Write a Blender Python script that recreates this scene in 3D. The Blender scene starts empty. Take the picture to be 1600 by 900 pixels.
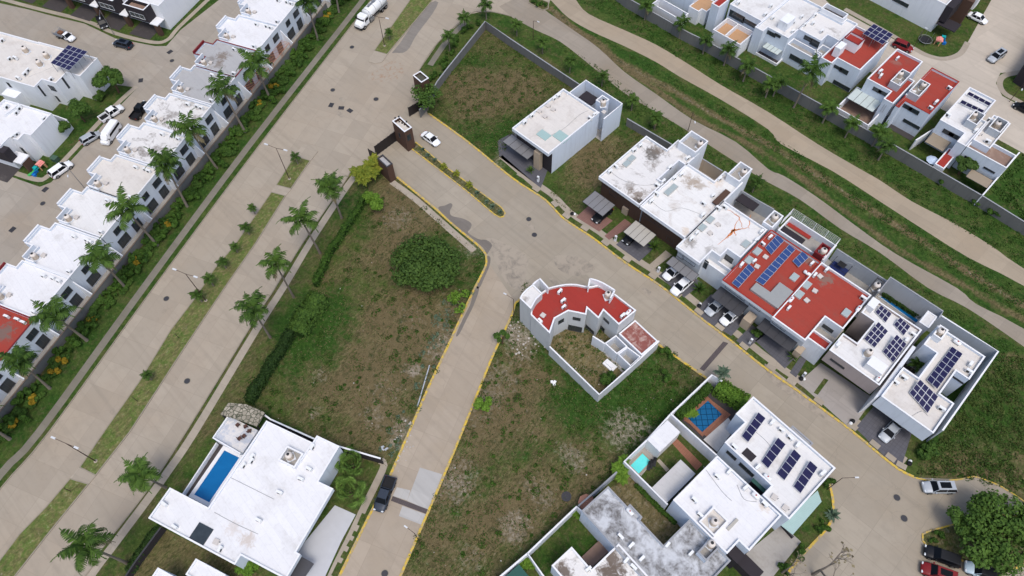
import bpy, bmesh, math, random
import numpy as np
from mathutils import Vector, Matrix
from mathutils.geometry import tessellate_polygon
random.seed(7); rng = np.random.default_rng(7)
sc = bpy.context.scene; C = sc.collection
# ------------------------------------------------------------------ camera
H = 107.0; FP = 1114.0
def _basis():
    p, r, az = math.radians(58.95), math.radians(-1.53), math.radians(-45.6)
    fw = np.array([0, math.cos(p), -math.sin(p)]); up = np.array([0, math.sin(p), math.cos(p)]); ri = np.array([1., 0, 0])
    r2 = ri*math.cos(r)+up*math.sin(r); u2 = -ri*math.sin(r)+up*math.cos(r)
    c, s = math.cos(-az), math.sin(-az); Z = np.array([[c, -s, 0], [s, c, 0], [0, 0, 1]])
    return Z@r2, Z@u2, Z@fw
RI, UP, FW = _basis()
cd = bpy.data.cameras.new('camera'); cam = bpy.data.objects.new('camera', cd); C.objects.link(cam); sc.camera = cam
cd.sensor_width = 36; cd.lens = FP/1600*36; cd.clip_end = 8000; cd.clip_start = 1
M = Matrix.Identity(4)
for i in range(3): M[i][0], M[i][1], M[i][2] = RI[i], UP[i], -FW[i]
M[2][3] = H; cam.matrix_world = M
# ------------------------------------------------------------------ light
SUN_EL, SUN_AZ = math.radians(66), math.radians(-28)      # azimuth of the sun direction in world XY (from +X towards +Y)
w = bpy.data.worlds.new('World'); sc.world = w; w.use_nodes = True
nt = w.node_tree; bg = nt.nodes['Background']; sky = nt.nodes.new('ShaderNodeTexSky')
sky.sky_type = 'NISHITA'; sky.sun_disc = False; sky.sun_elevation = SUN_EL
sky.sun_rotation = math.pi/2-SUN_AZ; sky.air_density = 1.0; sky.dust_density = 3.5; sky.ozone_density = 1.0
nt.links.new(sky.outputs[0], bg.inputs[0]); bg.inputs[1].default_value = 0.15
sl = bpy.data.lights.new('sun', 'SUN'); sl.energy = 1.05; sl.angle = math.radians(19); sl.color = (1, .965, .91)
so = bpy.data.objects.new('sun', sl); C.objects.link(so)
sd = Vector((math.cos(SUN_EL)*math.cos(SUN_AZ), math.cos(SUN_EL)*math.sin(SUN_AZ), math.sin(SUN_EL)))
so.rotation_euler = sd.to_track_quat('Z', 'Y').to_euler()
sc.view_settings.view_transform = 'Standard'; sc.view_settings.look = 'None'; sc.view_settings.gamma = 1
sc.view_settings.use_curve_mapping = False; sc.view_settings.exposure = 0.3
# ------------------------------------------------------------------ pixel <-> world
def G(x, y, z=0.0):
    "the world point at height z seen at photo pixel (x, y)"
    d = RI*(x-800)-UP*(y-450)+FW*FP
    t = (H-z)/-d[2]
    return Vector((d[0]*t, d[1]*t, z))
def px(p):
    v = np.array([p[0], p[1], p[2]-H]); k = v@FW
    return 800+FP*(v@RI)/k, 450-FP*(v@UP)/k
def Zm(x0, y0, s, pts): return [(x0+a/s, y0+b/s) for a, b in pts]
def T(c, r, pts): return Zm(400*c, 225*r, 4, pts)
# ------------------------------------------------------------------ mesh builder
class MB:
    def __init__(s): s.v = []; s.f = []; s.m = []
    def face(s, pts, m=0):
        n = len(s.v); s.v += [tuple(p) for p in pts]; s.f.append(tuple(range(n, n+len(pts)))); s.m.append(m)
    def poly(s, pts, z, m=0):
        n = len(s.v); s.v += [(p[0], p[1], z) for p in pts]
        vs = [Vector((p[0], p[1], 0)) for p in pts]
        for t in tessellate_polygon([vs]):
            a, b, c = [vs[i] for i in t]
            t = t if (b-a).cross(c-a).z > 0 else t[::-1]
            s.f.append(tuple(n+i for i in t)); s.m.append(m)
    def box(s, cx, cy, z0, sx, sy, sz, rot=0, m=0):
        c, q = math.cos(rot), math.sin(rot); n = len(s.v)
        for z in (z0, z0+sz):
            for a, b in ((-1, -1), (1, -1), (1, 1), (-1, 1)):
                X, Y = a*sx/2, b*sy/2; s.v.append((cx+X*c-Y*q, cy+X*q+Y*c, z))
        for f in ((3, 2, 1, 0), (4, 5, 6, 7), (0, 1, 5, 4), (1, 2, 6, 5), (2, 3, 7, 6), (3, 0, 4, 7)):
            s.f.append(tuple(n+i for i in f)); s.m.append(m)
    def prism(s, pts, z0, z1, m=0, top=True, mt=None):
        k = len(pts); A = sum(pts[i][0]*pts[(i+1) % k][1]-pts[(i+1) % k][0]*pts[i][1] for i in range(k))
        if A < 0: pts = pts[::-1]
        for i in range(k):
            a, b = pts[i], pts[(i+1) % k]
            s.face([(a[0], a[1], z0), (b[0], b[1], z0), (b[0], b[1], z1), (a[0], a[1], z1)], m)
        if top: s.poly(pts, z1, m if mt is None else mt)
    def tube(s, pts, rad, n=8, m=0, cap=True):
        pts = [Vector(p) for p in pts]; rad = rad if hasattr(rad, '__len__') else [rad]*len(pts); rings = []
        for i, p in enumerate(pts):
            d = (pts[min(i+1, len(pts)-1)]-pts[max(i-1, 0)]).normalized()
            u = d.cross(Vector((0, 0, 1))) if abs(d.z) < .95 else d.cross(Vector((0, 1, 0)))
            u.normalize(); v = d.cross(u); b = len(s.v)
            for k in range(n):
                a = 2*math.pi*k/n; s.v.append(tuple(p+(u*math.cos(a)+v*math.sin(a))*rad[i]))
            rings.append(b)
        for i in range(len(rings)-1):
            for k in range(n):
                s.f.append((rings[i]+k, rings[i]+(k+1) % n, rings[i+1]+(k+1) % n, rings[i+1]+k)); s.m.append(m)
        if cap:
            s.f.append(tuple(rings[0]+k for k in range(n))[::-1]); s.m.append(m); s.f.append(tuple(rings[-1]+k for k in range(n))); s.m.append(m)
    def lathe(s, cx, cy, prof, n=16, m=0):
        rings = []
        for r, z in prof:
            b = len(s.v); rings.append(b)
            for k in range(n):
                a = 2*math.pi*k/n; s.v.append((cx+r*math.cos(a), cy+r*math.sin(a), z))
        for i in range(len(rings)-1):
            for k in range(n):
                s.f.append((rings[i]+k, rings[i]+(k+1) % n, rings[i+1]+(k+1) % n, rings[i+1]+k)); s.m.append(m)
        s.f.append(tuple(rings[-1]+k for k in range(n))); s.m.append(m)
    def build(s, name, mats, parent=None, smooth=False, origin=None):
        if not isinstance(mats, (list, tuple)): mats = [mats]
        off = Vector(parent['_o']) if parent is not None and '_o' in parent else Vector((0, 0, 0))
        if parent is None:
            a = np.array(s.v); o = Vector(((a[:, 0].min()+a[:, 0].max())/2, (a[:, 1].min()+a[:, 1].max())/2, a[:, 2].min())) if origin is None else Vector(origin)
        else: o = off
        me = bpy.data.meshes.new(name); me.from_pydata([(x-o.x, y-o.y, z-o.z) for x, y, z in s.v], [], s.f)
        for mm in mats: me.materials.append(mm)
        if len(mats) > 1: me.polygons.foreach_set('material_index', s.m)
        if smooth: me.polygons.foreach_set('use_smooth', [True]*len(me.polygons))
        me.update(); ob = bpy.data.objects.new(name, me); C.objects.link(ob)
        if parent is not None: ob.parent = parent
        else: ob.location = o
        ob['_o'] = (o.x, o.y, o.z)
        return ob
def thing(name, label=None, cat=None, loc=(0, 0, 0), group=None, rz=0):
    o = bpy.data.objects.new(name, None); C.objects.link(o); o.location = loc; o.rotation_euler.z = rz; o.empty_display_size = .3
    o['_o'] = tuple(loc); return tag(o, label, cat, group)
def tag(o, label=None, cat=None, group=None, kind=None):
    for k, v in (('label', label), ('category', cat), ('group', group), ('kind', kind)):
        if v: o[k] = v
    return o
def dup(o, parent=None):
    c = o.copy(); C.objects.link(c)
    if parent is not None: c.parent = parent
    for ch in list(o.children): dup(ch, c)
    return c
def offset(pts, d):
    "mitred inward offset of a polygon by d (negative: outward)"
    k = len(pts); A = sum(pts[i][0]*pts[(i+1) % k][1]-pts[(i+1) % k][0]*pts[i][1] for i in range(k)); sg = 1 if A > 0 else -1; out = []
    for i in range(k):
        a, b, c = [Vector((pts[(i+j) % k][0], pts[(i+j) % k][1])) for j in (-1, 0, 1)]
        e1 = (b-a).normalized(); e2 = (c-b).normalized()
        n1 = Vector((-e1.y, e1.x))*sg; n2 = Vector((-e2.y, e2.x))*sg
        m = n1+n2; L = m.length
        if L < .2: out.append(b+n1*d); continue
        m /= L; out.append(b+m*(d/max(.35, m.dot(n1))))
    return out
def snap(pts, ang, fixed=()):
    "make a traced outline rectilinear in the frame turned by ang degrees"
    a = math.radians(ang); c, s = math.cos(a), math.sin(a)
    L = [(p[0]*c+p[1]*s, -p[0]*s+p[1]*c) for p in pts]; k = len(L); X = [None]*k; Y = [None]*k
    ori = []
    for i in range(k):
        u, v = L[i], L[(i+1) % k]; ori.append('x' if abs(v[0]-u[0]) > abs(v[1]-u[1]) else 'y')
    # runs of equal orientation share one coordinate
    for tp, arr, ix in (('x', Y, 1), ('y', X, 0)):
        i = 0; done = set()
        for i in range(k):
            if ori[i] == tp and i not in done:
                j = i
                while ori[(j-1) % k] == tp and (j-1) % k != i: j -= 1
                run = []; q = j
                while ori[q % k] == tp and (q % k) not in run: run.append(q % k); q += 1
                ids = [r for r in run]+[(run[-1]+1) % k]; done |= set(run)
                m = sum(L[t][ix] for t in ids)/len(ids)
                for t in ids: arr[t] = m
    out = []
    for i in range(k):
        x = X[i] if X[i] is not None else L[i][0]; y = Y[i] if Y[i] is not None else L[i][1]
        out.append(Vector((x*c-y*s, x*s+y*c)))
    return out
def W2(pts, z=0.0): return [G(x, y, z).to_2d() for x, y in pts]
def smooth_line(pts, closed=False, n=4):
    "Catmull-Rom through the points"
    out = []; k = len(pts)
    for i in range(k if closed else k-1):
        p0, p1, p2, p3 = [Vector(pts[(i+j) % k] if closed else pts[min(max(i+j, 0), k-1)]) for j in (-1, 0, 1, 2)]
        for t in range(n):
            t /= n; out.append(.5*((2*p1)+(p2-p0)*t+(2*p0-5*p1+4*p2-p3)*t*t+(3*p1-p0-3*p2+p3)*t**3))
    if not closed: out.append(Vector(pts[-1]))
    return out
def ribbon(pts, wd, shift=0.0):
    "polygon of a strip of width wd along a world polyline, its centre moved left by shift"
    L, R = [], []; k = len(pts)
    for i in range(k):
        a, b = pts[max(i-1, 0)], pts[min(i+1, k-1)]; d = (Vector(b[:2])-Vector(a[:2])).normalized(); n = Vector((-d.y, d.x))
        p = Vector(pts[i][:2])+n*shift; L.append(p+n*wd/2); R.append(p-n*wd/2)
    return L, R
# ------------------------------------------------------------------ materials
def srgb(r, g, b):
    f = lambda u: (u/255/12.92) if u/255 <= .04045 else ((u/255+.055)/1.055)**2.4
    return (f(r), f(g), f(b), 1)
_M = {}
class NT:
    def __init__(s, name):
        s.mat = bpy.data.materials.new(name); s.mat.use_nodes = True; s.t = s.mat.node_tree; s.b = s.t.nodes['Principled BSDF']
    def n(s, k, **kw):
        o = s.t.nodes.new(k)
        for a, v in kw.items():
            if a in ('op',): o.operation = v
            elif hasattr(o, a) and not a.startswith('i_'): setattr(o, a, v)
        return o
    def l(s, a, b): s.t.links.new(a, b)
    def coords(s, world=True, rot=0, scale=1, off=(0, 0, 0)):
        if world: o = s.n('ShaderNodeNewGeometry').outputs['Position']
        else: o = s.n('ShaderNodeTexCoord').outputs['Object']
        m = s.n('ShaderNodeMapping'); m.inputs['Rotation'].default_value = (0, 0, -math.radians(rot)); m.inputs['Location'].default_value = off
        sc_ = scale if hasattr(scale, '__len__') else (scale,)*3
        m.inputs['Scale'].default_value = sc_; s.l(o, m.inputs[0]); return m.outputs[0]
    def noise(s, co, scale, detail=4, rough=.55, dist=0):
        o = s.n('ShaderNodeTexNoise'); o.inputs['Scale'].default_value = scale; o.inputs['Detail'].default_value = detail
        o.inputs['Roughness'].default_value = rough; o.inputs['Distortion'].default_value = dist; s.l(co, o.inputs['Vector']); return o.outputs['Fac']
    def ramp(s, fac, a, b, ca=(0, 0, 0, 1), cb=(1, 1, 1, 1)):
        o = s.n('ShaderNodeValToRGB'); e = o.color_ramp.elements; e[0].position = a; e[1].position = b; e[0].color = ca; e[1].color = cb
        s.l(fac, o.inputs[0]); return o.outputs[0]
    def mix(s, fac, a, b, mode='MIX'):
        o = s.n('ShaderNodeMix', data_type='RGBA', blend_type=mode)
        for v, i in ((fac, 0), (a, 6), (b, 7)):
            if isinstance(v, (int, float)): o.inputs[i].default_value = v
            elif isinstance(v, tuple): o.inputs[i].default_value = v
            else: s.l(v, o.inputs[i])
        return o.outputs[2]
    def math(s, op, a, b=0.0, c=None, clamp=False):
        o = s.n('ShaderNodeMath', operation=op, use_clamp=clamp)
        for i, v in enumerate((a, b) if c is None else (a, b, c)):
            if isinstance(v, (int, float)): o.inputs[i].default_value = v
            else: s.l(v, o.inputs[i])
        return o.outputs[0]
    def bump(s, h, strength=.3, dist=.05):
        o = s.n('ShaderNodeBump'); o.inputs['Strength'].default_value = strength; o.inputs['Distance'].default_value = dist
        s.l(h, o.inputs['Height']); s.l(o.outputs[0], s.b.inputs['Normal'])
    def done(s, col, rough=.8, spec=.3, metal=0):
        if isinstance(col, tuple): s.b.inputs['Base Color'].default_value = col
        else: s.l(col, s.b.inputs['Base Color'])
        if isinstance(rough, (int, float)): s.b.inputs['Roughness'].default_value = rough
        else: s.l(rough, s.b.inputs['Roughness'])
        s.b.inputs['Specular IOR Level'].default_value = spec; s.b.inputs['Metallic'].default_value = metal; return s.mat
def sc4(c, k): return (c[0]*k, c[1]*k, c[2]*k, 1)
def plain(name, col, rough=.6, spec=.3, metal=0, var=.12, scale=3, world=False):
    if name in _M: return _M[name]
    t = NT(name); co = t.coords(world); f = t.noise(co, scale)
    _M[name] = t.done(t.mix(f, sc4(col, 1-var), sc4(col, 1+var)), rough, spec, metal); return _M[name]
def roofmat(name, col, stain, s_lo=.55, s_hi=.75, s_scale=.35, amount=.6, seed=0, rough=.75, spots=()):
    "membrane or lime-washed roof with dirt patches, fine grime and brush strokes"
    if name in _M: return _M[name]
    t = NT(name); co = t.coords(True, off=(seed*7.3, seed*3.1, 0))
    big = t.noise(co, s_scale, 6, .68, .4); fine = t.noise(co, 2.2, 5, .7); st = t.noise(t.coords(True, 0, (.25, 2.5, 1), off=(seed, 0, 0)), 1.1, 4, .6)
    b = t.mix(st, sc4(col, .93), sc4(col, 1.03)); b = t.mix(t.ramp(fine, .5, .8), b, sc4(col, .86))
    m = t.math('MULTIPLY', t.ramp(big, s_lo, s_hi), t.math('MULTIPLY_ADD', t.ramp(fine, .3, .6), .6, .4)); m = t.math('MULTIPLY', m, amount)
    se = t.n('ShaderNodeTexBrick'); t.l(t.coords(True, seed*0+(-4), 1, (seed*.37, seed*.21, 0)), se.inputs['Vector']); se.offset = .37
    for k, v in (('Scale', 1), ('Mortar Size', .03), ('Mortar Smooth', .8), ('Brick Width', 9), ('Row Height', 1.05)): se.inputs[k].default_value = v
    se.inputs['Color1'].default_value = (1, 1, 1, 1); se.inputs['Color2'].default_value = (.955, .955, .955, 1); se.inputs['Mortar'].default_value = (.87, .87, .87, 1); b = t.mix(1.0, b, se.outputs['Color'], 'MULTIPLY')
    c = t.mix(m, b, stain)
    if spots:
        pos = t.n('ShaderNodeNewGeometry').outputs['Position']; ed = t.noise(t.coords(True, off=(3, 5, 0)), 1.1, 6, .72, .5)
        for x, y, r_, am, sc_, zz in spots:
            g_ = G(x, y, zz); vm = t.n('ShaderNodeVectorMath', operation='DISTANCE'); t.l(pos, vm.inputs[0]); vm.inputs[1].default_value = (g_.x, g_.y, zz)
            k_ = t.math('SUBTRACT', 1.0, t.math('DIVIDE', vm.outputs['Value'], r_)); k_ = t.math('MULTIPLY_ADD', t.math('ADD', k_, t.math('MULTIPLY_ADD', ed, 2.6, -1.55)), 2.2, 0, clamp=True); c = t.mix(t.math('MULTIPLY', k_, am), c, sc_ or stain)
    t.bump(fine, .25, .03); _M[name] = t.done(c, rough, .25); return _M[name]
def wallmat(name, col, dirt=.25, seed=0):
    if name in _M: return _M[name]
    t = NT(name); co = t.coords(True, off=(seed*5, seed, 0)); big = t.noise(co, .35, 4); streak = t.noise(t.coords(True, 0, (1.6, 1.6, .16)), 1.0, 4, .65)
    c = t.mix(big, sc4(col, .92), sc4(col, 1.04)); c = t.mix(t.math('MULTIPLY', t.ramp(streak, .52, .78), dirt), c, sc4(col, .55))
    t.bump(t.noise(co, 9, 3), .12, .01); _M[name] = t.done(c, .85, .2); return _M[name]
def slabmat(name, col, rot=0, bx=4.0, by=3.5, dark=.8, joint=.62, stain=.6, seed=0, warm=None, off=(0, 0, 0)):
    "cast concrete in slabs: each slab its own tone, dark joints, tyre grime and mottling"
    if name in _M: return _M[name]
    t = NT(name); co = t.coords(True, rot, 1, off)
    br = t.n('ShaderNodeTexBrick'); br.offset = 0; br.squash = 1
    for k, v in (('Scale', 1), ('Mortar Size', .035), ('Mortar Smooth', .4), ('Bias', 0), ('Brick Width', bx), ('Row Height', by)): br.inputs[k].default_value = v
    br.inputs['Color1'].default_value = sc4(col, .89); br.inputs['Color2'].default_value = sc4(col, 1.07); br.inputs['Mortar'].default_value = sc4(col, joint)
    t.l(co, br.inputs['Vector']); c = br.outputs['Color']
    w_ = t.coords(True, off=(seed*9, seed*4, 0)); big = t.noise(w_, .07, 5, .6, .3); mid = t.noise(w_, .5, 6, .65); fine = t.noise(w_, 6, 3, .6)
    c = t.mix(t.math('MULTIPLY', t.ramp(big, .42, .68), stain), c, sc4(warm or col, dark)); c = t.mix(t.math('MULTIPLY', t.ramp(mid, .48, .74), .6), c, sc4(col, dark*.93))
    c = t.mix(t.math('MULTIPLY', fine, .35), c, sc4(col, 1.12))
    st = t.noise(t.coords(True, rot, (.035, 1.1, 1), (0, seed, 0)), 1.0, 4, .6); c = t.mix(t.math('MULTIPLY', t.ramp(st, .5, .72), .42), c, sc4(col, .72))
    vo = t.n('ShaderNodeTexVoronoi'); vo.feature = 'DISTANCE_TO_EDGE'; vo.inputs['Scale'].default_value = .13
    wv = t.n('ShaderNodeVectorMath', operation='ADD'); nz = t.n('ShaderNodeTexNoise'); nz.inputs['Scale'].default_value = .5; nz.inputs['Detail'].default_value = 4; t.l(w_, nz.inputs['Vector']); sc_v = t.n('ShaderNodeVectorMath', operation='SCALE'); sc_v.inputs[3].default_value = 2.2; t.l(nz.outputs['Color'], sc_v.inputs[0]); t.l(w_, wv.inputs[0]); t.l(sc_v.outputs[0], wv.inputs[1]); t.l(wv.outputs[0], vo.inputs['Vector'])
    cr = t.math('MULTIPLY', t.ramp(vo.outputs['Distance'], .0, .008, (1, 1, 1, 1), (0, 0, 0, 1)), t.math('MULTIPLY', t.ramp(big, .45, .55), .22)); c = t.mix(cr, c, sc4(col, .5)); t.bump(fine, .2, .01); _M[name] = t.done(c, .85, .25); return _M[name]
def glassmat():
    if 'glass' in _M: return _M['glass']
    t = NT('glass'); co = t.coords(False); c = t.mix(t.noise(co, .8), (.012, .017, .022, 1), (.05, .065, .075, 1)); _M['glass'] = t.done(c, .12, .6); return _M['glass']
# ================================================================== the ground
def noise2(X, Y, s, seed):
    r = np.random.default_rng(seed); v = np.zeros_like(X)
    for o in range(3):
        for k in range(5):
            a = r.uniform(0, 6.28); f = (2**o)/s*r.uniform(.7, 1.4)*6.28; v += np.sin((X*math.cos(a)+Y*math.sin(a))*f+r.uniform(0, 6.28))/(2**o)
    return v/5
def inpoly(X, Y, poly):
    m = np.zeros(X.shape, bool); k = len(poly)
    for i in range(k):
        x1, y1 = poly[i]; x2, y2 = poly[(i+1) % k]
        c = ((y1 > Y) != (y2 > Y)); xi = (x2-x1)*(Y-y1)/((y2-y1) if y2 != y1 else 1e-9)+x1
        m ^= c & (X < xi)
    return m
fx = np.arange(-190, 75, .75); fy = np.arange(-65, 215, .75)
gx = np.concatenate([[-4000, -1500, -600, -300], fx, [120, 300, 900, 2500]]); gy = np.concatenate([[-2500, -900, -300, -120], fy, [300, 600, 1500, 4000]])
GX, GY = np.meshgrid(gx, gy)
dry = np.full(GX.shape, .25); bare = np.zeros(GX.shape); lush = np.full(GX.shape, .35)
def area(pts, d, b, l):
    m = inpoly(GX, GY, [tuple(p) for p in W2(pts)]); dry[m] = d; bare[m] = b; lush[m] = l
def blob(arr, x, y, rx, ry=None, amt=.8, rot=0):
    p = G(x, y); ry = ry or rx; a = math.radians(rot); U = (GX-p.x)*math.cos(a)+(GY-p.y)*math.sin(a); V = -(GX-p.x)*math.sin(a)+(GY-p.y)*math.cos(a)
    q = np.sqrt((U/rx)**2+(V/ry)**2)+.18*noise2(GX, GY, 6, int(x)); k = np.clip((1.25-q)/.6, 0, 1); arr[:] = arr+(amt)*k
# verge strips and lots: (outline in the photo, dry, bare, lush)
area([(-300, 1200), (-100, 300), (500, -150), (720, -150), (560, 60), (400, 235), (240, 450), (-80, 871)], .12, 0, .55)
area([(290, 660), (550, 266), (600, 250), (620, 290), (480, 470), (370, 620), (250, 790), (60, 1000), (0, 1000)], .42, 0, .3)
WEST = [(612, 285), (745, 392), (755, 410), (742, 450), (697, 547), (640, 672), (606, 730), (530, 700), (400, 640), (365, 630), (400, 560), (480, 470), (560, 350)]
area(WEST, .44, .06, .3)
area([(610, 285), (745, 392), (740, 430), (640, 480), (560, 350)], .55, .05, .25)
CENT = [(802, 492), (820, 440), (920, 470), (1031, 532), (1105, 590), (975, 720), (800, 900), (760, 1000), (600, 1000), (626, 900), (695, 740), (760, 580)]
area(CENT, .42, .07, .38)
area([(760, 35), (900, 120), (915, 140), (800, 215), (780, 255), (730, 222), (669, 178), (690, 130)], .42, 0, .4)
area([(870, 275), (980, 190), (1010, 212), (935, 276), (900, 340), (850, 312)], .35, 0, .45)
area([(1100, 20), (1600, 345), (1600, 420), (1350, 260), (1075, 100), (900, 0), (980, -10)], .2, 0, .55)
area([(760, 35), (750, 19), (800, 26), (875, 65), (975, 145), (1070, 202), (1200, 285), (1350, 380), (1600, 545), (1600, 600), (1440, 450), (1200, 330), (960, 170), (900, 110)], .22, 0, .5)
area([(880, 45), (900, 50), (1400, 400), (1700, 575), (1700, 500), (1437, 355), (1200, 205), (975, 75), (870, 8), (857, 20)], .06, 0, .62)
area([(1560, 550), (1461, 690), (1427, 746), (1500, 749), (1560, 752), (1700, 850), (1700, 560)], .55, 0, .35)
area([(1540, 310), (1600, 350), (1750, 350), (1750, 60), (1600, 120), (1600, 240)], .3, 0, .6)
for x, y, r, a in ((760, 150, 8, .4), (735, 130, 5, .35), (800, 140, 6, .3), (600, 520, 9, .2), (640, 560, 12, .25), (690, 500, 8, .3), (560, 640, 10, .2), (560, 600, 6, .15), (620, 690, 5, .2), (480, 600, 6, .1),
                   (800, 620, 9, .2), (700, 790, 8, .35), (760, 640, 6, .3), (820, 720, 12, .15), (850, 570, 7, .2), (1080, 560, 8, .25), (950, 250, 7, .35), (905, 260, 5, .3), (700, 890, 12, .2), (850, 800, 6, .2), (1500, 700, 9, .1), (610, 310, 5, .4), (640, 340, 6, .35), (600, 400, 5, .2)):
    blob(dry, x, y, r, amt=a)
for x, y, r, a in ((978, 672, 3.6, 1.1), (900, 720, 2.0, .7), (880, 705, 1.5, .5), (1036, 690, 3, .3), (805, 825, 2.4, .9), (622, 340, 3, .5), (645, 578, 1.5, .8), (648, 578, .9, .8), (622, 690, 1.6, .9), (628, 665, 1.8, .9), (492, 645, 1.1, .7), (693, 550, 3, .7), (700, 520, 2.6, .5), (585, 655, 2.2, .5), (600, 610, 3, .3),
                   (500, 585, 1.5, .5), (740, 385, 2.5, .7), (810, 520, 2.5, .9), (815, 545, 3, .6), (790, 505, 2, .8), (640, 500, 3, .25), (720, 740, 3, .5), (706, 770, 3, .5), (735, 875, 2.5, .4), (850, 780, 2, .5), (830, 760, 2, .4), (680, 680, 1.5, .6), (1180, 560, 1, .4), (790, 240, 2.2, .7), (775, 255, 1.8, .6), (1510, 690, 2, .2), (700, 480, 2, .4), (980, 860, 1, .1), (1570, 755, 6, .2), (770, 600, 4, .5), (750, 640, 3, .4), (1040, 300, 1, .1)):
    blob(bare, x, y, r, amt=a)
for x, y, r, a in ((500, 530, 8, .45), (490, 500, 7, .4), (470, 640, 8, .2), (745, 110, 5, .5), (830, 225, 8, .4), (760, 205, 6, .35), (1040, 600, 8, .45), (930, 630, 6, .4), (900, 590, 7, .4), (860, 545, 5, .4), (690, 420, 8, .5), (670, 300, 6, .2), (680, 830, 5, .55), (745, 770, 4, .5), (790, 690, 4, .3), (770, 860, 5, .2), (1000, 650, 7, .3), (1540, 620, 10, .4), (1490, 640, 8, .3), (860, 640, 4, .3), (560, 330, 6, .3), (810, 690, 3, .3), (640, 640, 4, .25), (600, 670, 4, .2), (1570, 300, 8, .3)):
    blob(lush, x, y, r, amt=a); blob(dry, x, y, r, amt=-a*.5)
# worn tyre ruts beside the two lanes
def rut(pts, wd, amt, arr=dry):
    P = [p for p in smooth_line(W2(pts), n=6)]
    D = np.full(GX.shape, 1e9)
    for a, b in zip(P[:-1], P[1:]):
        ab = b-a; L2 = ab.length_squared; t = np.clip(((GX-a.x)*ab.x+(GY-a.y)*ab.y)/L2, 0, 1); D = np.minimum(D, np.hypot(GX-a.x-ab.x*t, GY-a.y-ab.y*t))
    arr[:] = arr+amt*np.clip(1.3-D/wd, 0, 1)
rut([(862, 14), (930, 75), (985, 105), (1075, 155), (1125, 185), (1200, 225), (1280, 275), (1340, 315), (1437, 375), (1512, 425), (1600, 478), (1700, 540)], 1.0, .75)
rut([(862, 14), (930, 75), (985, 105), (1075, 155), (1125, 185), (1200, 225), (1280, 275), (1340, 315), (1437, 375), (1512, 425), (1600, 478), (1700, 540)], .45, .5, bare)
rut([(870, 25), (905, 48), (940, 70), (980, 108), (1030, 143), (1090, 185), (1155, 217), (1230, 262), (1280, 300), (1345, 348), (1405, 390), (1500, 443), (1600, 500)], .85, .7)
dry = np.clip(dry+.2*noise2(GX, GY, 11, 3)+.12*noise2(GX, GY, 4, 8), 0, 1); bare = np.clip(bare*.62, 0, 1); lush = np.clip(lush+.22*noise2(GX, GY, 8, 5)+.12*noise2(GX, GY, 3, 9), 0, 1)
def grassmat(name, attr=True, d=.3, b=0., l=.4, k=1.0):
    t = NT(name); co = t.coords(True)
    if attr:
        a = t.n('ShaderNodeAttribute'); a.attribute_name = 'cover'; sp = t.n('ShaderNodeSeparateColor'); t.l(a.outputs['Color'], sp.inputs[0]); D, B, Lu = sp.outputs
    else: D, B, Lu = d, b, l
    n1 = t.noise(co, .3, 6, .65, .5); n2 = t.noise(co, 1.6, 6, .72, .4); n3 = t.noise(co, 5.5, 5, .75); n4 = t.noise(co, .75, 6, .7, .7); n5 = t.noise(t.coords(True, 113, (1, .45, 1), (9, 4, 0)), 2.6, 5, .75, .3)
    green = t.mix(t.ramp(n2, .32, .68), srgb(50, 68, 30), srgb(86, 102, 48)); lushc = t.mix(t.ramp(n2, .35, .68), srgb(32, 60, 20), srgb(60, 92, 34))
    dryc = t.mix(t.ramp(n5, .36, .64), srgb(68, 64, 40), srgb(122, 110, 78)); barec = t.mix(t.ramp(n2, .3, .7), srgb(122, 110, 92), srgb(172, 162, 148))
    def th(v, n, k=2.6, o=0.): return t.math('ADD', t.math('MULTIPLY', t.math('ADD', v, t.math('MULTIPLY_ADD', n, 2.1, -1.55)), k), .5+o, clamp=True)
    c = t.mix(th(Lu, n1, 2.0), green, lushc); c = t.mix(th(D, n4, 1.7), c, dryc)
    c = t.mix(t.math('MULTIPLY', th(D, n5, 3.0, -.5), .5), c, srgb(124, 110, 82)); c = t.mix(t.math('MULTIPLY', th(D, n1, 2.5, -.6), .5), c, srgb(94, 82, 58)); c = t.mix(t.math('MULTIPLY', t.ramp(n4, .52, .64), t.math('MULTIPLY_ADD', D, .8, .1)), c, srgb(48, 60, 30)); c = t.mix(t.math('MULTIPLY', th(B, n2, 1.3, -.15), .9), c, barec)
    c = t.mix(t.math('MULTIPLY', t.ramp(n3, .45, .75), .38), c, (.02, .026, .01, 1)); c = t.mix(t.math('MULTIPLY', t.ramp(n3, .28, .46, (1, 1, 1, 1), (0, 0, 0, 1)), .3), c, sc4(srgb(130, 124, 84), .8)); c = t.mix(1.0, c, (k, k, k, 1), 'MULTIPLY'); t.bump(n3, .7, .1); return t.done(c, .95, .1)
GRASS = grassmat('ground_cover')
me = bpy.data.meshes.new('ground'); ny, nx = GX.shape
vv = np.stack([GX.ravel(), GY.ravel(), np.zeros(GX.size)], 1); ii = np.arange((ny-1)*nx).reshape(ny-1, nx)[:, :-1].ravel()
ff = np.stack([ii, ii+1, ii+nx+1, ii+nx], 1)
me.vertices.add(len(vv)); me.vertices.foreach_set('co', vv.ravel()); me.loops.add(ff.size); me.loops.foreach_set('vertex_index', ff.ravel().astype(np.int32))
me.polygons.add(len(ff)); me.polygons.foreach_set('loop_start', np.arange(0, ff.size, 4, dtype=np.int32)); me.update(calc_edges=True)
ca = me.color_attributes.new('cover', 'FLOAT_COLOR', 'POINT'); ca.data.foreach_set('color', np.stack([dry.ravel(), bare.ravel(), lush.ravel(), np.ones(dry.size)], 1).ravel())
me.materials.append(GRASS); g = bpy.data.objects.new('ground', me); C.objects.link(g); tag(g, kind='structure')
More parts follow.
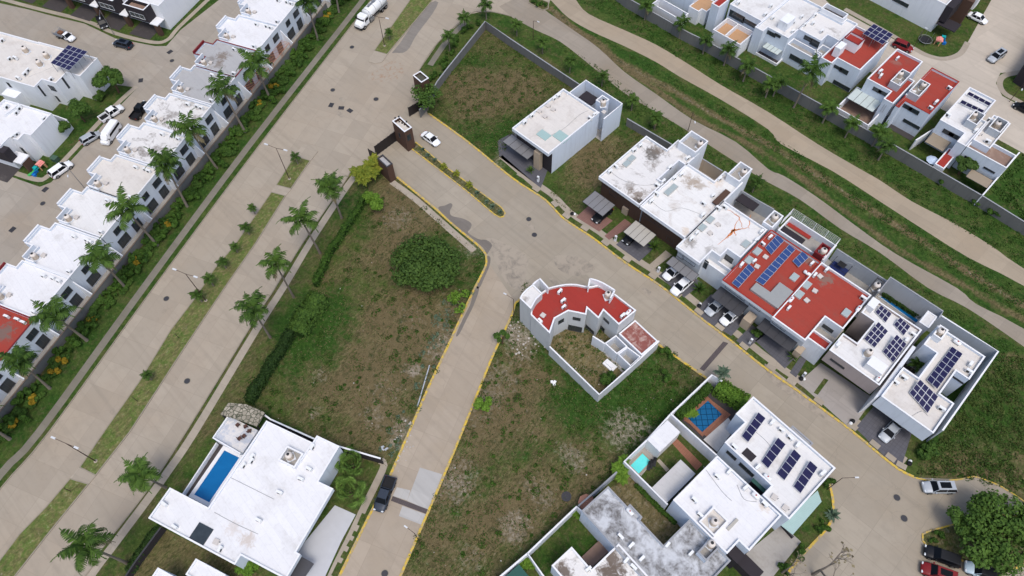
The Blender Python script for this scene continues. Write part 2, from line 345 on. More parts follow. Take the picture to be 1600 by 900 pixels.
# ------------------------------------------------------------------ paving materials
CONC = srgb(161, 151, 136); CONC2 = srgb(157, 148, 133)
M_AV = slabmat('avenue_concrete', CONC, 113, 4.5, 4.1, .84, .74, .5, 1, srgb(169, 152, 131))
M_ST = slabmat('street_concrete', CONC2, 0, 5.0, 4.0, .8, .72, .6, 2, srgb(157, 143, 122))
M_ST2 = slabmat('side_street_concrete', srgb(164, 152, 136), 113, 6, 4.0, .82, .74, .55, 3, srgb(162, 145, 120))
M_BK = slabmat('back_street_concrete', srgb(157, 149, 137), 113, 5, 4, .82, .76, .5, 4, srgb(164, 145, 122))
M_PA = slabmat('path_concrete', srgb(148, 139, 126), -2, 3, 9, .84, .8, .6, 5, srgb(143, 128, 106))
M_PB = slabmat('sandy_concrete', srgb(160, 147, 128), -3, 4, 9, .86, .86, .5, 6, srgb(168, 148, 122))
M_SW = slabmat('sidewalk_concrete', srgb(127, 122, 110), 113, 1.6, 3, .8, .74, .6, 7, srgb(112, 108, 91))
M_SW2 = slabmat('pale_sidewalk_concrete', srgb(162, 152, 137), 113, 1.6, 3, .84, .8, .4, 8)
M_KB = plain('kerb_concrete', srgb(143, 135, 120), .9, .2, var=.25, scale=1.5)
M_PATCH = slabmat('fresh_concrete', srgb(175, 173, 169), 20, 4, 4, .9, .88, .3, 9)
def yellowmat():
    t = NT('yellow_kerb_paint'); co = t.coords(True); f = t.noise(co, 2.2, 6, .75); g_ = t.noise(co, .4, 3)
    c = t.mix(t.ramp(f, .45, .57), t.mix(g_, srgb(196, 164, 52), srgb(214, 184, 78)), srgb(160, 146, 118)); return t.done(c, .8, .2)
M_YE = yellowmat()
def sheet(name, world, z, m, parent=None):
    b = MB(); b.poly(world, z); o = b.build(name, m, parent); tag(o, kind='structure'); return o
def strip(name, pts, wd, z, m, shift=0, n=4):
    P = smooth_line(W2(pts), n=n); L, R = ribbon(P, wd, shift); b = MB()
    for i in range(len(L)-1): b.face([(*R[i], z), (*R[i+1], z), (*L[i+1], z), (*L[i], z)])
    return tag(b.build(name, m), kind='structure')
def kerb(name, pts, wd=.36, h=.13, m=None, closed=False, n=4, shift=0, world=None):
    P = world or smooth_line(W2(pts), closed, n)
    if closed: P = P+[P[0]]
    L, R = ribbon(P, wd, shift); b = MB()
    if closed: L[-1] = L[0]; R[-1] = R[0]
    for i in range(len(L)-1):
        l0, l1, r0, r1 = L[i], L[i+1], R[i], R[i+1]
        b.face([(*r0, h), (*r1, h), (*l1, h), (*l0, h)]); b.face([(*r0, 0), (*r1, 0), (*r1, h), (*r0, h)]); b.face([(*l1, 0), (*l0, 0), (*l0, h), (*l1, h)])
    return tag(b.build(name, m or M_KB), kind='structure')
# avenue
avL = [(-120, 925), (0, 765), (77, 675), (240, 450), (407, 225), (580, 0), (660, -110)]
avR = [(20, 1040), (140, 892), (160, 857), (225, 774), (291, 675), (400, 497), (430, 450), (475, 377), (537, 287), (549, 266)]
NW = [(655, 110), (685, 66), (735, 22), (750, 19), (770, 19), (800, 26)]
sheet('avenue', W2(avL)+W2([(900, -110), (857, 8), (840, 30), (800, 26), (770, 19), (750, 19), (735, 22), (685, 66), (655, 110), (668, 178), (600, 262), (575, 275), (549, 266)])+W2(avR[::-1][1:]), .010, M_AV)
kR = [(620, 165), (669, 178), (730, 222), (800, 279), (850, 312), (880, 342), (925, 372), (975, 410), (1035, 450), (1087, 492), (1137, 530), (1200, 580), (1250, 615), (1327, 672), (1375, 712), (1405, 735), (1427, 746)]
kW = [(612, 262), (620, 277), (675, 322), (712, 355), (745, 382), (757, 395), (760, 405), (758, 418), (742, 450), (720, 497), (697, 547), (672, 600), (637, 680), (610, 742), (580, 800), (532, 897), (490, 985)]
kE = [(590, 985), (626, 900), (669, 800), (695, 740), (722, 675), (760, 580), (775, 545), (800, 492), (806, 474), (825, 462), (860, 462), (900, 466), (950, 485), (1031, 540), (1062, 562), (1105, 592)]
kC = [(1105, 592), (1200, 668), (1290, 744), (1298, 765), (1302, 795), (1297, 817), (1282, 837), (1265, 855), (1237, 887), (1190, 960)]
north = [(1427, 746), (1500, 749), (1522, 745), (1550, 754), (1575, 767), (1620, 800), (1720, 900), (1700, 1100), (1250, 1100), (1190, 960)]
SP = smooth_line(W2(kR), n=3)
sheet('street', W2([(610, 275), (588, 240), (620, 195), (640, 160)])+SP[3:]+W2(north)+smooth_line(W2(kC), n=3)[::-1]+smooth_line(W2(kE[8:]), n=3)[::-1]+smooth_line(W2(kW[1:9]), n=3)[::-1], .014, M_ST)
sheet('side_street', smooth_line(W2(kW[6:]), n=3)+smooth_line(W2(kE[:9]), n=3), .018, M_ST2)
kerb('yellow_kerb', kR[1:], m=M_YE, shift=.1); kerb('yellow_kerb', kW[1:], m=M_YE); kerb('yellow_kerb', kE, m=M_YE); kerb('yellow_kerb', kC[2:], m=M_YE)
kerb('yellow_kerb', [(1427, 746), (1460, 752), (1500, 749), (1522, 745), (1550, 754), (1575, 767), (1620, 800), (1700, 880)], m=M_YE, wd=.2, h=.1)
kerb('avenue_kerb', avL, .16); kerb('avenue_kerb', avR, .16); kerb('avenue_kerb', NW, .16)
strip('sidewalk', [(-130, 915), (0, 742), (61, 675), (224, 450), (391, 225), (567, 0), (650, -110)], 1.35, .012, M_SW)
strip('sidewalk', [(40, 1040), (147, 892), (175, 855), (235, 775), (260, 740), (304, 675), (400, 516), (444, 447), (487, 375), (536, 300), (560, 268)], 1.3, .014, M_SW2)
strip('sidewalk', [(672, 102), (700, 62), (732, 30)], 1.3, .02, M_SW)
strip('sidewalk', [(612, 284), (650, 312), (700, 356), (741, 392)], 1.2, .02, M_SW2)
# paths through the green belt
pA = Z = None
lowA = [(800, 27), (837, 47), (875, 65), (920, 100), (975, 145), (1025, 175), (1070, 202), (1110, 228), (1175, 270), (1200, 285), (1250, 312), (1312, 357), (1375, 395), (1450, 450), (1512, 482), (1600, 542), (1750, 650)]
uppA = [(1800, 640), (1600, 514), (1525, 475), (1495, 450), (1400, 397), (1340, 355), (1275, 307), (1225, 275), (1200, 264), (1150, 222), (1082, 187), (1025, 147), (975, 112), (935, 75), (900, 50), (857, 20), (820, -5), (780, 10)]
sheet('garden_path', smooth_line(W2(lowA), n=3)+smooth_line(W2(uppA), n=3), .022, M_PA)
lowB = [(840, -20), (865, 5), (887, 27), (920, 47), (975, 72), (1025, 97), (1062, 120), (1125, 155), (1200, 202), (1220, 225), (1300, 267), (1375, 315), (1437, 355), (1512, 402), (1600, 447), (1800, 570)]
uppB = [(1800, 540), (1600, 420), (1550, 385), (1487, 347), (1425, 315), (1375, 282), (1340, 262), (1277, 225), (1200, 175), (1125, 132), (1075, 100), (1025, 70), (975, 47), (920, 22), (900, 0), (880, -30)]
sheet('garden_path', smooth_line(W2(lowB), n=3)+smooth_line(W2(uppB), n=3), .026, M_PB)
# medians: raised grass inside a kerb
def island(name, pts, grass, kb=M_KB, h=.14, wd=.18, n=3, sm=False):
    P = smooth_line(W2(pts), True, 4) if sm else W2(pts)
    A = sum(P[i][0]*P[(i+1) % len(P)][1]-P[(i+1) % len(P)][0]*P[i][1] for i in range(len(P)))
    if A < 0: P = P[::-1]
    b = MB(); b.poly(offset(P, wd*.9), h-.02); o = tag(b.build(name, grass), kind='structure')
    b = MB(); I = offset(P, wd); k = len(P)
    for i in range(k):
        j = (i+1) % k; b.face([(*P[i], 0), (*P[j], 0), (*P[j], h), (*P[i], h)]); b.face([(*P[i], h), (*P[j], h), (*I[j], h), (*I[i], h)]); b.face([(*I[j], h-.05), (*I[i], h-.05), (*I[i], h), (*I[j], h)])
    tag(b.build(name+'_kerb', kb), kind='structure'); return o
M_MED = grassmat('median_grass', False, .42, .05, .12, 1.55)
M_BED = grassmat('planting_bed', False, .5, .2, .3)
island('median', [(-40, 925), (0, 875), (30, 835), (72, 792), (110, 747), (140, 756), (80, 830), (25, 900), (-20, 960)], M_MED)
island('median', [(124, 731), (162, 675), (217, 597), (267, 515), (300, 472), (315, 450), (335, 420), (365, 385), (400, 335), (424, 300), (447, 306), (400, 381), (352, 450), (280, 558), (204, 675), (150, 744)], M_MED)
island('median', [(431, 290), (460, 244), (486, 251), (455, 296)], M_MED)
island('median', [(584, 80), (637, 5), (700, -90), (745, -90), (677, 0), (605, 86)], M_MED)
for q in ([(110, 747), (124, 731), (150, 744), (140, 756)], [(424, 300), (431, 290), (455, 296), (447, 306)], [(460, 244), (474, 226), (492, 228), (497, 237), (486, 251)], [(584, 80), (577, 90), (577, 97), (586, 100), (597, 98), (605, 86)]):
    b = MB(); b.prism(W2(q), .012, .13); tag(b.build('median_pad', M_SW2), kind='structure')
island('entrance_median', [(637, 229), (687, 267), (732, 302), (772, 336), (781, 341), (788, 339), (790, 333), (784, 324), (737, 290), (695, 259), (650, 222)], M_BED, M_YE, wd=.22)
island('turning_island', [(1440, 845), (1440, 834), (1450, 829), (1487, 819), (1540, 800), (1590, 806), (1612, 850), (1600, 885), (1560, 898), (1500, 876), (1447, 853)], M_BED, M_YE, wd=.22)
island('planter_island', [(822, -10), (858, 4), (857, 14), (848, 17), (826, 5)], M_BED, M_KB, wd=.2)
# fresh slabs and the paver bands across the streets
sheet('concrete_patch', W2(Zm(400, 675, 4, [(1025, 222), (1165, 265), (1080, 490), (945, 430)])), .026, M_PATCH)
sheet('concrete_patch', W2(Zm(400, 675, 4, [(880, 345), (965, 365), (945, 428), (855, 400)])), .026, M_PATCH)
sheet('concrete_patch', W2(Zm(400, 675, 4, [(915, 462), (1060, 515), (1035, 580), (893, 525)])), .026, M_PATCH)
M_PAV = slabmat('dark_pavers', srgb(92, 84, 84), 20, .3, .3, .75, .6, .5, 11)
sheet('paver_band', W2(Zm(400, 675, 4, [(855, 400), (1078, 485), (1062, 512), (843, 430)])), .03, M_PAV)
sheet('paver_band', W2(Zm(800, 450, 4, [(1320, 335), (1352, 345), (1200, 520), (1172, 505)])), .03, M_PAV)
M_DAMP = slabmat('damp_concrete', srgb(118, 112, 105), 0, 5, 4, .8, .8, .6, 12)
for q in (T(1, 1, [(1140, 395), (1180, 385), (1215, 370), (1228, 385), (1212, 420), (1225, 450), (1290, 465), (1345, 495), (1340, 530), (1325, 555), (1390, 595), (1440, 600), (1475, 630), (1460, 665), (1440, 690), (1420, 650), (1330, 575), (1240, 505), (1160, 430)]),
          T(1, 1, [(1445, 700), (1465, 710), (1460, 760), (1430, 830), (1400, 895), (1380, 895), (1420, 800), (1440, 740)]),
          T(1, 2, [(1365, 0), (1395, 5), (1360, 110), (1320, 190), (1270, 290), (1250, 295), (1290, 200), (1340, 100)])):
    sheet('damp_stain', smooth_line(W2(q), True, 3), .022, M_DAMP)
M_TYRE = slabmat('tyre_marked_concrete', srgb(132, 126, 118), 113, .25, 9, .8, .8, .8, 13)
sheet('worn_lane', smooth_line(W2(T(1, 0, [(1085, 20), (1140, 15), (1100, 90), (1040, 170), (990, 240), (960, 300), (920, 330), (870, 330), (850, 330), (900, 270), (980, 150)])), True, 2), .018, M_TYRE)
strip('upper_sidewalk', [(1320, 14), (1385, 50), (1425, 74), (1450, 87), (1476, 92), (1500, 84), (1512, 66)], 1.2, .02, M_SW2)
strip('upper_sidewalk', [(1700, 225), (1600, 163), (1570, 146), (1562, 130), (1570, 118), (1600, 112)], 1.2, .02, M_SW2)
def grime(pts, z, m, sm=3): sheet('worn_lane', smooth_line(W2(pts), True, sm), z, m)
def fademat(name, col, thr, sc_):
    t = NT(name); co = t.coords(True); n = t.noise(co, sc_, 6, .7, .6); c = t.mix(t.ramp(n, thr, thr+.22), sc4(CONC, .98), col); return t.done(c, .88, .2)
M_FD = fademat('grimy_concrete', srgb(126, 119, 109), .46, .6); M_RU = fademat('rusty_washed_concrete', srgb(150, 112, 82), .5, 1.3)
grime([(575, 118), (615, 95), (632, 108), (618, 125), (590, 128)], .0165, M_RU)
for q in T(1, 0, [(540, 625), (530, 718)])+[(830, 355), (866, 440), (1010, 455)]:
    g_ = G(*q); b = MB(); P = [(g_.x+math.cos(a)*r_, g_.y+math.sin(a)*r_*.5) for a, r_ in ((k*.52, random.uniform(.8, 1.3)) for k in range(12))]; b.poly(P, .0162); tag(b.build('oil_stain', M_FD), kind='structure')
for q in ([(760, 372), (800, 385), (826, 408), (812, 452), (790, 440), (775, 410)], [(868, 400), (905, 402), (930, 420), (900, 432), (872, 420)], [(1195, 568), (1225, 590), (1300, 650), (1290, 656), (1210, 600)]): grime(q, .0158, M_FD)
# the back neighbourhood street
sheet('back_street', W2([(-60, -25), (0, 5), (45, 15), (82, 25), (132, 37), (180, 60), (242, 72), (260, 72), (282, 47), (342, 0), (420, -100), (560, -100), (380, 110), (150, 400), (-20, 600), (-200, 700), (-200, 240), (0, 270), (62, 292), (80, 285), (110, 252), (135, 225), (175, 178), (215, 137), (150, 128), (0, 90), (-150, 50)]), .010, M_BK)
strip('back_sidewalk', [(-100, -30), (45, 10), (132, 32), (180, 52), (238, 66), (262, 62), (280, 42), (335, -10)], 1.0, .02, M_SW2)
strip('back_sidewalk', [(0, 262), (55, 280), (75, 275), (110, 240), (140, 207), (180, 165), (213, 135)], 1.1, .02, M_SW2)
# street in the upper right
sheet('upper_street', W2([(1250, -40), (1300, 10), (1330, 25), (1385, 55), (1430, 80), (1470, 93), (1495, 88), (1510, 70), (1560, -20), (1700, -60), (1900, 60), (1640, 95), (1590, 112), (1563, 114), (1556, 130), (1566, 150), (1600, 168), (1660, 200), (1600, 240), (1500, 185), (1430, 150), (1300, 80), (1180, -10)]), .010, slabmat('pale_street_concrete', srgb(184, 174, 160), -10, 5, 4, .86, .84, .5, 14))
# ================================================================== building kit
WHITE = srgb(212, 212, 212)
W_WHITE = wallmat('white_wall_paint', srgb(228, 231, 235), .3); W_PALE = wallmat('pale_wall_paint', srgb(216, 221, 227), .35, 3)
W_GREY = wallmat('grey_wall_paint', srgb(176, 182, 188), .3, 5); W_SKYTINT = wallmat('sky_tinted_white_paint', srgb(208, 217, 228), .35, 7); W_BLOCK = wallmat('concrete_block', srgb(112, 112, 110), .6, 9)  # bluish walls: white paint with the blue of sky-lit shade put in
W_BEIGE = wallmat('beige_wall_paint', srgb(176, 160, 140), .3, 11); W_DARK = wallmat('charcoal_wall_paint', srgb(52, 48, 52), .1, 13); W_BROWN = wallmat('brown_cladding', srgb(86, 66, 56), .3, 15)
W_TAUPE = wallmat('taupe_wall_paint', srgb(196, 199, 200), .3, 27)
W_STONE = wallmat('pink_stone_cladding', srgb(168, 156, 152), .3, 17); W_MAROON = wallmat('maroon_wall_paint', srgb(112, 34, 38), .2, 19)
C_WHITE = plain('white_coping', srgb(226, 227, 229), .7, .2, var=.05); C_GREY = plain('grey_coping', srgb(150, 152, 156), .8, .2); C_RED = plain('red_coping', srgb(150, 52, 42), .8, .2); C_MAR = plain('maroon_coping', srgb(118, 38, 42), .8, .2)
R_WHITE = roofmat('white_roof', srgb(222, 221, 219), srgb(158, 152, 144), .5, .74, .3, .6, 1, spots=[(1077, 378, 1.8, .7, srgb(120, 114, 108), 6.1), (1110, 392, 1.5, .5, srgb(130, 124, 118), 6.1), (1105, 330, 1.4, .4, srgb(190, 140, 90), 6.1), (165, 280, 1.6, .6, None, 5.4), (172, 258, 1.2, .6, None, 5.4), (205, 292, 1.6, .5, None, 5.4)]); R_CLEAN = roofmat('clean_white_roof', srgb(226, 226, 227), srgb(180, 176, 170), .52, .8, .25, .55, 2, spots=[(388, 842, 1.6, .55, srgb(180, 160, 140), 4.9), (365, 825, 1.8, .35, srgb(186, 168, 150), 4.9), (1196, 790, 1.4, .5, srgb(196, 176, 150), 6.1), (90, 370, 1.5, .35, None, 5.4)])
R_STAIN = roofmat('stained_white_roof', srgb(222, 220, 217), srgb(112, 102, 92), .54, .64, .22, .8, 3, spots=[(x_, y_, r_, .95, srgb(104, 92, 82), 5) for x_, y_, r_ in [(780+345/3.478, 720+590/3.478, 2.0), (780+625/3.478, 720+560/3.478, 3.0), (780+600/3.478, 720+610/3.478, 2.4)]]); R_STAIN2 = roofmat('blotched_white_roof', srgb(220, 218, 215), srgb(120, 110, 100), .53, .63, .28, .8, 21, spots=[(1020, 240, 2.6, .9, srgb(92, 86, 78), 6.1), (1030, 232, 2.2, .8, None, 6.1), (997, 305, 2.8, .8, srgb(122, 108, 94), 6.1), (985, 292, 1.8, .6, None, 6.1), (1000, 315, 1.6, .9, srgb(70, 62, 54), 6.1), (822, 410, 1.5, .6, None, 7.5)])
R_CREAM = roofmat('cream_roof', srgb(214, 209, 202), srgb(162, 150, 138), .5, .74, .3, .5, 4)
R_RED = roofmat('terracotta_roof', srgb(158, 64, 52), srgb(118, 84, 74), .52, .72, .35, .5, 5, spots=[(1289, 437, 2.0, .8, srgb(122, 108, 98), 6.2), (1267, 407, 1.6, .7, srgb(126, 112, 102), 6.2), (1270, 395, 1.2, .5, None, 6.2), (5, 520, 2.6, .85, srgb(110, 100, 92), 5.4), (1400, 97, 1.4, .5, srgb(140, 112, 102), 5.8)]); R_REDD = roofmat('dusty_red_roof', srgb(156, 54, 46), srgb(120, 80, 72), .55, .75, .3, .6, 6)
R_GREY = roofmat('grey_roof', srgb(172, 172, 172), srgb(112, 104, 98), .55, .72, .25, .7, 7, spots=[(348, 88, 2.2, .8, srgb(116, 102, 88), 5.4), (342, 102, 1.8, .7, srgb(120, 108, 96), 5.4), (330, 92, 1.6, .5, None, 5.4)]); R_DIRTY = roofmat('weathered_roof', srgb(196, 199, 203), srgb(84, 80, 76), .38, .58, .5, .9, 8)
R_BROWN = roofmat('brown_brick_floor', srgb(140, 116, 102), srgb(176, 156, 142), .5, .7, .5, .6, 9); R_TAN = roofmat('tan_deck', srgb(186, 148, 112), srgb(150, 120, 96), .55, .75, .5, .6, 10)
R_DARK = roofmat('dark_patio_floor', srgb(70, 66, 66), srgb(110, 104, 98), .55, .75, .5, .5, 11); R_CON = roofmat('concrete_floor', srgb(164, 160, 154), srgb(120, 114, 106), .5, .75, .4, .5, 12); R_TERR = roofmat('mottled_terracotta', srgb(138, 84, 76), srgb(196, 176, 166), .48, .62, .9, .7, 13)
GLASS = glassmat(); FRAME = plain('dark_window_frame', srgb(58, 58, 60), .5, .4); FRAMEW = plain('pale_window_frame', srgb(190, 194, 198), .5, .4)
def ccw(p):
    p = [Vector(q[:2]) for q in p]; A = sum(p[i].x*p[(i+1) % len(p)].y-p[(i+1) % len(p)].x*p[i].y for i in range(len(p))); return p if A > 0 else p[::-1]
def dedup(p):
    return [q for i, q in enumerate(p) if (q-p[i-1]).length > .05]
def block(root, poly, z0, top, par=.5, wm=None, rm=None, cm=None, recess=0, rdir=(0, -1), fac=None, slab=.8, th=.18, cope=True):
    wm = wm or W_WHITE; rm = rm or R_WHITE; cm = cm or C_WHITE; P = dedup(ccw(poly)); k = len(P); ins = offset(P, th); zr = top-par; b = MB(); zc = top-.07
    B = P; zl = z0
    if recess:
        rd = Vector(rdir).normalized(); mx = max(p.dot(rd) for p in P); B = [p-rd*max(0, min(recess, p.dot(rd)-(mx-recess))) for p in P]; zl = top-slab
        for i in range(k):
            a, c = B[i], B[(i+1) % k]; b.face([(*a, z0), (*c, z0), (*c, zl), (*a, zl)])
        b.v += [(p.x, p.y, zl) for p in P]; n = len(b.v)-k
        for t in tessellate_polygon([[Vector((*p, 0)) for p in P]]): b.f.append(tuple(n+i for i in t)); b.m.append(0)
    for i in range(k):
        a, c = P[i], P[(i+1) % k]; b.face([(*a, zl), (*c, zl), (*c, zc), (*a, zc)])
        if par > .02: a2, c2 = ins[i], ins[(i+1) % k]; b.face([(*c2, zr), (*a2, zr), (*a2, zc), (*c2, zc)])
    b.build('wall', wm, root)
    r = MB(); r.poly(ins if par > .02 else P, zr); r.build('roof', rm, root)
    if cope:
        o = offset(P, -.03); n_ = offset(P, th+.03); q = MB()
        for i in range(k):
            j = (i+1) % k; q.face([(*o[i], top), (*o[j], top), (*n_[j], top), (*n_[i], top)]); q.face([(*o[i], zc), (*o[j], zc), (*o[j], top), (*o[i], top)]); q.face([(*n_[j], zc), (*n_[i], zc), (*n_[i], top), (*n_[j], top)])
            q.face([(*o[j], zc), (*o[i], zc), (*n_[i], zc), (*n_[j], zc)])
        q.build('coping', cm, root)
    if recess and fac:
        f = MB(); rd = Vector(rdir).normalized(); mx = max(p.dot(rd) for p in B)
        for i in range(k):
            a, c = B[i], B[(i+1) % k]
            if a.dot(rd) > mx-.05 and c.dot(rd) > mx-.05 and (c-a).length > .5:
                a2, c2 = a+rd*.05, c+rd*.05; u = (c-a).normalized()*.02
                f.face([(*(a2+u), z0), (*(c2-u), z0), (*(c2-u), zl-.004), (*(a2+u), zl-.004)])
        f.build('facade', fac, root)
    E = [(P[i], P[(i+1) % k], zl, top) for i in range(k)]+([(B[i], B[(i+1) % k], z0, zl) for i in range(k)] if recess else [])
    root_edges.setdefault(root.name, []).extend(E); return P
root_edges = {}
def house(name, label, cat, poly, top, z0=0, group=None, **kw):
    P = dedup(ccw(poly)); c = sum(P, Vector((0, 0)))/len(P); r = thing(name, label, cat, (c.x, c.y, z0), group); block(r, P, z0, top, **kw); return r
def win_uv(root, a, c, u0, u1, z0, z1, mull=1, name='window', frame=None, hm=0, out=.06):
    a = Vector(a[:2]); c = Vector(c[:2]); d = (c-a).normalized(); n = Vector((d.y, -d.x)); f = MB(); t = .07
    def bar(ua, ub, za, zb, o):
        p, q = a+d*ua, a+d*ub; po, qo = p+n*o, q+n*o
        f.face([(*po, za), (*qo, za), (*qo, zb), (*po, zb)]); f.face([(*p, zb), (*po, zb), (*qo, zb), (*q, zb)][::-1]); f.face([(*p, za), (*q, za), (*qo, za), (*po, za)][::-1])
        f.face([(*p, za), (*po, za), (*po, zb), (*p, zb)]); f.face([(*qo, za), (*q, za), (*q, zb), (*qo, zb)])
    bar(u0-t, u1+t, z1, z1+t, out); bar(u0-t, u1+t, z0-t, z0, out+.04); bar(u0-t, u0, z0, z1, out); bar(u1, u1+t, z0, z1, out)
    for m in range(1, mull+1):
        if mull == 0: break
        um = u0+(u1-u0)*m/(mull+1); bar(um-.03, um+.03, z0, z1, out-.01)
    for m in range(1, hm+1):
        zm = z0+(z1-z0)*m/(hm+1); bar(u0, u1, zm-.03, zm+.03, out-.012)
    w_ = f.build(name, frame or FRAME, root); p = MB(); A, B = a+d*u0+n*.015, a+d*u1+n*.015
    p.face([(*A, z0), (*B, z0), (*B, z1), (*A, z1)]); p.build('pane', GLASS, w_); return w_
def rayplane(x, y, a, c):
    d = RI*(x-800)-UP*(y-450)+FW*FP; e = (c-a).normalized(); n = (e.y, -e.x); k = d[0]*n[0]+d[1]*n[1]
    if abs(k) < 1e-9: return None
    t = (a.x*n[0]+a.y*n[1])/k
    if t <= 0 or k > 0: return None
    p = Vector((d[0]*t, d[1]*t)); return (p-a).dot(e), H+d[2]*t, t
def win(root, p1, p2, mull=1, name='window', frame=None, hm=0):
    best = None
    for a, c, zl, zh in root_edges[root.name]:
        r1, r2 = rayplane(*p1, a, c), rayplane(*p2, a, c)
        if not r1 or not r2: continue
        L = (c-a).length; u = sorted((r1[0], r2[0])); z = sorted((r1[1], r2[1]))
        if u[0] < -.4 or u[1] > L+.4 or z[0] < zl-.9 or z[1] > zh+.4: continue
        if best is None or r1[2]+r2[2] < best[0]: best = (r1[2]+r2[2], a, c, max(.1, u[0]), min(L-.1, u[1]), max(zl+.05, z[0]), min(zh-.1, z[1]))
    if best is None: print('WINDOW MISSED', root.name, p1, p2); return None
    _, a, c, u0, u1, z0, z1 = best
    if u1-u0 < .2 or z1-z0 < .2: print('WINDOW THIN', root.name, p1, p2, u1-u0, z1-z0); return None
    return win_uv(root, a, c, u0, u1, z0, z1, mull, name, frame, hm)
def fwin(root, d, L, mull=1, name='window', frame=None, low=None):
    "windows (u0, u1, z0, z1) on the longest wall facing direction d"
    d = Vector(d).normalized(); E = [e for e in root_edges[root.name] if (e[1]-e[0]).length > 1 and Vector(((e[1]-e[0]).y, -(e[1]-e[0]).x)).normalized().dot(d) > .9 and (low is None or e[2] < low)]
    a, c, zl, zh = max(E, key=lambda e: (e[1]-e[0]).length-.0*e[2])
    for u0, u1, z0, z1 in L: win_uv(root, a, c, u0, u1, z0, z1, mull, name, frame)
def S(pts, z, ang=0): return snap(W2(pts, z), ang)
def wallrun(name, pts, h, th=.18, m=None, cm=None, label=None, cat='wall', parent=None, z0=0, closed=False, smooth=False, group=None):
    "a free-standing wall along a world polyline (pts already world xy)"
    P = [Vector(p[:2]) for p in pts]
    L, R = ribbon(P, th); b = MB()
    for i in range(len(P)-1):
        b.face([(*R[i], z0), (*R[i+1], z0), (*R[i+1], h-.05), (*R[i], h-.05)]); b.face([(*L[i+1], z0), (*L[i], z0), (*L[i], h-.05), (*L[i+1], h-.05)])
    b.face([(*L[0], z0), (*R[0], z0), (*R[0], h-.05), (*L[0], h-.05)]); b.face([(*R[-1], z0), (*L[-1], z0), (*L[-1], h-.05), (*R[-1], h-.05)])
    L, R = ribbon(P, th+.06); q = MB()
    for i in range(len(P)-1):
        q.face([(*R[i], h), (*R[i+1], h), (*L[i+1], h), (*L[i], h)]); q.face([(*R[i], h-.05), (*R[i+1], h-.05), (*R[i+1], h), (*R[i], h)]); q.face([(*L[i+1], h-.05), (*L[i], h-.05), (*L[i], h), (*L[i+1], h)])
    if parent is None:
        c = sum(P, Vector((0, 0)))/len(P); parent = thing(name, label, cat, (c.x, c.y, z0), group); b.build('wall_body', m or W_WHITE, parent); q.build('coping', cm or C_WHITE, parent); return parent
    b.build(name, m or W_WHITE, parent); q.build('wall_coping', cm or C_WHITE, parent); return parent
def floor(root, name, poly, z, m): b = MB(); b.poly(ccw(poly), z); return b.build(name, m, root)
def slab(root, name, poly, z0, z1, m, under=True):
    P = ccw(poly); b = MB(); b.prism(P, z0, z1)
    if under:
        n = len(b.v); b.v += [(p.x, p.y, z0) for p in P]
        for t in tessellate_polygon([[Vector((*p, 0)) for p in P]]): b.f.append(tuple(n+i for i in t)); b.m.append(0)
    return b.build(name, m, root)
def canopymat(name, col):
    if name in _M: return _M[name]
    t = NT(name); co = t.coords(True); wv = t.n('ShaderNodeTexWave'); wv.inputs['Scale'].default_value = 2.2; wv.inputs['Distortion'].default_value = .2; t.l(co, wv.inputs['Vector'])
    c = t.mix(t.ramp(wv.outputs['Fac'], .1, .3), sc4(col, .7), col); c = t.mix(t.math('MULTIPLY', t.noise(co, 1.5, 5), .5), c, sc4(col, .65)); _M[name] = t.done(c, .35, .5); return _M[name]
K_GREY = canopymat('grey_polycarbonate', srgb(134, 134, 136)); K_PALE = canopymat('pale_polycarbonate', srgb(186, 182, 172)); K_DARK = canopymat('dark_polycarbonate', srgb(76, 76, 80)); K_WHITE = canopymat('white_awning', srgb(205, 216, 212)); K_TAN = canopymat('tan_shade_cloth', srgb(160, 146, 126)); K_GLASS = canopymat('green_tinted_glass_roof', srgb(168, 196, 192))
def canopy(root, pts, z, m, ang=0, drop=.25, bars=3, poly=None):
    P = ccw(poly or S(pts, z, ang)); c = sum(P, Vector((0, 0)))/4
    cn = slab(root, 'canopy', P, z, z+.04, m); b = MB()
    i = max(range(4), key=lambda i: (P[(i+1) % 4]-P[i]).length); a, b2, c2, d2 = [P[(i+j) % 4] for j in range(4)]
    for k in range(bars+2):
        t = k/(bars+1); p, q = a.lerp(b2, t), d2.lerp(c2, t); b.tube([(*p, z+.06), (*q, z+.06)], .035, 4)
    for p, q in ((a, b2), (c2, d2)): b.tube([(*p, z+.06), (*q, z+.06)], .04, 4)
    b.build('canopy_frame', FRAME, cn); return cn
# ================================================================== right-hand row of houses
ROW = 'two-storey houses along the right side of the entrance street'
def Z5(*p): return Zm(1000, 180, 6.667, p)
def Z6(*p): return Zm(1160, 300, 6.667, p)
def Z7(*p): return Zm(1330, 400, 6.154, p)
def Z8(*p): return Zm(780, 390, 5.7, p)
def t21(*p): return T(2, 1, p)
def t31(*p): return T(3, 1, p)
def t32(*p): return T(3, 2, p)
def t20(*p): return T(2, 0, p)
def t22(*p): return T(2, 2, p)
def t30(*p): return T(3, 0, p)
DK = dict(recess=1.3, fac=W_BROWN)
r0 = house('house', 'detached white house with glass roof panels, standing alone between grass lots', 'house', S([(801, 200), (857, 241), (935, 176), (881, 137)], 6.6), 6.6, wm=W_SKYTINT, rm=R_CREAM, recess=1.2, fac=W_DARK, group=ROW)
win(r0, *t20((22, 832), (62, 898))); win(r0, *t20((66, 862), (120, 920)))
P = S([(892, 142), (916, 125.5), (974, 163), (935, 190)], 6.2)
wallrun('patio_wall', [P[0], P[1], P[2], P[3]], 6.2, parent=r0, m=W_SKYTINT)
floor(r0, 'patio_floor', [P[0], P[1], P[2], P[3]], .05, R_CON)
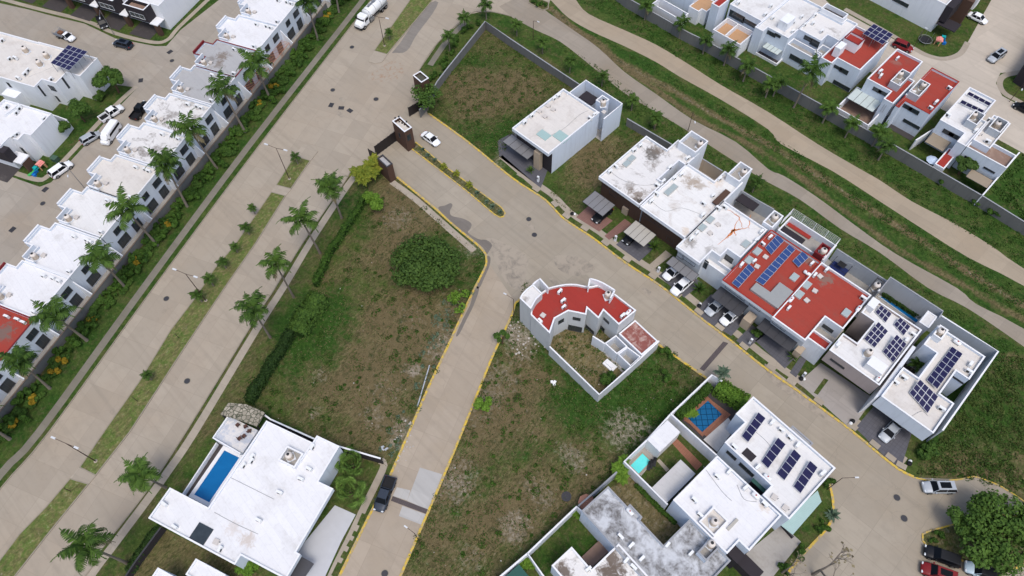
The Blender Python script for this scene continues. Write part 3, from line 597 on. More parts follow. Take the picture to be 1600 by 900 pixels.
block(r0, S(t20((528, 628), (560, 590), (606, 618), (572, 655)), 7.0), 0, 7.0, .9, wm=W_SKYTINT, rm=R_CON)
slab(r0, 'pergola', S(t20((452, 556), (528, 608), (512, 668), (432, 615)), 5.2), 5.0, 5.2, W_DARK)
slab(r0, 'glass_roof_panel', S(t20((150, 830), (195, 808), (250, 850), (200, 878)), 6.25), 6.12, 6.22, K_GLASS); slab(r0, 'glass_roof_panel', S(t20((250, 845), (300, 812), (370, 858), (320, 895)), 6.25), 6.12, 6.22, K_GLASS)
canopy(r0, t21((-60, -20), (20, -70), (135, 62), (95, 102)), 3.0, K_GREY)
q = S(t21((137, 40), (160, 25), (190, 52), (170, 70)), 4.6); slab(r0, 'stone_column', q, 0, 4.6, W_BEIGE)
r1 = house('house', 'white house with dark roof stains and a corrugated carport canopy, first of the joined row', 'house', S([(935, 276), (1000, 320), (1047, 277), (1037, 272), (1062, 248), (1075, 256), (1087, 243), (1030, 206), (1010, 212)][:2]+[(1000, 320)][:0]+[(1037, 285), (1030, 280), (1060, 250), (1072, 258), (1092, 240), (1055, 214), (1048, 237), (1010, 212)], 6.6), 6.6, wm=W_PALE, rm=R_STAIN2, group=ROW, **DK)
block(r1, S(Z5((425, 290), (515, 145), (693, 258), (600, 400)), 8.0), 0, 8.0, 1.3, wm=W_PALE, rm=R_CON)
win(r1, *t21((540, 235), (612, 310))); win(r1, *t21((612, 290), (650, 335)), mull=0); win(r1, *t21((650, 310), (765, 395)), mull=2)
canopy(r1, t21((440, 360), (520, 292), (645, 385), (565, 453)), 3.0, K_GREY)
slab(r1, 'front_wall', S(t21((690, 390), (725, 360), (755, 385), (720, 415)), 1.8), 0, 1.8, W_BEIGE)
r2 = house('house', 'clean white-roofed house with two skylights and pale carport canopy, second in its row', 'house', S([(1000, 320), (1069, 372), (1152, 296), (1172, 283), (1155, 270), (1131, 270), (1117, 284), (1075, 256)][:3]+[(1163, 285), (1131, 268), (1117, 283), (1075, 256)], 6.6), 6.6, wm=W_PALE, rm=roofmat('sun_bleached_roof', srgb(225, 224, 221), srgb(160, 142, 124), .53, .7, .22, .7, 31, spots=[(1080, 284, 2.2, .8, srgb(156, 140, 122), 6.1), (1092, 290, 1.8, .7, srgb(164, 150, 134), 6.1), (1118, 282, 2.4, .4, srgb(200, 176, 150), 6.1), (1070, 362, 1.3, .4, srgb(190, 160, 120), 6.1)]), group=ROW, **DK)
block(r2, S(Z5((922, 620), (1035, 475), (1160, 550), (1050, 700)), 8.0), 0, 8.0, 1.3, wm=W_PALE, rm=R_CON)
win(r2, *t21((820, 430), (860, 480)), mull=0); win(r2, *t21((870, 450), (940, 530)), mull=2)
canopy(r2, t21((693, 548), (775, 480), (905, 570), (822, 643)), 3.0, K_PALE)
slab(r2, 'brick_pergola', S(Z5((755, 895), (895, 770), (945, 800), (800, 940)), 6.7), 6.45, 6.7, W_BROWN)
def notch(root, ct, z, wm):
    pass
r3 = house('house', 'white house with orange rust streaks on its roof, third of the joined row', 'house', S([(1056, 384), (1096, 413), (1110, 389), (1125, 401), (1137, 389), (1157, 402), (1196, 362), (1135, 311)], 6.6), 6.6, wm=W_PALE, rm=R_WHITE, group=ROW, recess=1.2, fac=W_GREY)
low = S(t21((1175, 715), (1215, 675), (1375, 790), (1345, 825)), 5.0)
block(r3, low, 0, 5.0, .9, wm=W_PALE, rm=R_WHITE); floor(r3, 'patio_floor', S(t21((1200, 690), (1245, 655), (1425, 715), (1350, 800)), 3.6), 3.6, R_WHITE)
win(r3, *t21((1025, 668), (1068, 722)), mull=0); win(r3, *t21((1070, 695), (1140, 765)), mull=2); win(r3, *t21((1340, 690), (1372, 745)), mull=0); win(r3, *t21((1250, 715), (1280, 740)), mull=0)
canopy(r3, t21((958, 742), (1010, 705), (1165, 815), (1128, 865)), 3.0, K_GREY)
block(r3, S(Z6((225, 320), (320, 180), (415, 240), (330, 380)), 7.4), 0, 7.4, .9, wm=W_PALE, rm=R_CON)
slab(r3, 'pergola', S(Z6((-60, 60), (0, 18), (165, 120), (110, 225)), 3.0), 2.85, 3.0, W_DARK)
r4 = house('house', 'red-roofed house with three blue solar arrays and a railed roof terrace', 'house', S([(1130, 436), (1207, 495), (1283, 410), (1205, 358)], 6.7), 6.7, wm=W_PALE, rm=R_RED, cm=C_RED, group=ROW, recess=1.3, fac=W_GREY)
tr = S(Z6((385, 400), (495, 245), (980, 550), (850, 715)), 6.0)
block(r4, tr, 0, 6.0, 1.6, wm=W_PALE, rm=R_CON)
slab(r4, 'terrace_roof', S(Z6((385, 400), (430, 345), (660, 500), (600, 560)), 5.6), 5.45, 5.6, W_DARK); floor(r4, 'terrace_floor', S(Z6((440, 320), (475, 285), (730, 450), (690, 500)), 4.6), 4.6, R_REDD)
block(r4, S(Z6((760, 610), (835, 525), (920, 580), (840, 690)), 7.2), 0, 7.2, .8, wm=W_MAROON, rm=R_REDD, cm=C_MAR)
b = MB(); Pr = [G(*p, 6.0) for p in Z6((495, 240), (980, 550))]; Pt = [G(*p, 7.6) for p in Z6((535, 170), (1035, 490))]
a_, c_ = Vector(tr[0]), None
e0, e1 = Vector((Pr[0].x, Pr[0].y, 6.0)), Vector((Pr[1].x, Pr[1].y, 6.0)); e1.y = e0.y
for k in range(5): p = e0.lerp(e1, k/4); b.tube([p, p+Vector((0, .25, 1.6))], .04, 5)
for k in range(6): o = Vector((0, .25*(k+1)/6, 1.6*(k+1)/6)); b.tube([e0+o, e1+o], .022, 4)
for s_, e in ((-1, e0), (1, e1)):
    for k in range(6): o = Vector((0, .25*(k+1)/6, 1.6*(k+1)/6)); b.tube([e+o, e+Vector((0, -3.0, 1.6*(k+1)/6))], .022, 4)
b.build('railing', C_WHITE, r4)
win(r4, *t32((-190, 55), (-150, 90)), mull=0); win(r4, *t22((1330, 0), (1440, 75)), mull=3)
canopy(r4, t22((1245, 60), (1290, 0), (1485, 100), (1420, 182)), 3.0, K_DARK)
slab(r4, 'front_column', S(t22((1440, 190), (1480, 150), (1540, 170), (1490, 220)), 2.6), 0, 2.6, W_BEIGE)
r5 = house('house', 'red-roofed house with a large grey roof light and worn roof paint, beside the solar house', 'house', S([(1207, 495), (1285, 550), (1268, 508)][:1]+[(1251, 527), (1281, 510), (1294, 499), (1320, 515), (1360, 459), (1283, 410)], 6.7), 6.7, wm=W_PALE, rm=R_RED, cm=C_WHITE, group=ROW, recess=1.3, fac=W_GREY)
block(r5, S(t32((205, 240), (240, 195), (395, 305)[:2], (360, 400)), 5.2) if False else S(t32((195, 255), (240, 215), (395, 345), (355, 405)), 5.4), 0, 5.4, .5, wm=W_PALE, rm=R_REDD)
floor(r5, 'patio_floor', S(t32((245, 215), (375, 195), (480, 265), (385, 360)), 3.4), 3.4, R_CON)
win(r5, *t32((350, 225), (398, 280)), mull=0); win(r5, *t32((0, 195), (60, 240)), mull=1); win(r5, *t32((62, 232), (155, 305)), mull=2); win(r5, *t32((265, 255), (300, 285)), mull=0)
canopy(r5, t32((-65, 240), (-20, 190), (190, 320), (135, 412)), 3.0, K_DARK)
slab(r5, 'front_column', S(t32((170, 390), (200, 340), (245, 355), (210, 420)), 2.6), 0, 2.6, W_BEIGE)
r6 = house('house', 'white-roofed house with four tilted solar arrays over a wide concrete carport', 'house', S([(1294, 546), (1374, 601), (1441, 516), (1365, 465), (1347, 487), (1366, 503), (1339, 537), (1320, 521)], 6.9), 6.9, wm=W_STONE, rm=R_WHITE, recess=5.5, slab=3.5, fac=W_GREY, group=ROW)
win(r6, *t32((395, 440), (472, 505))); floor(r6, 'light_well_floor', S([(1347, 487), (1366, 503), (1339, 537), (1320, 521)], 3.0), .1, R_DARK)
slab(r6, 'stair_roof', S(Z7((155, 455), (218, 392), (280, 440), (212, 518)), 7.9), 6.4, 7.9, C_WHITE)
slab(r6, 'roof_hatch', S(t32((615, 475), (650, 425), (755, 480), (720, 540)), 7.9), 6.4, 7.9, C_WHITE)
block(r6, S(Z7((655, 635), (735, 530), (835, 580), (745, 690)), 4.5), 0, 4.5, .1, wm=W_WHITE, rm=R_WHITE)
r7 = house('house', 'white-roofed house with two solar arrays and palm-filled light well, last in its row', 'house', S([(1375, 621), (1461, 675), (1491, 629), (1467, 615), (1495, 581), (1515, 592), (1540, 557), (1466, 509), (1445, 535), (1462, 554), (1436, 589), (1411, 575)], 6.7), 6.7, wm=W_SKYTINT, rm=R_CREAM, recess=5.0, slab=3.4, fac=W_BROWN, group=ROW)
win(r7, *t32((718, 760), (765, 790)), mull=0); win(r7, *t32((1150, 545), (1220, 600)), mull=0); win(r7, *t32((1112, 608), (1160, 645)), mull=0)
block(r7, S(Z7((790, 760), (850, 660), (935, 705), (880, 800)), 7.6), 6, 7.6, .9, wm=W_PALE, rm=R_CON)
floor(r7, 'light_well_floor', S([(1445, 535), (1462, 554), (1436, 589), (1411, 575)], 3.0), .1, R_DARK)
slab(r7, 'alley_wall', W2(t32((905, 358), (926, 372), (712, 668), (662, 690)), 6.1), 0, 6.1, W_PALE)
# rear and side yard walls of the row
wallrun('yard_wall', W2(t32((1092, 890), (1440, 395), (1180, 232), (1085, 172)), 5.0), 5.0, m=W_GREY, label='tall grey yard wall around the last house of the right-hand row, facing the weedy lot', cat='wall')
wallrun('yard_wall', W2(Z7((265, 345), (378, 202), (885, 530), (850, 590)), 5.0), 5.0, m=W_GREY, cm=C_GREY, label='tall grey wall behind the long narrow pool of the solar house', cat='wall')
wallrun('yard_wall', W2(Z6((985, 590), (1560, 960), (1560, 960)), 3.6)[:2], 3.6, m=W_GREY, cm=C_GREY, label='grey garden wall behind the red-roofed houses, beside the path', cat='wall')
wallrun('yard_wall', W2(Z6((-180, -120), (160, 85), (330, 180)), 3.2), 3.2, m=W_GREY, cm=C_GREY, label='grey garden wall behind the rust-streaked roof', cat='wall')
wallrun('yard_wall', W2(Z5((640, 445), (860, 580)), 3.2), 3.2, m=W_BEIGE, cm=C_GREY, label='beige garden wall behind the two white roofs with tank towers', cat='wall')
wallrun('lot_wall', smooth_line(W2([(655, 172), (668, 155), (683, 127), (700, 105), (758, 33), (800, 62), (880, 115), (915, 138)], 2.2), n=1)[:8], 2.2, m=W_BLOCK, cm=C_GREY, label='stained concrete block wall with a sharp corner around the triangular grass lot', cat='wall')
wallrun('lot_wall', W2(t20((720, 740), (930, 862), (1100, 960)), 2.0), 2.0, m=W_BLOCK, cm=C_GREY, label='overgrown block wall at the back of the empty lot beside the detached house', cat='wall')
# ================================================================== upper right row, its backs to the green belt
UR = 'houses backing onto the green belt in the upper right'
def ZA(*p): return Zm(980, 0, 6.667, p)
def ZB(*p): return Zm(1180, 0, 6.667, p)
def ZC(*p): return Zm(1290, 70, 6.667, p)
def ZD(*p): return Zm(1400, 120, 4.5, p)
u0 = house('house', 'white house cut by the top edge with tan roof deck and red-topped stair tower', 'house', S(ZA((200, -360), (720, -70), (1000, -300), (500, -600)), 6.3), 6.3, wm=W_SKYTINT, group=UR)
block(u0, S(ZA((672, 68), (742, 130), (772, 92), (845, 130), (930, 20), (770, -60)), 3.6), 0, 3.6, .15, wm=W_WHITE, rm=R_TAN)
block(u0, S(ZA((885, 35), (960, 77), (1070, -15), (990, -60)), 6.6), 0, 6.6, .4, wm=W_SKYTINT, rm=R_REDD)
block(u0, S(ZA((255, 45), (330, -20), (640, 130), (570, 205)), 2.6), 0, 2.6, 2.5, wm=W_WHITE, rm=R_DARK)
u1 = house('house', 'white house with wide sliding windows above a brick-floored terrace, top right', 'house', S([(1143, 7), (1190, 33), (1240, -10), (1190, -36)], 6.3), 6.3, wm=W_SKYTINT, rm=R_WHITE, group=UR)
win(u1, *ZA((1078, 100), (1208, 240)), mull=2); win(u1, *ZA((1212, 185), (1345, 300)), mull=1)
block(u1, S(ZA((900, 325), (1025, 178), (1335, 335), (1185, 455)), 3.6), 0, 3.6, 1.2, wm=W_WHITE, rm=R_TAN); wallrun('terrace_wall', W2(ZA((1018, 372), (1155, 250)), 3.6), 3.6, parent=u1, z0=2.4)
u2 = house('house', 'white house with a boxy roof hatch and a white awning over its dark back patio', 'house', S(ZB((20, 288), (77, 325), (133, 286), (357, 396), (700, 75), (395, -80)), 6.3), 6.3, wm=W_SKYTINT, rm=R_WHITE, group=UR)
slab(u2, 'roof_hatch', S(ZB((270, 215), (325, 130), (410, 165), (360, 260)), 7.8), 5.8, 7.8, W_WHITE)
win(u2, *ZB((135, 315), (205, 390)), mull=1); win(u2, *ZB((210, 345), (258, 395)), mull=1)
canopy(u2, ZB((75, 490), (120, 440), (285, 520), (235, 580)), 2.8, K_WHITE)
block(u2, S(ZB((-20, 480), (20, 445), (300, 600), (190, 700)), .6), 0, .6, .5, wm=W_WHITE, rm=R_DARK)
u3 = house('house', 'white house with an open walled balcony and twin tanks in a roof niche', 'house', S(ZB((435, 298), (690, 415), (757, 365), (858, 408), (1100, 262), (952, 190), (912, 235), (655, 108)), 6.3), 6.3, wm=W_SKYTINT, rm=roofmat('smudged_white_roof', srgb(222, 220, 217), srgb(124, 116, 108), .52, .66, .3, .8, 41), group=UR)
block(u3, S(ZB((330, 462), (400, 395), (700, 560), (640, 615)), 4.4), 0, 4.4, 1.0, wm=W_SKYTINT, rm=R_CON); block(u3, S(ZB((705, 60), (770, 20), (945, 155), (905, 225)), 7.2), 4, 7.2, 1.0, wm=W_WHITE, rm=R_DARK)
win(u3, *ZB((520, 365), (582, 440))); win(u3, *ZB((590, 400), (655, 500)), mull=1, name='glass_door'); win(u3, *ZB((285, 520), (370, 600)), mull=1); win(u3, *ZB((372, 560), (500, 680)), mull=2)
block(u3, S(ZB((620, 545), (690, 470), (860, 530), (735, 600)), 4.4), 0, 4.4, 1.2, wm=W_SKYTINT, rm=R_CON)
u4 = house('house', 'white-walled house with a red roof terrace under a raised solar canopy', 'house', S(ZB((735, 625), (795, 655), (862, 607), (1095, 728), (1410, 425), (985, 250)), 6.0), 6.0, wm=W_SKYTINT, rm=R_RED, group=UR)
block(u4, S(ZB((935, 382), (1000, 325), (1145, 400), (1070, 480)), 7.8), 5.6, 7.8, .5, wm=W_WHITE, rm=R_REDD, cm=C_MAR); slab(u4, 'stair_box', S(ZB((840, 480), (900, 425), (955, 455), (890, 525)), 7.8), 5.6, 7.8, W_WHITE)
win(u4, *ZB((815, 665), (900, 740))); win(u4, *ZB((890, 700), (955, 780)), mull=0); win(u4, *ZC((90, 365), (245, 490)), mull=2, name='glass_door')
u5 = house('house', 'red-roofed house with a white awning over its brown back patio', 'house', S(ZC((440, 345), (675, 488), (607, 560), (700, 612), (935, 378), (868, 342), (1008, 165), (745, 42)), 6.3), 6.3, wm=W_SKYTINT, rm=R_RED, group=UR)
win(u5, *ZC((505, 437), (572, 510)), mull=0); win(u5, *ZC((560, 465), (645, 545)), mull=1)
canopy(u5, ZC((218, 548), (325, 450), (575, 590), (500, 715)), 3.0, K_WHITE); block(u5, S(ZC((120, 655), (330, 425), (620, 610), (480, 860)), 2.6), 0, 2.6, 2.5, wm=W_WHITE, rm=R_BROWN)
u6 = house('house', 'red-roofed house with dark patio doors, a maroon street parapet and a tank niche', 'house', S(ZC((702, 614), (762, 655), (832, 588), (1085, 717), (1390, 392), (1143, 240), (1020, 370), (938, 380)), 6.3), 6.3, wm=W_SKYTINT, rm=R_RED, cm=C_RED, group=UR)
win(u6, *ZC((798, 600), (890, 690)), mull=1); win(u6, *ZC((880, 645), (958, 730)), mull=0); win(u6, *ZC((820, 770), (972, 885)), mull=1, name='glass_door')
for uu, q in ((u5, ((688, 385), (785, 242), (885, 292), (795, 432))), (u6, ((880, 480), (985, 352), (1085, 405), (980, 545)))): block(uu, S(ZC(*q), 7.4), 5.7, 7.4, 1.5, wm=W_GREY, rm=R_CON, th=.12)
floor(u6, 'patio_floor', S(ZC((640, 870), (720, 770), (985, 880), (900, 1000)), 0), .06, R_DARK)
u7 = house('house', 'white-roofed house with two dark solar heater racks and a tan shade cloth behind', 'house', S(ZD((315, 298), (478, 397), (432, 455), (492, 487), (640, 320), (600, 290), (705, 160), (515, 75)), 6.3), 6.3, wm=W_SKYTINT, rm=R_WHITE, group=UR)
win(u7, *ZD((340, 365), (398, 425)), mull=0); win(u7, *ZD((380, 385), (455, 455)), mull=1); block(u7, S(ZD((500, 305), (555, 230), (630, 265), (575, 335)), 7.4), 5.7, 7.4, 1.5, wm=W_GREY, rm=R_CON, th=.12)
canopy(u7, ZD((205, 455), (270, 378), (392, 455), (325, 530)), 3.0, K_TAN, bars=0); block(u7, S(ZD((275, 605), (375, 500), (430, 530), (340, 655)), 2.8), 0, 2.8, .05, wm=W_WHITE, rm=R_REDD)
wallrun('patio_wall', W2(ZD((140, 445), (265, 365), (440, 470)), 2.8), 2.8, parent=u7)
u8 = house('house', 'pale-walled house with a brown roof terrace at its outer corner, far right', 'house', S(ZD((548, 437), (672, 515), (790, 325), (690, 262)), 6.3), 6.3, wm=W_SKYTINT, rm=R_CREAM, group=UR)
block(u8, S(ZD((520, 470), (548, 437), (652, 510), (865, 535), (780, 637)), 5.8) if False else S(ZD((495, 490), (560, 425), (865, 535), (780, 640)), 5.6), 0, 5.6, .7, wm=W_SKYTINT, rm=R_BROWN)
win(u8, *ZD((488, 555), (552, 605)), mull=0); win(u8, *ZD((622, 632), (690, 680)), mull=0); block(u8, S(ZD((660, 350), (715, 270), (790, 320), (735, 395)), 7.4), 5.7, 7.4, 1.4, wm=W_GREY, rm=R_CON, th=.12)
canopy(u8, ZD((490, 690), (550, 640), (672, 742), (635, 795)), 2.7, K_TAN, bars=0)
wallrun('boundary_wall', W2([(930, -40), (980, -4), (1040, 30), (1075, 50)], 2.7)[:4]+W2([(1110, 67), (1200, 117), (1300, 172), (1395, 225), (1470, 268), (1536, 306), (1610, 352), (1720, 420)], 2.7), 2.7, m=W_BLOCK, cm=C_GREY, label='long grey block wall topped with white, between the green belt and the upper right houses', cat='wall')
wallrun('garden_wall', W2(ZD((610, 832), (870, 530)), 3.0), 3.0, label='white side wall beside the outermost upper right house and the grassy corner', cat='wall')
u9 = house('apartment_building', 'large white building with a dark louvred front beside the trampoline lawn', 'building', W2([(1330, -15), (1454, 50), (1560, -60), (1440, -140)]), 7.0, wm=W_WHITE, rm=R_CREAM)
P9 = root_edges[u9.name]; win(u9, *t30((780, 0), (880, 30)), mull=1)
a9, c9 = G(1454, 50), G(1560, -60); d9 = (c9-a9).to_2d().normalized(); n9 = Vector((d9.y, -d9.x)); 
slab(u9, 'louvred_front', [a9.to_2d()+n9*.05, c9.to_2d()+n9*.05, c9.to_2d()+n9*1.6, a9.to_2d()+n9*1.6], 3.2, 6.9, W_DARK)
slab(u9, 'porch_screen', [a9.to_2d()+n9*.2-d9*.6, a9.to_2d()+n9*.2+d9*2.6, a9.to_2d()+n9*4.4+d9*2.6, a9.to_2d()+n9*4.4-d9*.6], 2.6, 2.8, W_DARK)
b = MB(); p = a9.to_2d()+n9*2+d9*6; b.box(p.x, p.y, 0, 1.1, 3.4, 6.4, math.atan2(n9.y, n9.x)+math.pi/2); b.build('timber_panel', W_BROWN, u9)
b = MB(); p = a9.to_2d()+n9*2.4+d9*10; b.box(p.x, p.y, 2.7, 2.2, 3.0, 3.6, math.atan2(n9.y, n9.x)+math.pi/2); b.build('balcony_box', C_WHITE, u9)
ua = house('house', 'black-fronted house cut by the right edge near the silver car', 'house', W2([(1582, 128), (1640, 168), (1740, 60), (1660, 10)]), 5.0, wm=W_DARK, rm=R_GREY)

fwin(r0, (0, -1), [(.6, 2.4, 3.6, 5.4), (3.0, 5.4, 3.6, 5.4)], low=1); fwin(r1, (0, -1), [(.5, 1.6, 3.4, 5.4), (2.6, 5.2, 3.6, 5.3)], low=1); fwin(r1, (0, -1), [(5.6, 6.8, .9, 2.2)], 2, low=1); fwin(r2, (0, -1), [(.6, 2.2, 3.4, 5.4), (3.2, 6.0, 3.6, 5.3)], low=1); fwin(r2, (0, -1), [(6.0, 7.4, .9, 2.2)], 2, low=1)
fwin(r4, (0, -1), [(.6, 4.4, 3.5, 5.5), (5.4, 7.4, 3.6, 5.4)], 3, low=1); fwin(r5, (0, -1), [(.3, 2.6, 3.5, 5.5)], 2, low=1); fwin(r3, (0, -1), [(.2, 1.6, 3.3, 5.4)], 1, low=1)
# ================================================================== the rounded house in the middle
rh = house('house', 'curved corner house with red roof around a walled dirt yard', 'house', W2(Z8((282, 580), (450, 745), (495, 612), (615, 545), (775, 578), (785, 522), (885, 612), (930, 540), (1065, 668), (1220, 540), (1025, 390), (960, 345), (880, 315), (800, 330), (740, 318), (690, 308), (640, 305), (590, 307), (540, 315), (480, 328), (435, 342), (355, 400), (285, 520)), 6.4), 6.4, wm=W_TAUPE, rm=R_REDD)
block(rh, W2(Z8((183, 432), (205, 392), (245, 350), (300, 308), (385, 390), (330, 440), (282, 527)), 7.8), 0, 7.8, .25, wm=W_TAUPE, rm=R_STAIN2)
wallrun('raised_parapet', smooth_line(W2(Z8((808, 258), (860, 270), (930, 300), (1030, 360)), 7.7), n=3), 7.7, z0=3, parent=rh, m=W_WHITE)
wallrun('raised_parapet', W2(Z8((808, 258), (795, 330)), 7.7), 7.7, z0=5, parent=rh, m=W_WHITE); wallrun('raised_parapet', W2(Z8((1030, 360), (990, 430)), 7.7), 7.7, z0=5, parent=rh, m=W_WHITE)
wallrun('raised_parapet', W2(Z8((300, 308), (330, 282), (362, 258), (437, 340)), 7.8), 7.8, z0=3, parent=rh, m=W_WHITE)
for q in (((527, 662), (574, 612)), ((660, 600), (720, 632)), ((935, 605), (975, 660)), ((895, 665), (933, 730)), ((620, 670), (730, 735)), ((775, 668), (840, 750)), ((785, 568), (812, 598))):
    win(rh, *Z8(*q), name='glass_door' if q[0][1] > 660 else 'window')
yard = W2(t22((235, 365), (545, 665), (740, 495), (920, 330)), 3.0)
wallrun('yard_wall', yard, 3.0, parent=rh, m=W_TAUPE)
M_DIRT = grassmat('yard_dirt', False, .72, .2, .05, 1.2)
floor(rh, 'yard_floor', yard+[W2(t22((765, 205)), 3.0)[0], W2(Z8((690, 560)), 3.0)[0], W2(Z8((470, 690)), 3.0)[0]], .03, M_DIRT)
block(rh, S(t22((665, 285), (765, 205), (920, 330), (810, 415)), 3.3, -5), 0, 3.3, .2, wm=W_PALE, rm=R_TERR)
for q in (((580, 345), (650, 295), (722, 365), (655, 412)), ((662, 412), (722, 368), (806, 430), (742, 490))): block(rh, W2(t22(*q), 3.0), 0, 3.0, 2.6, wm=W_PALE, rm=R_CON, th=.14)
wallrun('inner_wall', W2(t22((505, 300), (580, 348)), 3.0), 3.0, parent=rh, m=W_PALE); floor(rh, 'paved_strip', W2(t22((520, 350), (560, 320), (735, 490), (700, 540)), .1), .06, R_CON)
t = thing('tarpaulin', 'white tarpaulin bundle on the dirt yard of the curved house', 'tarpaulin', G(952, 571, .03)); b = MB()
P = W2(t22((565, 470), (595, 442), (658, 492), (625, 525)), .3); b.prism(P, .03, .35); b.prism(offset(P, .35), .35, .6); b.build('covered_bundle', C_WHITE, t)
tag(t)
fwin(rh, W2(Z8((0, 0),))[0] if False else (-.3, -1), [(1.0, 2.2, 3.9, 4.9)], 1) if False else None
# ================================================================== pool houses, bottom right
def LG(*p): return Zm(960, 580, 3.6, p)
def LH(*p): return Zm(780, 720, 3.478, p)
def LF(*p): return Zm(220, 620, 3.215, p)
BR = 'houses with pools at the bottom right'
p1 = house('house', 'white house with four slanted rows of solar panels beside the tiled pool', 'house', S(LG((683, 240), (780, 145), (1250, 545), (985, 825), (832, 703), (880, 642), (622, 398), (737, 287)), 6.6, -4), 6.6, wm=W_SKYTINT, rm=R_WHITE, group=BR)
win(p1, *LG((620, 455), (655, 485)), mull=1); win(p1, *LG((680, 502), (715, 532)), mull=0); win(p1, *LG((712, 540), (780, 600)), mull=2)
block(p1, S(LG((985, 320), (1005, 308), (1120, 405), (1100, 425)), 5.6, -4), 3.0, 5.6, .2, wm=W_SKYTINT, rm=R_GREY, cm=C_GREY)
slab(p1, 'green_canopy', S(LG((770, 615), (795, 585), (870, 650), (845, 690)), 4.2, -4), 4.1, 4.2, plain('green_canopy', srgb(40, 84, 76), .5, .4))
slab(p1, 'side_block', S(LG((770, 620), (795, 590), (870, 650), (840, 690)), 3.0, -4), 0, 3.0, W_DARK)
slab(p1, 'glass_canopy', W2(T(3, 3, [(310, 365), (335, 435), (155, 642), (75, 578), (140, 520)]), 3.0), 2.9, 3.0, K_GLASS)
floor(p1, 'roof_hatch_well', S(LG((715, 465), (745, 425), (800, 480), (770, 510)), 6.15, -4), 6.13, W_DARK)
p2 = house('house', 'clean white-roofed house beside the small turquoise pool', 'house', S([(1121, 711), (1221, 806), (1169, 862), (1157, 844), (1136, 864), (1052, 782)], 6.6, -4), 6.6, wm=W_SKYTINT, rm=R_CLEAN, group=BR)
block(p2, S(LH((1085, 330), (1165, 250), (1250, 325), (1170, 408)), 6.9, -4), 6.0, 6.9, .6, wm=W_WHITE, rm=R_CREAM); slab(p2, 'skylight_frame', S(LH((1237, 368), (1288, 310), (1302, 322), (1250, 380)), 6.4, -4), 6.1, 6.4, K_PALE)
slab(p2, 'garage_roof', S(LG((215, 655), (370, 495), (450, 570), (300, 745)), 3.2, -4), 0, 3.2, roofmat('dusty_grey_roof', srgb(198, 196, 194), srgb(170, 164, 156), .5, .8, .4, .5, 51))
slab(p2, 'pool_house', S(LG((185, 385), (300, 270), (368, 345), (255, 455)), 3.4, -4), 0, 3.4, R_CLEAN)
slab(p2, 'black_garage', S(LH((1290, 545), (1340, 510), (1440, 600), (1390, 660)), 2.6, -4), 0, 2.6, W_DARK); slab(p2, 'dark_wall_block', S(LH((1240, 500), (1310, 430), (1355, 495), (1290, 560)), 4.2, -4), 0, 4.2, W_DARK)
floor(p2, 'forecourt', W2(LH((1330, 510), (1535, 345), (1640, 440), (1480, 640), (1390, 640)), 0), .04, R_CON)
wallrun('forecourt_wall', W2(LH((1535, 340), (1600, 415)), .9), .9, parent=p2, m=W_DARK, cm=FRAME)
yw = W2(LG((300, 750), (55, 507), (185, 385), (318, 240), (550, 20), (607, 55)), 3.2)
wallrun('yard_wall', yw, 3.2, m=W_WHITE, label='long stepped white wall around the two pools, against the empty lot', cat='wall')
wallrun('yard_wall', W2(LG((318, 240), (575, 472)), 3.4), 3.4, m=W_WHITE, label='white wall dividing the tiled pool from the turquoise pool garden', cat='wall')
M_LAWN = grassmat('lawn', False, .35, 0, .4); M_BRICK = slabmat('brick_paving', srgb(150, 104, 84), 0, .4, .25, .8, .7, .5, 61)
floor(p2, 'lawn', W2(LG((60, 505), (185, 385), (318, 240), (570, 470), (500, 560), (300, 740)), 0), .03, M_LAWN)
floor(p2, 'pool_deck', W2(LG((62, 507), (185, 400), (245, 480), (150, 590)), 0), .045, R_CON); floor(p2, 'brick_path', W2(LG((318, 400), (352, 380), (495, 525), (462, 560)), 0), .05, M_BRICK)
floor(p2, 'stepping_path', W2(LG((238, 505), (252, 492), (308, 552), (292, 566)), 0), .05, M_SW2)
def watermat(name, c1, c2, sc=1.5, grid=False):
    t = NT(name); co = t.coords(True); f = t.noise(co, sc, 4, .6, 1.0); c = t.mix(f, c1, c2)
    if grid:
        ck = t.n('ShaderNodeTexBrick'); ck.offset = 0; t.l(t.coords(True, 45, 1), ck.inputs['Vector'])
        for k, v in (('Scale', 1), ('Mortar Size', .05), ('Brick Width', .9), ('Row Height', .9)): ck.inputs[k].default_value = v
        c = t.mix(ck.outputs['Fac'], c, sc4(c1, .35))
    t.bump(t.noise(co, 3, 3), .1, .01); return t.done(c, .2, .25)
WA1 = watermat('tiled_pool_water', srgb(14, 84, 132), srgb(30, 108, 154), grid=True); WA2 = watermat('turquoise_pool_water', srgb(80, 214, 214), srgb(120, 230, 228)); WA3 = watermat('blue_pool_water', srgb(12, 92, 150), srgb(22, 112, 172), .5)
def pool(label, pts, water, cop, ang, deck, z=.05, wd=.35):
    P = ccw(S(pts, z, ang)) if ang is not None else ccw(W2(pts, z)); c = sum(P, Vector((0, 0)))/4; t = thing('swimming_pool', label, 'pool', (c.x, c.y, 0)); O = offset(P, -wd); b = MB(); k = len(P)
    for i in range(k):
        j = (i+1) % k; b.face([(*O[i], .16), (*O[j], .16), (*P[j], .16), (*P[i], .16)]); b.face([(*O[i], 0), (*O[j], 0), (*O[j], .16), (*O[i], .16)]); b.face([(*P[j], .02), (*P[i], .02), (*P[i], .16), (*P[j], .16)])
    b.build('pool_edge', cop, t); b = MB(); b.poly(P, .08); b.build('water', water, t); return t
pool('rectangular pool with diamond-patterned blue tiles and a brick border', LG((520, 165), (606, 240), (498, 342), (413, 272)), WA1, M_BRICK, -6, None, wd=.5)
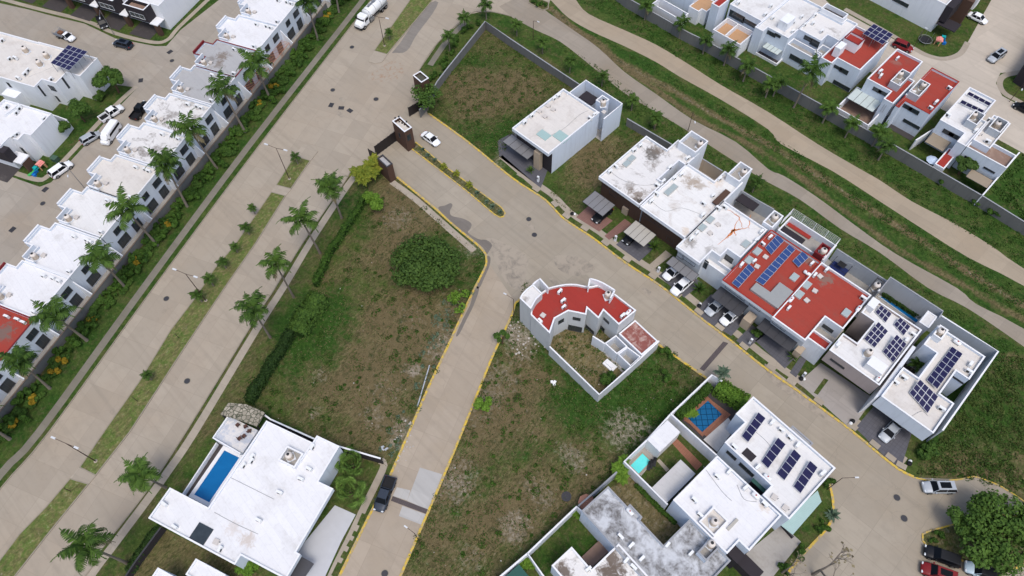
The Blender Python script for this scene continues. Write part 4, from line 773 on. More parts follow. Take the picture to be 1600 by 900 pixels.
pool('small bright turquoise pool in the corner of a walled garden', LG((158, 463), (203, 507), (137, 578), (90, 532)), WA2, M_SW2, None, None, wd=.2)
floor(p1, 'pool_court', W2(LG((330, 235), (550, 30), (690, 190), (760, 300), (575, 465)), 0), .03, R_DARK); floor(p1, 'brick_surround', W2(LG((500, 130), (655, 245), (520, 370), (390, 275)), 0), .045, M_BRICK)
floor(p1, 'patio_paving', W2(LG((500, 385), (640, 262), (680, 320), (578, 455)), 0), .05, R_CREAM)
p3 = house('house', 'long flat-roofed house with a heavily weathered grey roof', 'house', S(LH((470, 250), (590, 143), (700, 245), (712, 236), (778, 305), (765, 320), (893, 462), (1035, 315), (1320, 603), (1180, 760), (800, 760), (790, 600)), 5.6, -5), 5.6, wm=W_SKYTINT, rm=R_DIRTY, cm=C_GREY, group=BR)
block(p3, S(LH((1075, 500), (1145, 425), (1205, 465), (1130, 540)), 6.8, -5), 5.3, 6.8, 1.2, wm=W_SKYTINT, rm=R_CON, cm=C_GREY)
p4 = house('house', 'white-roofed house with a large brown stain, at the bottom edge', 'house', S(LH((260, 600), (390, 465), (500, 588), (650, 455), (870, 690), (700, 900), (400, 800)), 5.4, -5), 5.4, wm=W_SKYTINT, rm=R_STAIN, group=BR)
floor(p4, 'lawn', W2(LH((160, 500), (420, 252), (560, 400), (640, 480), (400, 640), (260, 640)), 0), .03, grassmat('deep_lawn', False, .25, 0, .6)); slab(p4, 'brick_terrace', S(LH((450, 520), (545, 430), (600, 480), (500, 590)), .6, -5), 0, .6, R_BROWN)
floor(p3, 'dry_lawn', W2(LH((600, 150), (700, 80), (980, 350), (890, 460)), 0), .03, M_DIRT)
wallrun('garden_wall', W2(LH((250, 640), (155, 502), (422, 248), (445, 270), (475, 300)), 3.0), 3.0, m=W_PALE, label='white wall around the green lawn at the bottom edge', cat='wall')
wallrun('garden_wall', W2(LH((-20, 650), (155, 502)), 3.0), 3.0, m=W_PALE, label='white wall leading off the bottom edge beside the dry lot', cat='wall')
wallrun('garden_wall', W2(LH((430, 245), (540, 150), (640, 60)), 2.6), 2.6, m=W_GREY, cm=C_GREY, label='low grey wall beside the dry lawn and banana plants', cat='wall')
gr = house('shed', 'small green-roofed shed at the bottom edge', 'shed', S(LH((20, 640), (105, 565), (160, 620), (90, 700)), 2.6, -5), 2.6, wm=W_PALE, rm=plain('green_sheet_roof', srgb(40, 84, 76), .6, .3), par=.02, cope=False)
# ================================================================== white mansion, bottom left
AM = 19.5
mn = house('house', 'large white-roofed house with a long blue pool, bottom left', 'house', S(LF((635, 122), (865, 232), (880, 195), (1000, 247), (890, 422), (965, 463), (775, 785), (803, 785), (735, 905), (685, 895), (495, 805), (475, 840), (35, 612), (145, 458), (335, 553)), 5.2, AM), 5.2, par=.3, wm=W_SKYTINT, rm=R_CLEAN, recess=2.2, rdir=(math.cos(math.radians(AM)), math.sin(math.radians(AM))), fac=W_DARK, slab=1.0)
slab(mn, 'dark_skylight', S(LF((297, 630), (368, 668), (312, 745), (238, 712)), 4.95, AM), 4.9, 5.0, GLASS)
block(mn, S(LF((735, 243), (822, 290), (765, 352), (690, 318)), 5.9, AM), 4.9, 5.9, .95, wm=W_WHITE, rm=R_CON)
wallrun('parapet_step', W2(LF((865, 232), (800, 330), (720, 410), (590, 690), (370, 580)), 5.05)[:2], 5.35, z0=4.9, th=.15, parent=mn)
wallrun('garden_wall', W2(LF((620, 90), (650, 112), (880, 215), (1040, 262), (1205, 310)), 2.6), 2.6, parent=mn, m=W_DARK, cm=C_WHITE)
slab(mn, 'terrace', S(LF((365, 205), (440, 100), (590, 165), (510, 285)), 2.3, AM), 0, 2.3, roofmat('tiled_terrace', srgb(186, 192, 202), srgb(220, 216, 210), .45, .55, .5, .9, 71))
wallrun('terrace_parapet', S(LF((500, 285), (365, 205), (440, 100)), 2.9, AM) if False else W2(LF((500, 285), (362, 205), (438, 98)), 2.9), 2.9, z0=2.2, parent=mn)
def hexmat():
    t = NT('stone_tile_roof'); v = t.n('ShaderNodeTexVoronoi'); v.inputs['Scale'].default_value = 1.7; t.l(t.coords(True), v.inputs['Vector']); v2 = t.n('ShaderNodeTexVoronoi'); v2.feature = 'DISTANCE_TO_EDGE'; v2.inputs['Scale'].default_value = 1.7; t.l(t.coords(True), v2.inputs['Vector'])
    c = t.mix(t.ramp(v2.outputs['Distance'], .02, .12), srgb(70, 74, 58), t.mix(v.outputs['Color'], srgb(128, 122, 108), srgb(176, 168, 152))); t.bump(v2.outputs['Distance'], .6, .1); return t.done(c, .9, .2)
slab(mn, 'tiled_roof', W2(LF((400, 88), (440, 30), (530, 38), (622, 78), (582, 148), (500, 118)), 3.6), 3.3, 3.6, hexmat())
b = MB()
for q in ((412, 92), (445, 40), (612, 82), (575, 140)): p = W2(LF(q), 3.3)[0]; b.box(p.x, p.y, 0, .25, .25, 3.3)
b.build('terrace_post', W_DARK, mn)
pool('long rectangular deep blue pool beside the large white roof', LF((420, 272), (498, 305), (345, 530), (268, 492)), WA3, C_WHITE, 19.5, None, wd=.6)
floor(mn, 'dark_deck', W2(LF((215, 490), (380, 232), (430, 240), (520, 290), (350, 545)), 0), .04, R_DARK); wallrun('low_wall', W2(LF((210, 488), (380, 230)), 1.0), 1.0, parent=mn, th=.12, m=W_WHITE)
slab(mn, 'garage_canopy', W2(LF((785, 790), (830, 815), (870, 838), (820, 910), (740, 905)), 2.6), 2.45, 2.6, K_DARK)
floor(mn, 'garden', W2(LF((985, 330), (1180, 370), (1090, 595), (970, 550), (900, 470)), 0), .03, M_LAWN); floor(mn, 'driveway', W2(LF((975, 545), (1080, 592), (1010, 720), (925, 905), (720, 905), (800, 760)), 0), .034, plain('driveway_concrete', srgb(186, 188, 192), .8, .3, var=.08, world=True, scale=1))
strip('sidewalk', LF((1205, 320), (1222, 345), (1190, 420), (1120, 560), (1060, 690), (990, 830), (945, 930)), 1.1, .038, M_SW2, n=2)
for q in (((1130, 600), (1160, 540), (1130, 525)[:2], (1098, 655)),): pass
M_SQ = grassmat('kerbside_grass', False, .3, .05, .35)
for a_, c_ in (((1130, 590), (1105, 650)), ((1090, 680), (1078, 705)), ((1068, 728), (1050, 758)), ((1038, 782), (1020, 815)), ((1008, 838), (975, 905))):
    p, q = W2(LF(a_, c_), 0); d = (q-p).normalized(); n = Vector((-d.y, d.x)); sheet('kerbside_grass', [p-n*.6, q-n*.6, q+n*.5, p+n*.5], .042, M_SQ)
wallrun('garden_wall', W2(LF((100, 655), (-30, 830), (-90, 920)), 1.8), 1.8, m=W_DARK, cm=FRAME, label='dark clipped wall beside the shaded yard, bottom left', cat='wall')
sheet('shaded_yard', W2(LF((100, 655), (480, 840), (640, 910), (-100, 930))), .03, grassmat('yard_grass', False, .6, 0, .2))
n1 = house('house', 'pair of white-roofed blocks cut by the bottom edge, left of centre', 'house', S(LF((215, 905), (277, 815), (430, 895), (380, 960)), 5.2, AM), 5.2, par=.25, wm=W_SKYTINT, rm=R_CLEAN); block(n1, S(LF((50, 905), (87, 862), (175, 905), (140, 960)), 5.2, AM), 0, 5.2, .25, wm=W_SKYTINT, rm=R_CLEAN)
# ================================================================== left rows
A23 = math.radians(23); ca, sa = math.cos(A23), math.sin(A23)
def L2(x, y): return Vector((x*ca-y*sa, x*sa+y*ca))
ROWL = 'white row houses along the left side of the avenue'
rows = [(-11, 'red'), (-2.4, 'w'), (6.0, 'w'), (14.6, 'w'), (23.1, 'red'), (31.6, 'pink'), (40.1, 'w'), (48.8, 'w'), (57.1, 's'), (65.8, 's'), (74.3, 's'), (83.0, 'g'), (91.2, 'm'), (99.7, 'w'), (108.2, 'w'), (116.7, 'w')]
lab = {-11: 'off', 14.6: 'row house below the red-roofed one, at the left edge behind palms', 23.1: 'row house with a red roof partly cut by the left edge', 31.6: 'white row house with a maroon street parapet, next above the red-roofed one',
       40.1: 'spotless white-roofed row house, second above the red-roofed row house', 48.8: 'row house with small debris spots on its white roof, third above the red roof', 57.1: 'row house with cream roof beside the white van, fourth above the red roof',
       65.8: 'row house with scattered grey patches beside the black pickup bed, fifth above the red roof', 74.3: 'row house with large grey blotches on its white roof, just below the grey-roofed one', 83.0: 'row house with a plain grey roof and dark water stain',
       91.2: 'row house with grey roof, maroon parapet and tan boards', 99.7: 'white-roofed row house above the maroon-edged grey roof', 108.2: 'second white-roofed row house above the maroon-edged grey roof, cut by the top edge', 116.7: 'topmost row house, mostly beyond the top edge', 6.0: 'lowest row house at the left edge behind the palms', -2.4: 'row house off the lower left edge'}
RG2 = roofmat('spotty_white_roof', srgb(220, 218, 215), srgb(116, 108, 100), .51, .61, .33, .85, 81)
for Y0, kd in rows:
    if Y0 < -5: continue
    P = [L2(x, y) for x, y in ((-106.1, Y0-5.5), (-106.1, Y0-1.5), (-104, Y0-1.5), (-104, Y0-.02), (-94, Y0-.02), (-94, Y0-8.48), (-103.4, Y0-8.48), (-103.4, Y0-5.5))]
    rm = {'red': R_RED, 'w': R_CLEAN, 's': RG2, 'g': R_GREY, 'm': R_GREY, 'pink': R_CLEAN}[kd]
    if Y0 == 57.1: rm = R_CREAM
    if Y0 == 48.8: rm = R_WHITE
    cm = {'red': C_MAR, 'm': C_MAR, 'pink': C_WHITE}.get(kd, C_WHITE)
    h = house('house', lab.get(Y0, ''), 'house', P, 5.9, wm=W_SKYTINT, rm=rm, cm=cm, group=ROWL)
    # front wall of the roof terrace is a higher dark-faced panel
    wallrun('front_parapet', [L2(-106.1, Y0-5.4), L2(-106.1, Y0-1.6)], 6.3, z0=3.2, th=.24, parent=h, m=W_MAROON if kd in ('m', 'pink', 'red') else W_SKYTINT, cm=C_MAR if kd in ('m', 'pink', 'red') else C_WHITE)
    q = [L2(-103.4, Y0-8.3), L2(-103.4, Y0-5.6)]; wallrun('tank_screen', q, 6.9, z0=5.3, th=.16, parent=h, m=W_SKYTINT)
    wallrun('tank_screen', [L2(-103.3, Y0-8.3), L2(-101.2, Y0-8.3)], 6.5, z0=5.3, th=.16, parent=h, m=W_SKYTINT)
    a, c = L2(-94, Y0-8.48), L2(-94, Y0-.02)
    win_uv(h, a, c, 2.2, 3.6, 3.6, 4.8, 1); win_uv(h, a, c, 5.4, 7.3, 3.5, 4.8, 1); win_uv(h, a, c, 1.6, 4.0, .5, 2.4, 2, 'glass_door'); win_uv(h, a, c, 5.6, 7.4, .3, 2.4, 1, 'glass_door')
    b = MB(); o = L2(-94.0, Y0-7.0); c0 = L2(-93.0, Y0-6.6)
    floor(h, 'back_patio', [L2(-94, Y0-8.4), L2(-91.6, Y0-8.4), L2(-91.6, Y0-.1), L2(-94, Y0-.1)], .04, R_CON)
    # sloping party fin of the back patio
    f = MB(); x0, x1 = -94.0, -91.7
    for s_ in (-.09, .09):
        pts = [(*L2(x0, Y0-.1+s_), 0), (*L2(x1, Y0-.1+s_), 0), (*L2(x1, Y0-.1+s_), 1.9), (*L2(x0, Y0-.1+s_), 4.6)]; f.face(pts if s_ < 0 else pts[::-1])
    f.face([(*L2(x0, Y0-.19), 4.6), (*L2(x1, Y0-.19), 1.9), (*L2(x1, Y0-.01), 1.9), (*L2(x0, Y0-.01), 4.6)]); f.build('party_fin', W_WHITE, h)
    if kd in ('m',) or Y0 == 99.7:
        for yy in (1.0, 4.6):
            P_ = [L2(-93.95, Y0-yy-3.2), L2(-91.9, Y0-yy-3.2), L2(-91.9, Y0-yy), L2(-93.95, Y0-yy)]; b = MB()
            for k in range(9):
                p_, q_ = P_[0].lerp(P_[3], k/8), P_[1].lerp(P_[2], k/8); b.tube([(*p_, 2.6), (*q_, 2.6)], .05, 4)
            b.tube([(*P_[1], 2.55), (*P_[2], 2.55)], .07, 4); b.tube([(*P_[1], 0), (*P_[1], 2.55)], .06, 4); b.tube([(*P_[2], 0), (*P_[2], 2.55)], .06, 4); b.build('timber_pergola', plain('timber', srgb(176, 122, 96), .8), h)
wallrun('garden_wall', [L2(-91.5, y) for y in np.arange(-6, 122, 8)], 1.9, m=W_BLOCK, cm=plain('brown_coping', srgb(110, 96, 84), .9), label='long low block wall behind the left row houses and their shrubs', cat='wall')
# white houses beyond the row
def la(*p): return Zm(0, 0, 6.667, p)
def lb(*p): return Zm(0, 120, 5, p)
def lc(*p): return Zm(220, 0, 6.667, p)
def t00(*p): return T(0, 0, p)
g1 = house('house', 'white house with a raised solar array on posts, upper left', 'house', S(t00((-200, 430), (105, 500), (205, 548), (265, 495), (345, 520), (420, 448), (500, 480), (585, 380), (575, 345), (470, 305), (250, 265), (200, 285), (130, 235), (30, 200), (-150, 130)), 6.6, 24), 6.6, wm=W_WHITE, rm=R_CREAM)
for q in (((235, 540), (285, 595)), ((385, 490), (435, 545)), ((300, 532), (355, 570)), ((290, 610), (335, 668)), ((345, 600), (380, 635)), ((335, 668), (390, 712)), ((40, 515), (75, 545)), ((0, 550), (30, 585))): win(g1, *t00(*q))
slab(g1, 'side_annex', S(t00((0, 590), (90, 610), (130, 590), (60, 540)), 3.4, 24), 0, 3.4, W_WHITE)
g2 = house('house', 'white house with dark street front beside the toy playhouse, left edge', 'house', S(lb((-80, 140), (400, 285), (232, 467), (198, 432), (138, 492), (60, 468), (5, 552), (-150, 500)), 6.3, 24), 6.3, wm=W_WHITE, rm=R_CLEAN)
win(g2, *lb((155, 550), (210, 597)))
wallrun('divider', W2(lb((35, 300), (150, 215)), 6.3), 6.4, z0=5.8, parent=g2)
wallrun('side_wall', W2(lb((395, 290), (520, 335), (480, 385)), 2.6), 2.6, parent=g2)
k24 = math.radians(24); e24 = Vector((math.cos(k24), math.sin(k24))); f24 = Vector((-e24.y, e24.x))
p = W2(lb((5, 552)), 6.3)[0]; slab(g2, 'dark_front', [p-e24*9-f24*.8, p+e24*1.0-f24*.8, p+e24*1.0+f24*.8, p-e24*9+f24*.8], 3.1, 5.9, W_DARK)
q = W2(lb((150, 640)), 3.2)[0]; slab(g2, 'entrance_canopy', [q-e24*2-f24*1, q+e24*1.2-f24*1, q+e24*1.2+f24*1.4, q-e24*2+f24*1.4], 3.0, 3.25, C_WHITE); slab(g2, 'stone_pillar', [q+e24*.6-f24*.6, q+e24*1.2-f24*.6, q+e24*1.2+f24*1.2, q+e24*.6+f24*1.2], 0, 3.0, W_BROWN)
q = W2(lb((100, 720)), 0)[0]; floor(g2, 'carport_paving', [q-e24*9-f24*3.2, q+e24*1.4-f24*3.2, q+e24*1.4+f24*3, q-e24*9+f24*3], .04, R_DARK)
fwin(g1, (math.cos(k24), math.sin(k24)), [(.5, 1.0, 1.0, 2.6)], 0) if False else None
# houses along the top-left street
o = G(257, 56); A20 = math.radians(21.5); u = Vector((-math.cos(A20), -math.sin(A20))); v = Vector((-math.sin(A20), math.cos(A20)))   # u to the left along the front, v to the back
labs = ['white end house of the top-left terrace with brown balcony floor, beside the avenue-side corner', 'terrace house second from the corner with dark upper front, parked car below', 'terrace house third from the corner, top left', 'terrace house fourth from the corner, top-left', 'terrace house at the far top-left edge']
for k in range(5):
    q = o.to_2d()+u*(8.4*k)+v*(0.9*0); P = [q+v*2.2, q+u*8.35+v*2.2, q+u*8.35+v*15, q+v*15]
    h = house('house', labs[k], 'house', P, 6.3, wm=W_WHITE, rm=R_WHITE, group='terrace houses along the top-left street')
    Pb = [q+u*1.6+v*.4, q+u*7.6+v*.4, q+u*7.6+v*5.0, q+u*1.6+v*5.0]
    Pb = [q+u*2.2-v*.2, q+u*7.8-v*.2, q+u*7.8+v*2.15, q+u*2.2+v*2.15]; B = ccw(Pb); block(h, Pb, 2.9, 6.3, 1.0, wm=W_DARK, rm=R_BROWN); bb = [Vector((*p, 0)) for p in Pb]
    a, c = B[0], B[1]
    for i in range(4):
        a, c = B[i], B[(i+1) % 4]; d = (c-a).normalized(); nn = Vector((d.y, -d.x))
        if nn.dot(-v) > .9: win_uv(h, a, c, .9, 4.7, 3.6, 4.7, 2, frame=FRAMEW)
    slab(h, 'entrance_canopy', [q+u*.1-v*.4, q+u*2.2-v*.4, q+u*2.2+v*2.1, q+u*.1+v*2.1], 2.8, 3.0, C_WHITE); slab(h, 'stone_pillar', [q+u*.3-v*.4, q+u*1.3-v*.4, q+u*1.3+v*.4, q+u*.3+v*.4], 0, 2.8, W_BROWN)
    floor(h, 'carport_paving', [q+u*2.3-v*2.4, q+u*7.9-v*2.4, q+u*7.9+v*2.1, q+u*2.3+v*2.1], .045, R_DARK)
    e = [q+u*.1+v*2.2, q+v*15]
win(house_ := bpy.data.objects[[o_.name for o_ in C.objects if o_.get('label') == labs[0]][0]], *lc((130, 165), (190, 220)), mull=0)
# ================================================================== gatehouses and gates
def LD(*p): return Zm(560, 140, 6.667, p)
gm = house('gatehouse', 'dark brown guard tower with open white-rimmed roof between the two gates', 'guardhouse', S(LD((345, 325), (425, 285), (562, 385), (485, 442)), 5.6, -4), 5.6, par=.8, wm=W_BROWN, rm=R_CREAM)
win(gm, *LD((505, 480), (548, 510)), mull=0); win(gm, *LD((420, 450), (440, 500)), mull=0)
b = MB()
for q in ((390, 335), (425, 335), (455, 350), (480, 365), (510, 385)): p = W2(LD(q), 4.9)[0]; b.box(p.x, p.y, 4.8, .25, .2, .3)
b.build('roof_equipment', FRAME, gm)
b = MB()
for q in ((382, 293), (420, 278), (500, 330)): p = W2(LD(q), 5.8)[0]; b.box(p.x, p.y, 5.6, .22, .3, .25); b.tube([(p.x, p.y, 5.2), (p.x, p.y, 5.6)], .05, 6)
b.build('floodlight', FRAME, gm)
gl = house('gatehouse', 'brown guardhouse with grey roof beside the clump of yellow-green palms', 'guardhouse', S(LD((190, 715), (245, 680), (365, 765), (300, 805)), 4.6, -4), 4.6, par=.3, wm=W_BROWN, rm=R_GREY, cm=FRAME)
gt = house('gatehouse', 'square brown gate tower with mossy roof behind the bare-branched tree', 'guardhouse', S(T(1, 0, [(978, 470), (1025, 445), (1082, 485), (1035, 515)]), 4.8, -4), 4.8, par=.5, wm=W_BROWN, rm=roofmat('mossy_roof', srgb(84, 84, 74), srgb(50, 60, 40), .5, .7, .6, .7, 91), cm=C_WHITE)
M_GATE = plain('black_gate_steel', srgb(38, 34, 36), .5, .4)
def gate(label, p0, p1, h, n):
    a, c = G(*p0), G(*p1); t = thing('gate', label, 'gate', tuple(a.lerp(c, .5)), 'sliding black gates at the estate entrance'); d = (c-a).normalized(); nn = Vector((-d.y, d.x, 0)); L = (c-a).length
    for k in range(n):
        x0, x1 = a+d*(L*k/n+.04), a+d*(L*(k+1)/n-.04); b = MB(); m = (x0+x1)/2; b.box(m.x, m.y, .12, (x1-x0).length, .06, h-.12, math.atan2(d.y, d.x)); b.build('gate_panel', M_GATE, t)
    b = MB()
    for k in range(n+1): p = a+d*(L*k/n); b.box(p.x, p.y, .05, .1, .12, h+.05, math.atan2(d.y, d.x))
    b.build('gate_frame', M_GATE, t)
gate('long black sliding gate left of the brown guard tower', LD((190, 690))[0], LD((425, 515))[0], 2.7, 7); gate('short black gate right of the guard tower under the branches', LD((535, 282))[0], LD((715, 175))[0], 2.5, 4)
gate('black gate return beside the left guardhouse', LD((128, 715))[0], LD((205, 762))[0], 2.7, 2)

fwin(p1, (-1, -.05), [(1.2, 2.2, 3.8, 4.8)], 1); fwin(p1, (-.06, -1), [(1.0, 2.6, 4.4, 5.2), (3.4, 5.8, 4.2, 5.2)], 1)
yb = W2(Z5((640, 445), (860, 580)), 3.2)+W2(Z6((-180, -120), (160, 85), (330, 180)), 3.2)+W2(Z6((985, 590), (1560, 960)), 3.6)+W2(Z7((378, 202), (885, 530)), 5.0)
yb = sorted(yb, key=lambda p: p.x); sheet('rear_yards', [Vector((p.x, p.y)) for p in yb]+[Vector((p.x, p.y-7)) for p in yb[::-1]], .03, R_CON)
# ================================================================== small things: kit
PROTO = {}; QUEUE = []
def part(root, name, mb, mat, smooth=False): return mb.build(name, mat, root, smooth)
def put(kind, make, x, y, z, rz, phrase, cat, host, group=None, scale=1.0, tilt=None):
    "first use moves the prototype itself, later ones are copies with their parts"
    if kind not in PROTO: PROTO[kind] = o = make(); 
    else: o = dup(PROTO[kind])
    o.location = (x, y, z); o.rotation_euler = (tilt[0] if tilt else 0, tilt[1] if tilt else 0, rz); o.scale = (scale,)*3 if not hasattr(scale, '__len__') else scale
    o['category'] = cat; 
    if group: o['group'] = group
    elif 'group' in o: del o['group']
    QUEUE.append([o, phrase, host]); return o
ORD = ['first', 'second', 'third', 'fourth', 'fifth', 'sixth', 'seventh', 'eighth', 'ninth', 'tenth', 'eleventh', 'twelfth', 'thirteenth', 'fourteenth', 'fifteenth', 'sixteenth', 'seventeenth', 'eighteenth', 'nineteenth', 'twentieth', 'twenty-first', 'twenty-second', 'twenty-third', 'twenty-fourth', 'twenty-fifth', 'twenty-sixth', 'twenty-seventh', 'twenty-eighth', 'twenty-ninth', 'thirtieth'] + ['thirty-'+q for q in ('first', 'second', 'third', 'fourth', 'fifth', 'sixth', 'seventh', 'eighth', 'ninth')]+['fortieth']+['forty-'+q for q in ('first', 'second', 'third', 'fourth', 'fifth', 'sixth', 'seventh', 'eighth', 'ninth')]+['fiftieth']
def relabel():
    d = {}
    for q in QUEUE: d.setdefault((q[1], q[2]), []).append(q[0])
    for (ph, host), L in d.items():
        if len(L) > 50:
            for o in L: o['label'] = (ph+' '+host).strip()
            continue
        if len(L) == 1: L[0]['label'] = (ph+' '+host).strip(); continue
        P = [px(o.location) for o in L]; vert = (max(p[1] for p in P)-min(p[1] for p in P)) > 1.1*(max(p[0] for p in P)-min(p[0] for p in P))
        L = [o for _, o in sorted(zip([p[1 if vert else 0] for p in P], L), key=lambda t: t[0])]
        for i, o in enumerate(L): o['label'] = ' '.join(('%s %s %s, from the %s' % (ORD[i] if i < len(L)-1 or len(L) < 3 else 'last', ph, host, 'top' if vert else 'left')).split()).replace(' ,', ',')
WHITEP = plain('white_enamel', srgb(226, 228, 228), .45, .4, var=.04); BLACKP = plain('black_plastic', srgb(34, 34, 36), .5, .4); METAL = plain('galvanised_steel', srgb(150, 152, 154), .45, .5, .6); BEIGEP = plain('beige_tank_plastic', srgb(186, 172, 156), .6, .3, var=.06); CREAMP = plain('cream_tank_plastic', srgb(214, 206, 198), .55, .3, var=.05); RUST = plain('rusty_steel', srgb(120, 84, 62), .9, .2)
def mk_ac():
    t = thing('air_conditioner'); b = MB(); b.box(0, 0, .08, .86, .36, .62); b.box(0, 0, .70, .88, .38, .02); part(t, 'casing', b, WHITEP)
    b = MB(); b.tube([(-.12, -.18, .38), (-.12, -.2, .38)], .24, 14); part(t, 'fan_grille', b, BLACKP)
    b = MB(); [b.box(s*.32, 0, 0, .06, .44, .08) for s in (-1, 1)]; part(t, 'foot', b, METAL); return t
def mk_tank():
    t = thing('water_tank'); b = MB(); pr = [(.52, 0)]
    for k in range(5): z = .08+k*.19; pr += [(.56, z), (.56, z+.12), (.53, z+.15)]
    pr += [(.54, 1.02)]; b.lathe(0, 0, pr, 20); part(t, 'tank_body', b, BEIGEP)
    b = MB(); b.lathe(0, 0, [(.54, 1.02), (.52, 1.14), (.38, 1.3), (.24, 1.38), (.2, 1.38)], 20); part(t, 'tank_dome', b, CREAMP, True)
    b = MB(); b.lathe(0, 0, [(.21, 1.38), (.22, 1.46), (.18, 1.49)], 16); part(t, 'lid', b, BLACKP)
    b = MB(); b.box(0, 0, -.14, 1.3, 1.3, .14); part(t, 'base_slab', b, W_PALE); return t
def mk_gas():
    t = thing('gas_tank'); b = MB(); P = [(-.62, 0, .42), (-.58, 0, .42), (-.48, 0, .42), (.48, 0, .42), (.58, 0, .42), (.62, 0, .42)]; b.tube(P, [.08, .22, .3, .3, .22, .08], 14); part(t, 'tank_body', b, WHITEP, True)
    b = MB(); b.tube([(0, 0, .7), (0, 0, .82)], .1, 10); part(t, 'valve_cap', b, plain('red_cap', srgb(170, 50, 46), .5)); b = MB(); [b.box(s*.35, 0, 0, .08, .4, .2) for s in (-1, 1)]; part(t, 'foot', b, METAL); return t
def mk_sky():
    t = thing('skylight'); b = MB(); b.box(0, 0, 0, 1.1, 1.5, .3); part(t, 'curb', b, plain('pale_curb', srgb(184, 184, 180), .7)); b = MB(); b.face([(-.5, -.7, .31), (.5, -.7, .31), (.5, .7, .31), (-.5, .7, .31)])
    part(t, 'pane', b, plain('frosted_pane', srgb(160, 172, 172), .25, .5)); return t
def mk_hatch():
    t = thing('roof_vent'); b = MB(); b.box(0, 0, 0, .7, .7, .22); b.box(0, 0, .22, .8, .8, .05); part(t, 'cover', b, plain('vent_cover', srgb(196, 190, 184), .7)); b = MB(); b.tube([(.5, .1, 0), (.5, .1, .45)], .05, 8); part(t, 'pipe', b, METAL); return t
def mk_dish():
    t = thing('satellite_dish'); b = MB(); b.tube([(0, 0, 0), (0, 0, .6)], .03, 6); part(t, 'mast', b, METAL); b = MB(); b.lathe(0, 0, [(.02, .6), (.18, .63), (.32, .72), (.34, .74), (.3, .71)], 14); part(t, 'dish', b, METAL); return t
def roofkit(z, host, ac=(), tank=(), gas=(), sky=(), hatch=(), rot=0, tz=None, skyrot=None):
    r0 = math.radians(rot)
    for p in ac: g_ = G(p[0], p[1], z+.4); put('ac', mk_ac, g_.x, g_.y, z+.01, r0+(math.pi/2 if (int(p[0]*3+p[1]) % 3) else 0)+random.uniform(-.12, .12), 'white air conditioner', 'cooler', 'on '+host, 'air conditioners on the roofs', random.uniform(.95, 1.15))
    for p in tank: zz = tz if tz is not None else z; g_ = G(p[0], p[1], zz+1.4); put('tank', mk_tank, g_.x, g_.y, zz+.15, random.uniform(0, 6), 'beige water tank with black lid', 'water tank', 'on '+host, 'water tanks on the roofs')
    for p in gas: g_ = G(p[0], p[1], z+.5); put('gas', mk_gas, g_.x, g_.y, z+.01, r0+random.choice((0, math.pi/2)), 'white gas tank', 'gas tank', 'on '+host, 'gas tanks on the roofs')
    for p in sky: g_ = G(p[0], p[1], z+.3); put('sky', mk_sky, g_.x, g_.y, z+.01, r0+(skyrot if skyrot is not None else 0), 'pale box skylight', 'skylight', 'on '+host, 'box skylights on the roofs')
    for p in hatch: g_ = G(p[0], p[1], z+.2); put('hatch', mk_hatch, g_.x, g_.y, z+.01, r0+random.uniform(-.2, .2), 'small boxy roof vent', 'vent', 'on '+host, 'roof vents')
roofkit(6.1, 'the detached glass-panelled house', ac=t20((265, 615), (292, 598), (125, 722), (80, 765), (490, 740), (520, 715)), hatch=t20((225, 660), (170, 695), (257, 683), (206, 727), (575, 700)))
roofkit(6.1, 'the glass-panelled house tower', tank=t20((572, 628)), tz=6.1)
roofkit(6.1, 'the first roof of the joined row', ac=t21((613, 172), (650, 140), (765, 38), (803, 10), (988, 148), (1100, 88), (945, 235), (910, 260)), sky=t21((718, 120), (748, 88))); roofkit(6.1, 'the first tank tower', tank=Z5((632, 278)), tz=6.7)
roofkit(6.1, 'the clean roof beside the brick pergola', ac=t21((870, 358), (905, 312), (1017, 212), (1060, 190), (1298, 218), (1258, 322), (1200, 372), (1193, 445)), sky=t21((978, 298), (1010, 270))); roofkit(6.1, 'the second tank tower', tank=Z5((1090, 572)), tz=6.7)
roofkit(6.1, 'the rust-streaked roof', ac=t21((1122, 592), (1157, 555), (1290, 402), (1333, 395), (1560, 548), (1530, 600)), sky=t21((1240, 470), (1190, 520), (1462, 622)), hatch=t21((1287, 502), (1238, 555))); roofkit(6.1, 'the tower behind the rust-streaked roof', tank=Z6((348, 248)), tz=6.5)
roofkit(6.2, 'the red roof with blue solar arrays', ac=Z6((290, 470), (215, 540), (125, 720), (725, 745))+t21((1435, 755)), sky=Z6((158, 615), (72, 705)), hatch=Z6((242, 675), (153, 775)), gas=Z6((675, 842))); roofkit(6.2, 'the maroon tower of the red roof', tank=Z6((857, 598)), tz=6.4)
def Q4(*p): return Zm(750, 312, 1.882, p)
roofkit(6.2, 'the worn red roof', ac=t32((130, 125), (595, 65))+Z6((755, 865), (880, 810)), sky=Q4((925, 227), (940, 278), (962, 250), (1078, 332)), hatch=Q4((985, 268), (961, 296), (1000, 225)), gas=t32((568, 127), (145, 70)))
b5 = S(Z7((155, 350), (228, 205), (325, 250), (205, 390)), 6.4); tw = house('tank_tower', 'dark-walled tank tower between the worn red roof and the solar house', 'tower', b5, 6.6, par=1.2, wm=W_GREY, rm=R_CON, cm=FRAME); roofkit(6.2, 'the dark-walled tank tower', tank=Z7((258, 268)), tz=5.5)
roofkit(6.4, 'the four-array solar house', ac=t32((908, 290), (865, 325), (435, 355)), tank=t32((640, 392)), gas=t32((690, 565)))
roofkit(6.2, 'the last house of the right row', ac=t32((850, 560), (800, 590), (1265, 475), (1255, 520), (1085, 755)), tank=t32((1088, 262)), gas=t32((1185, 338)), tz=6.7)
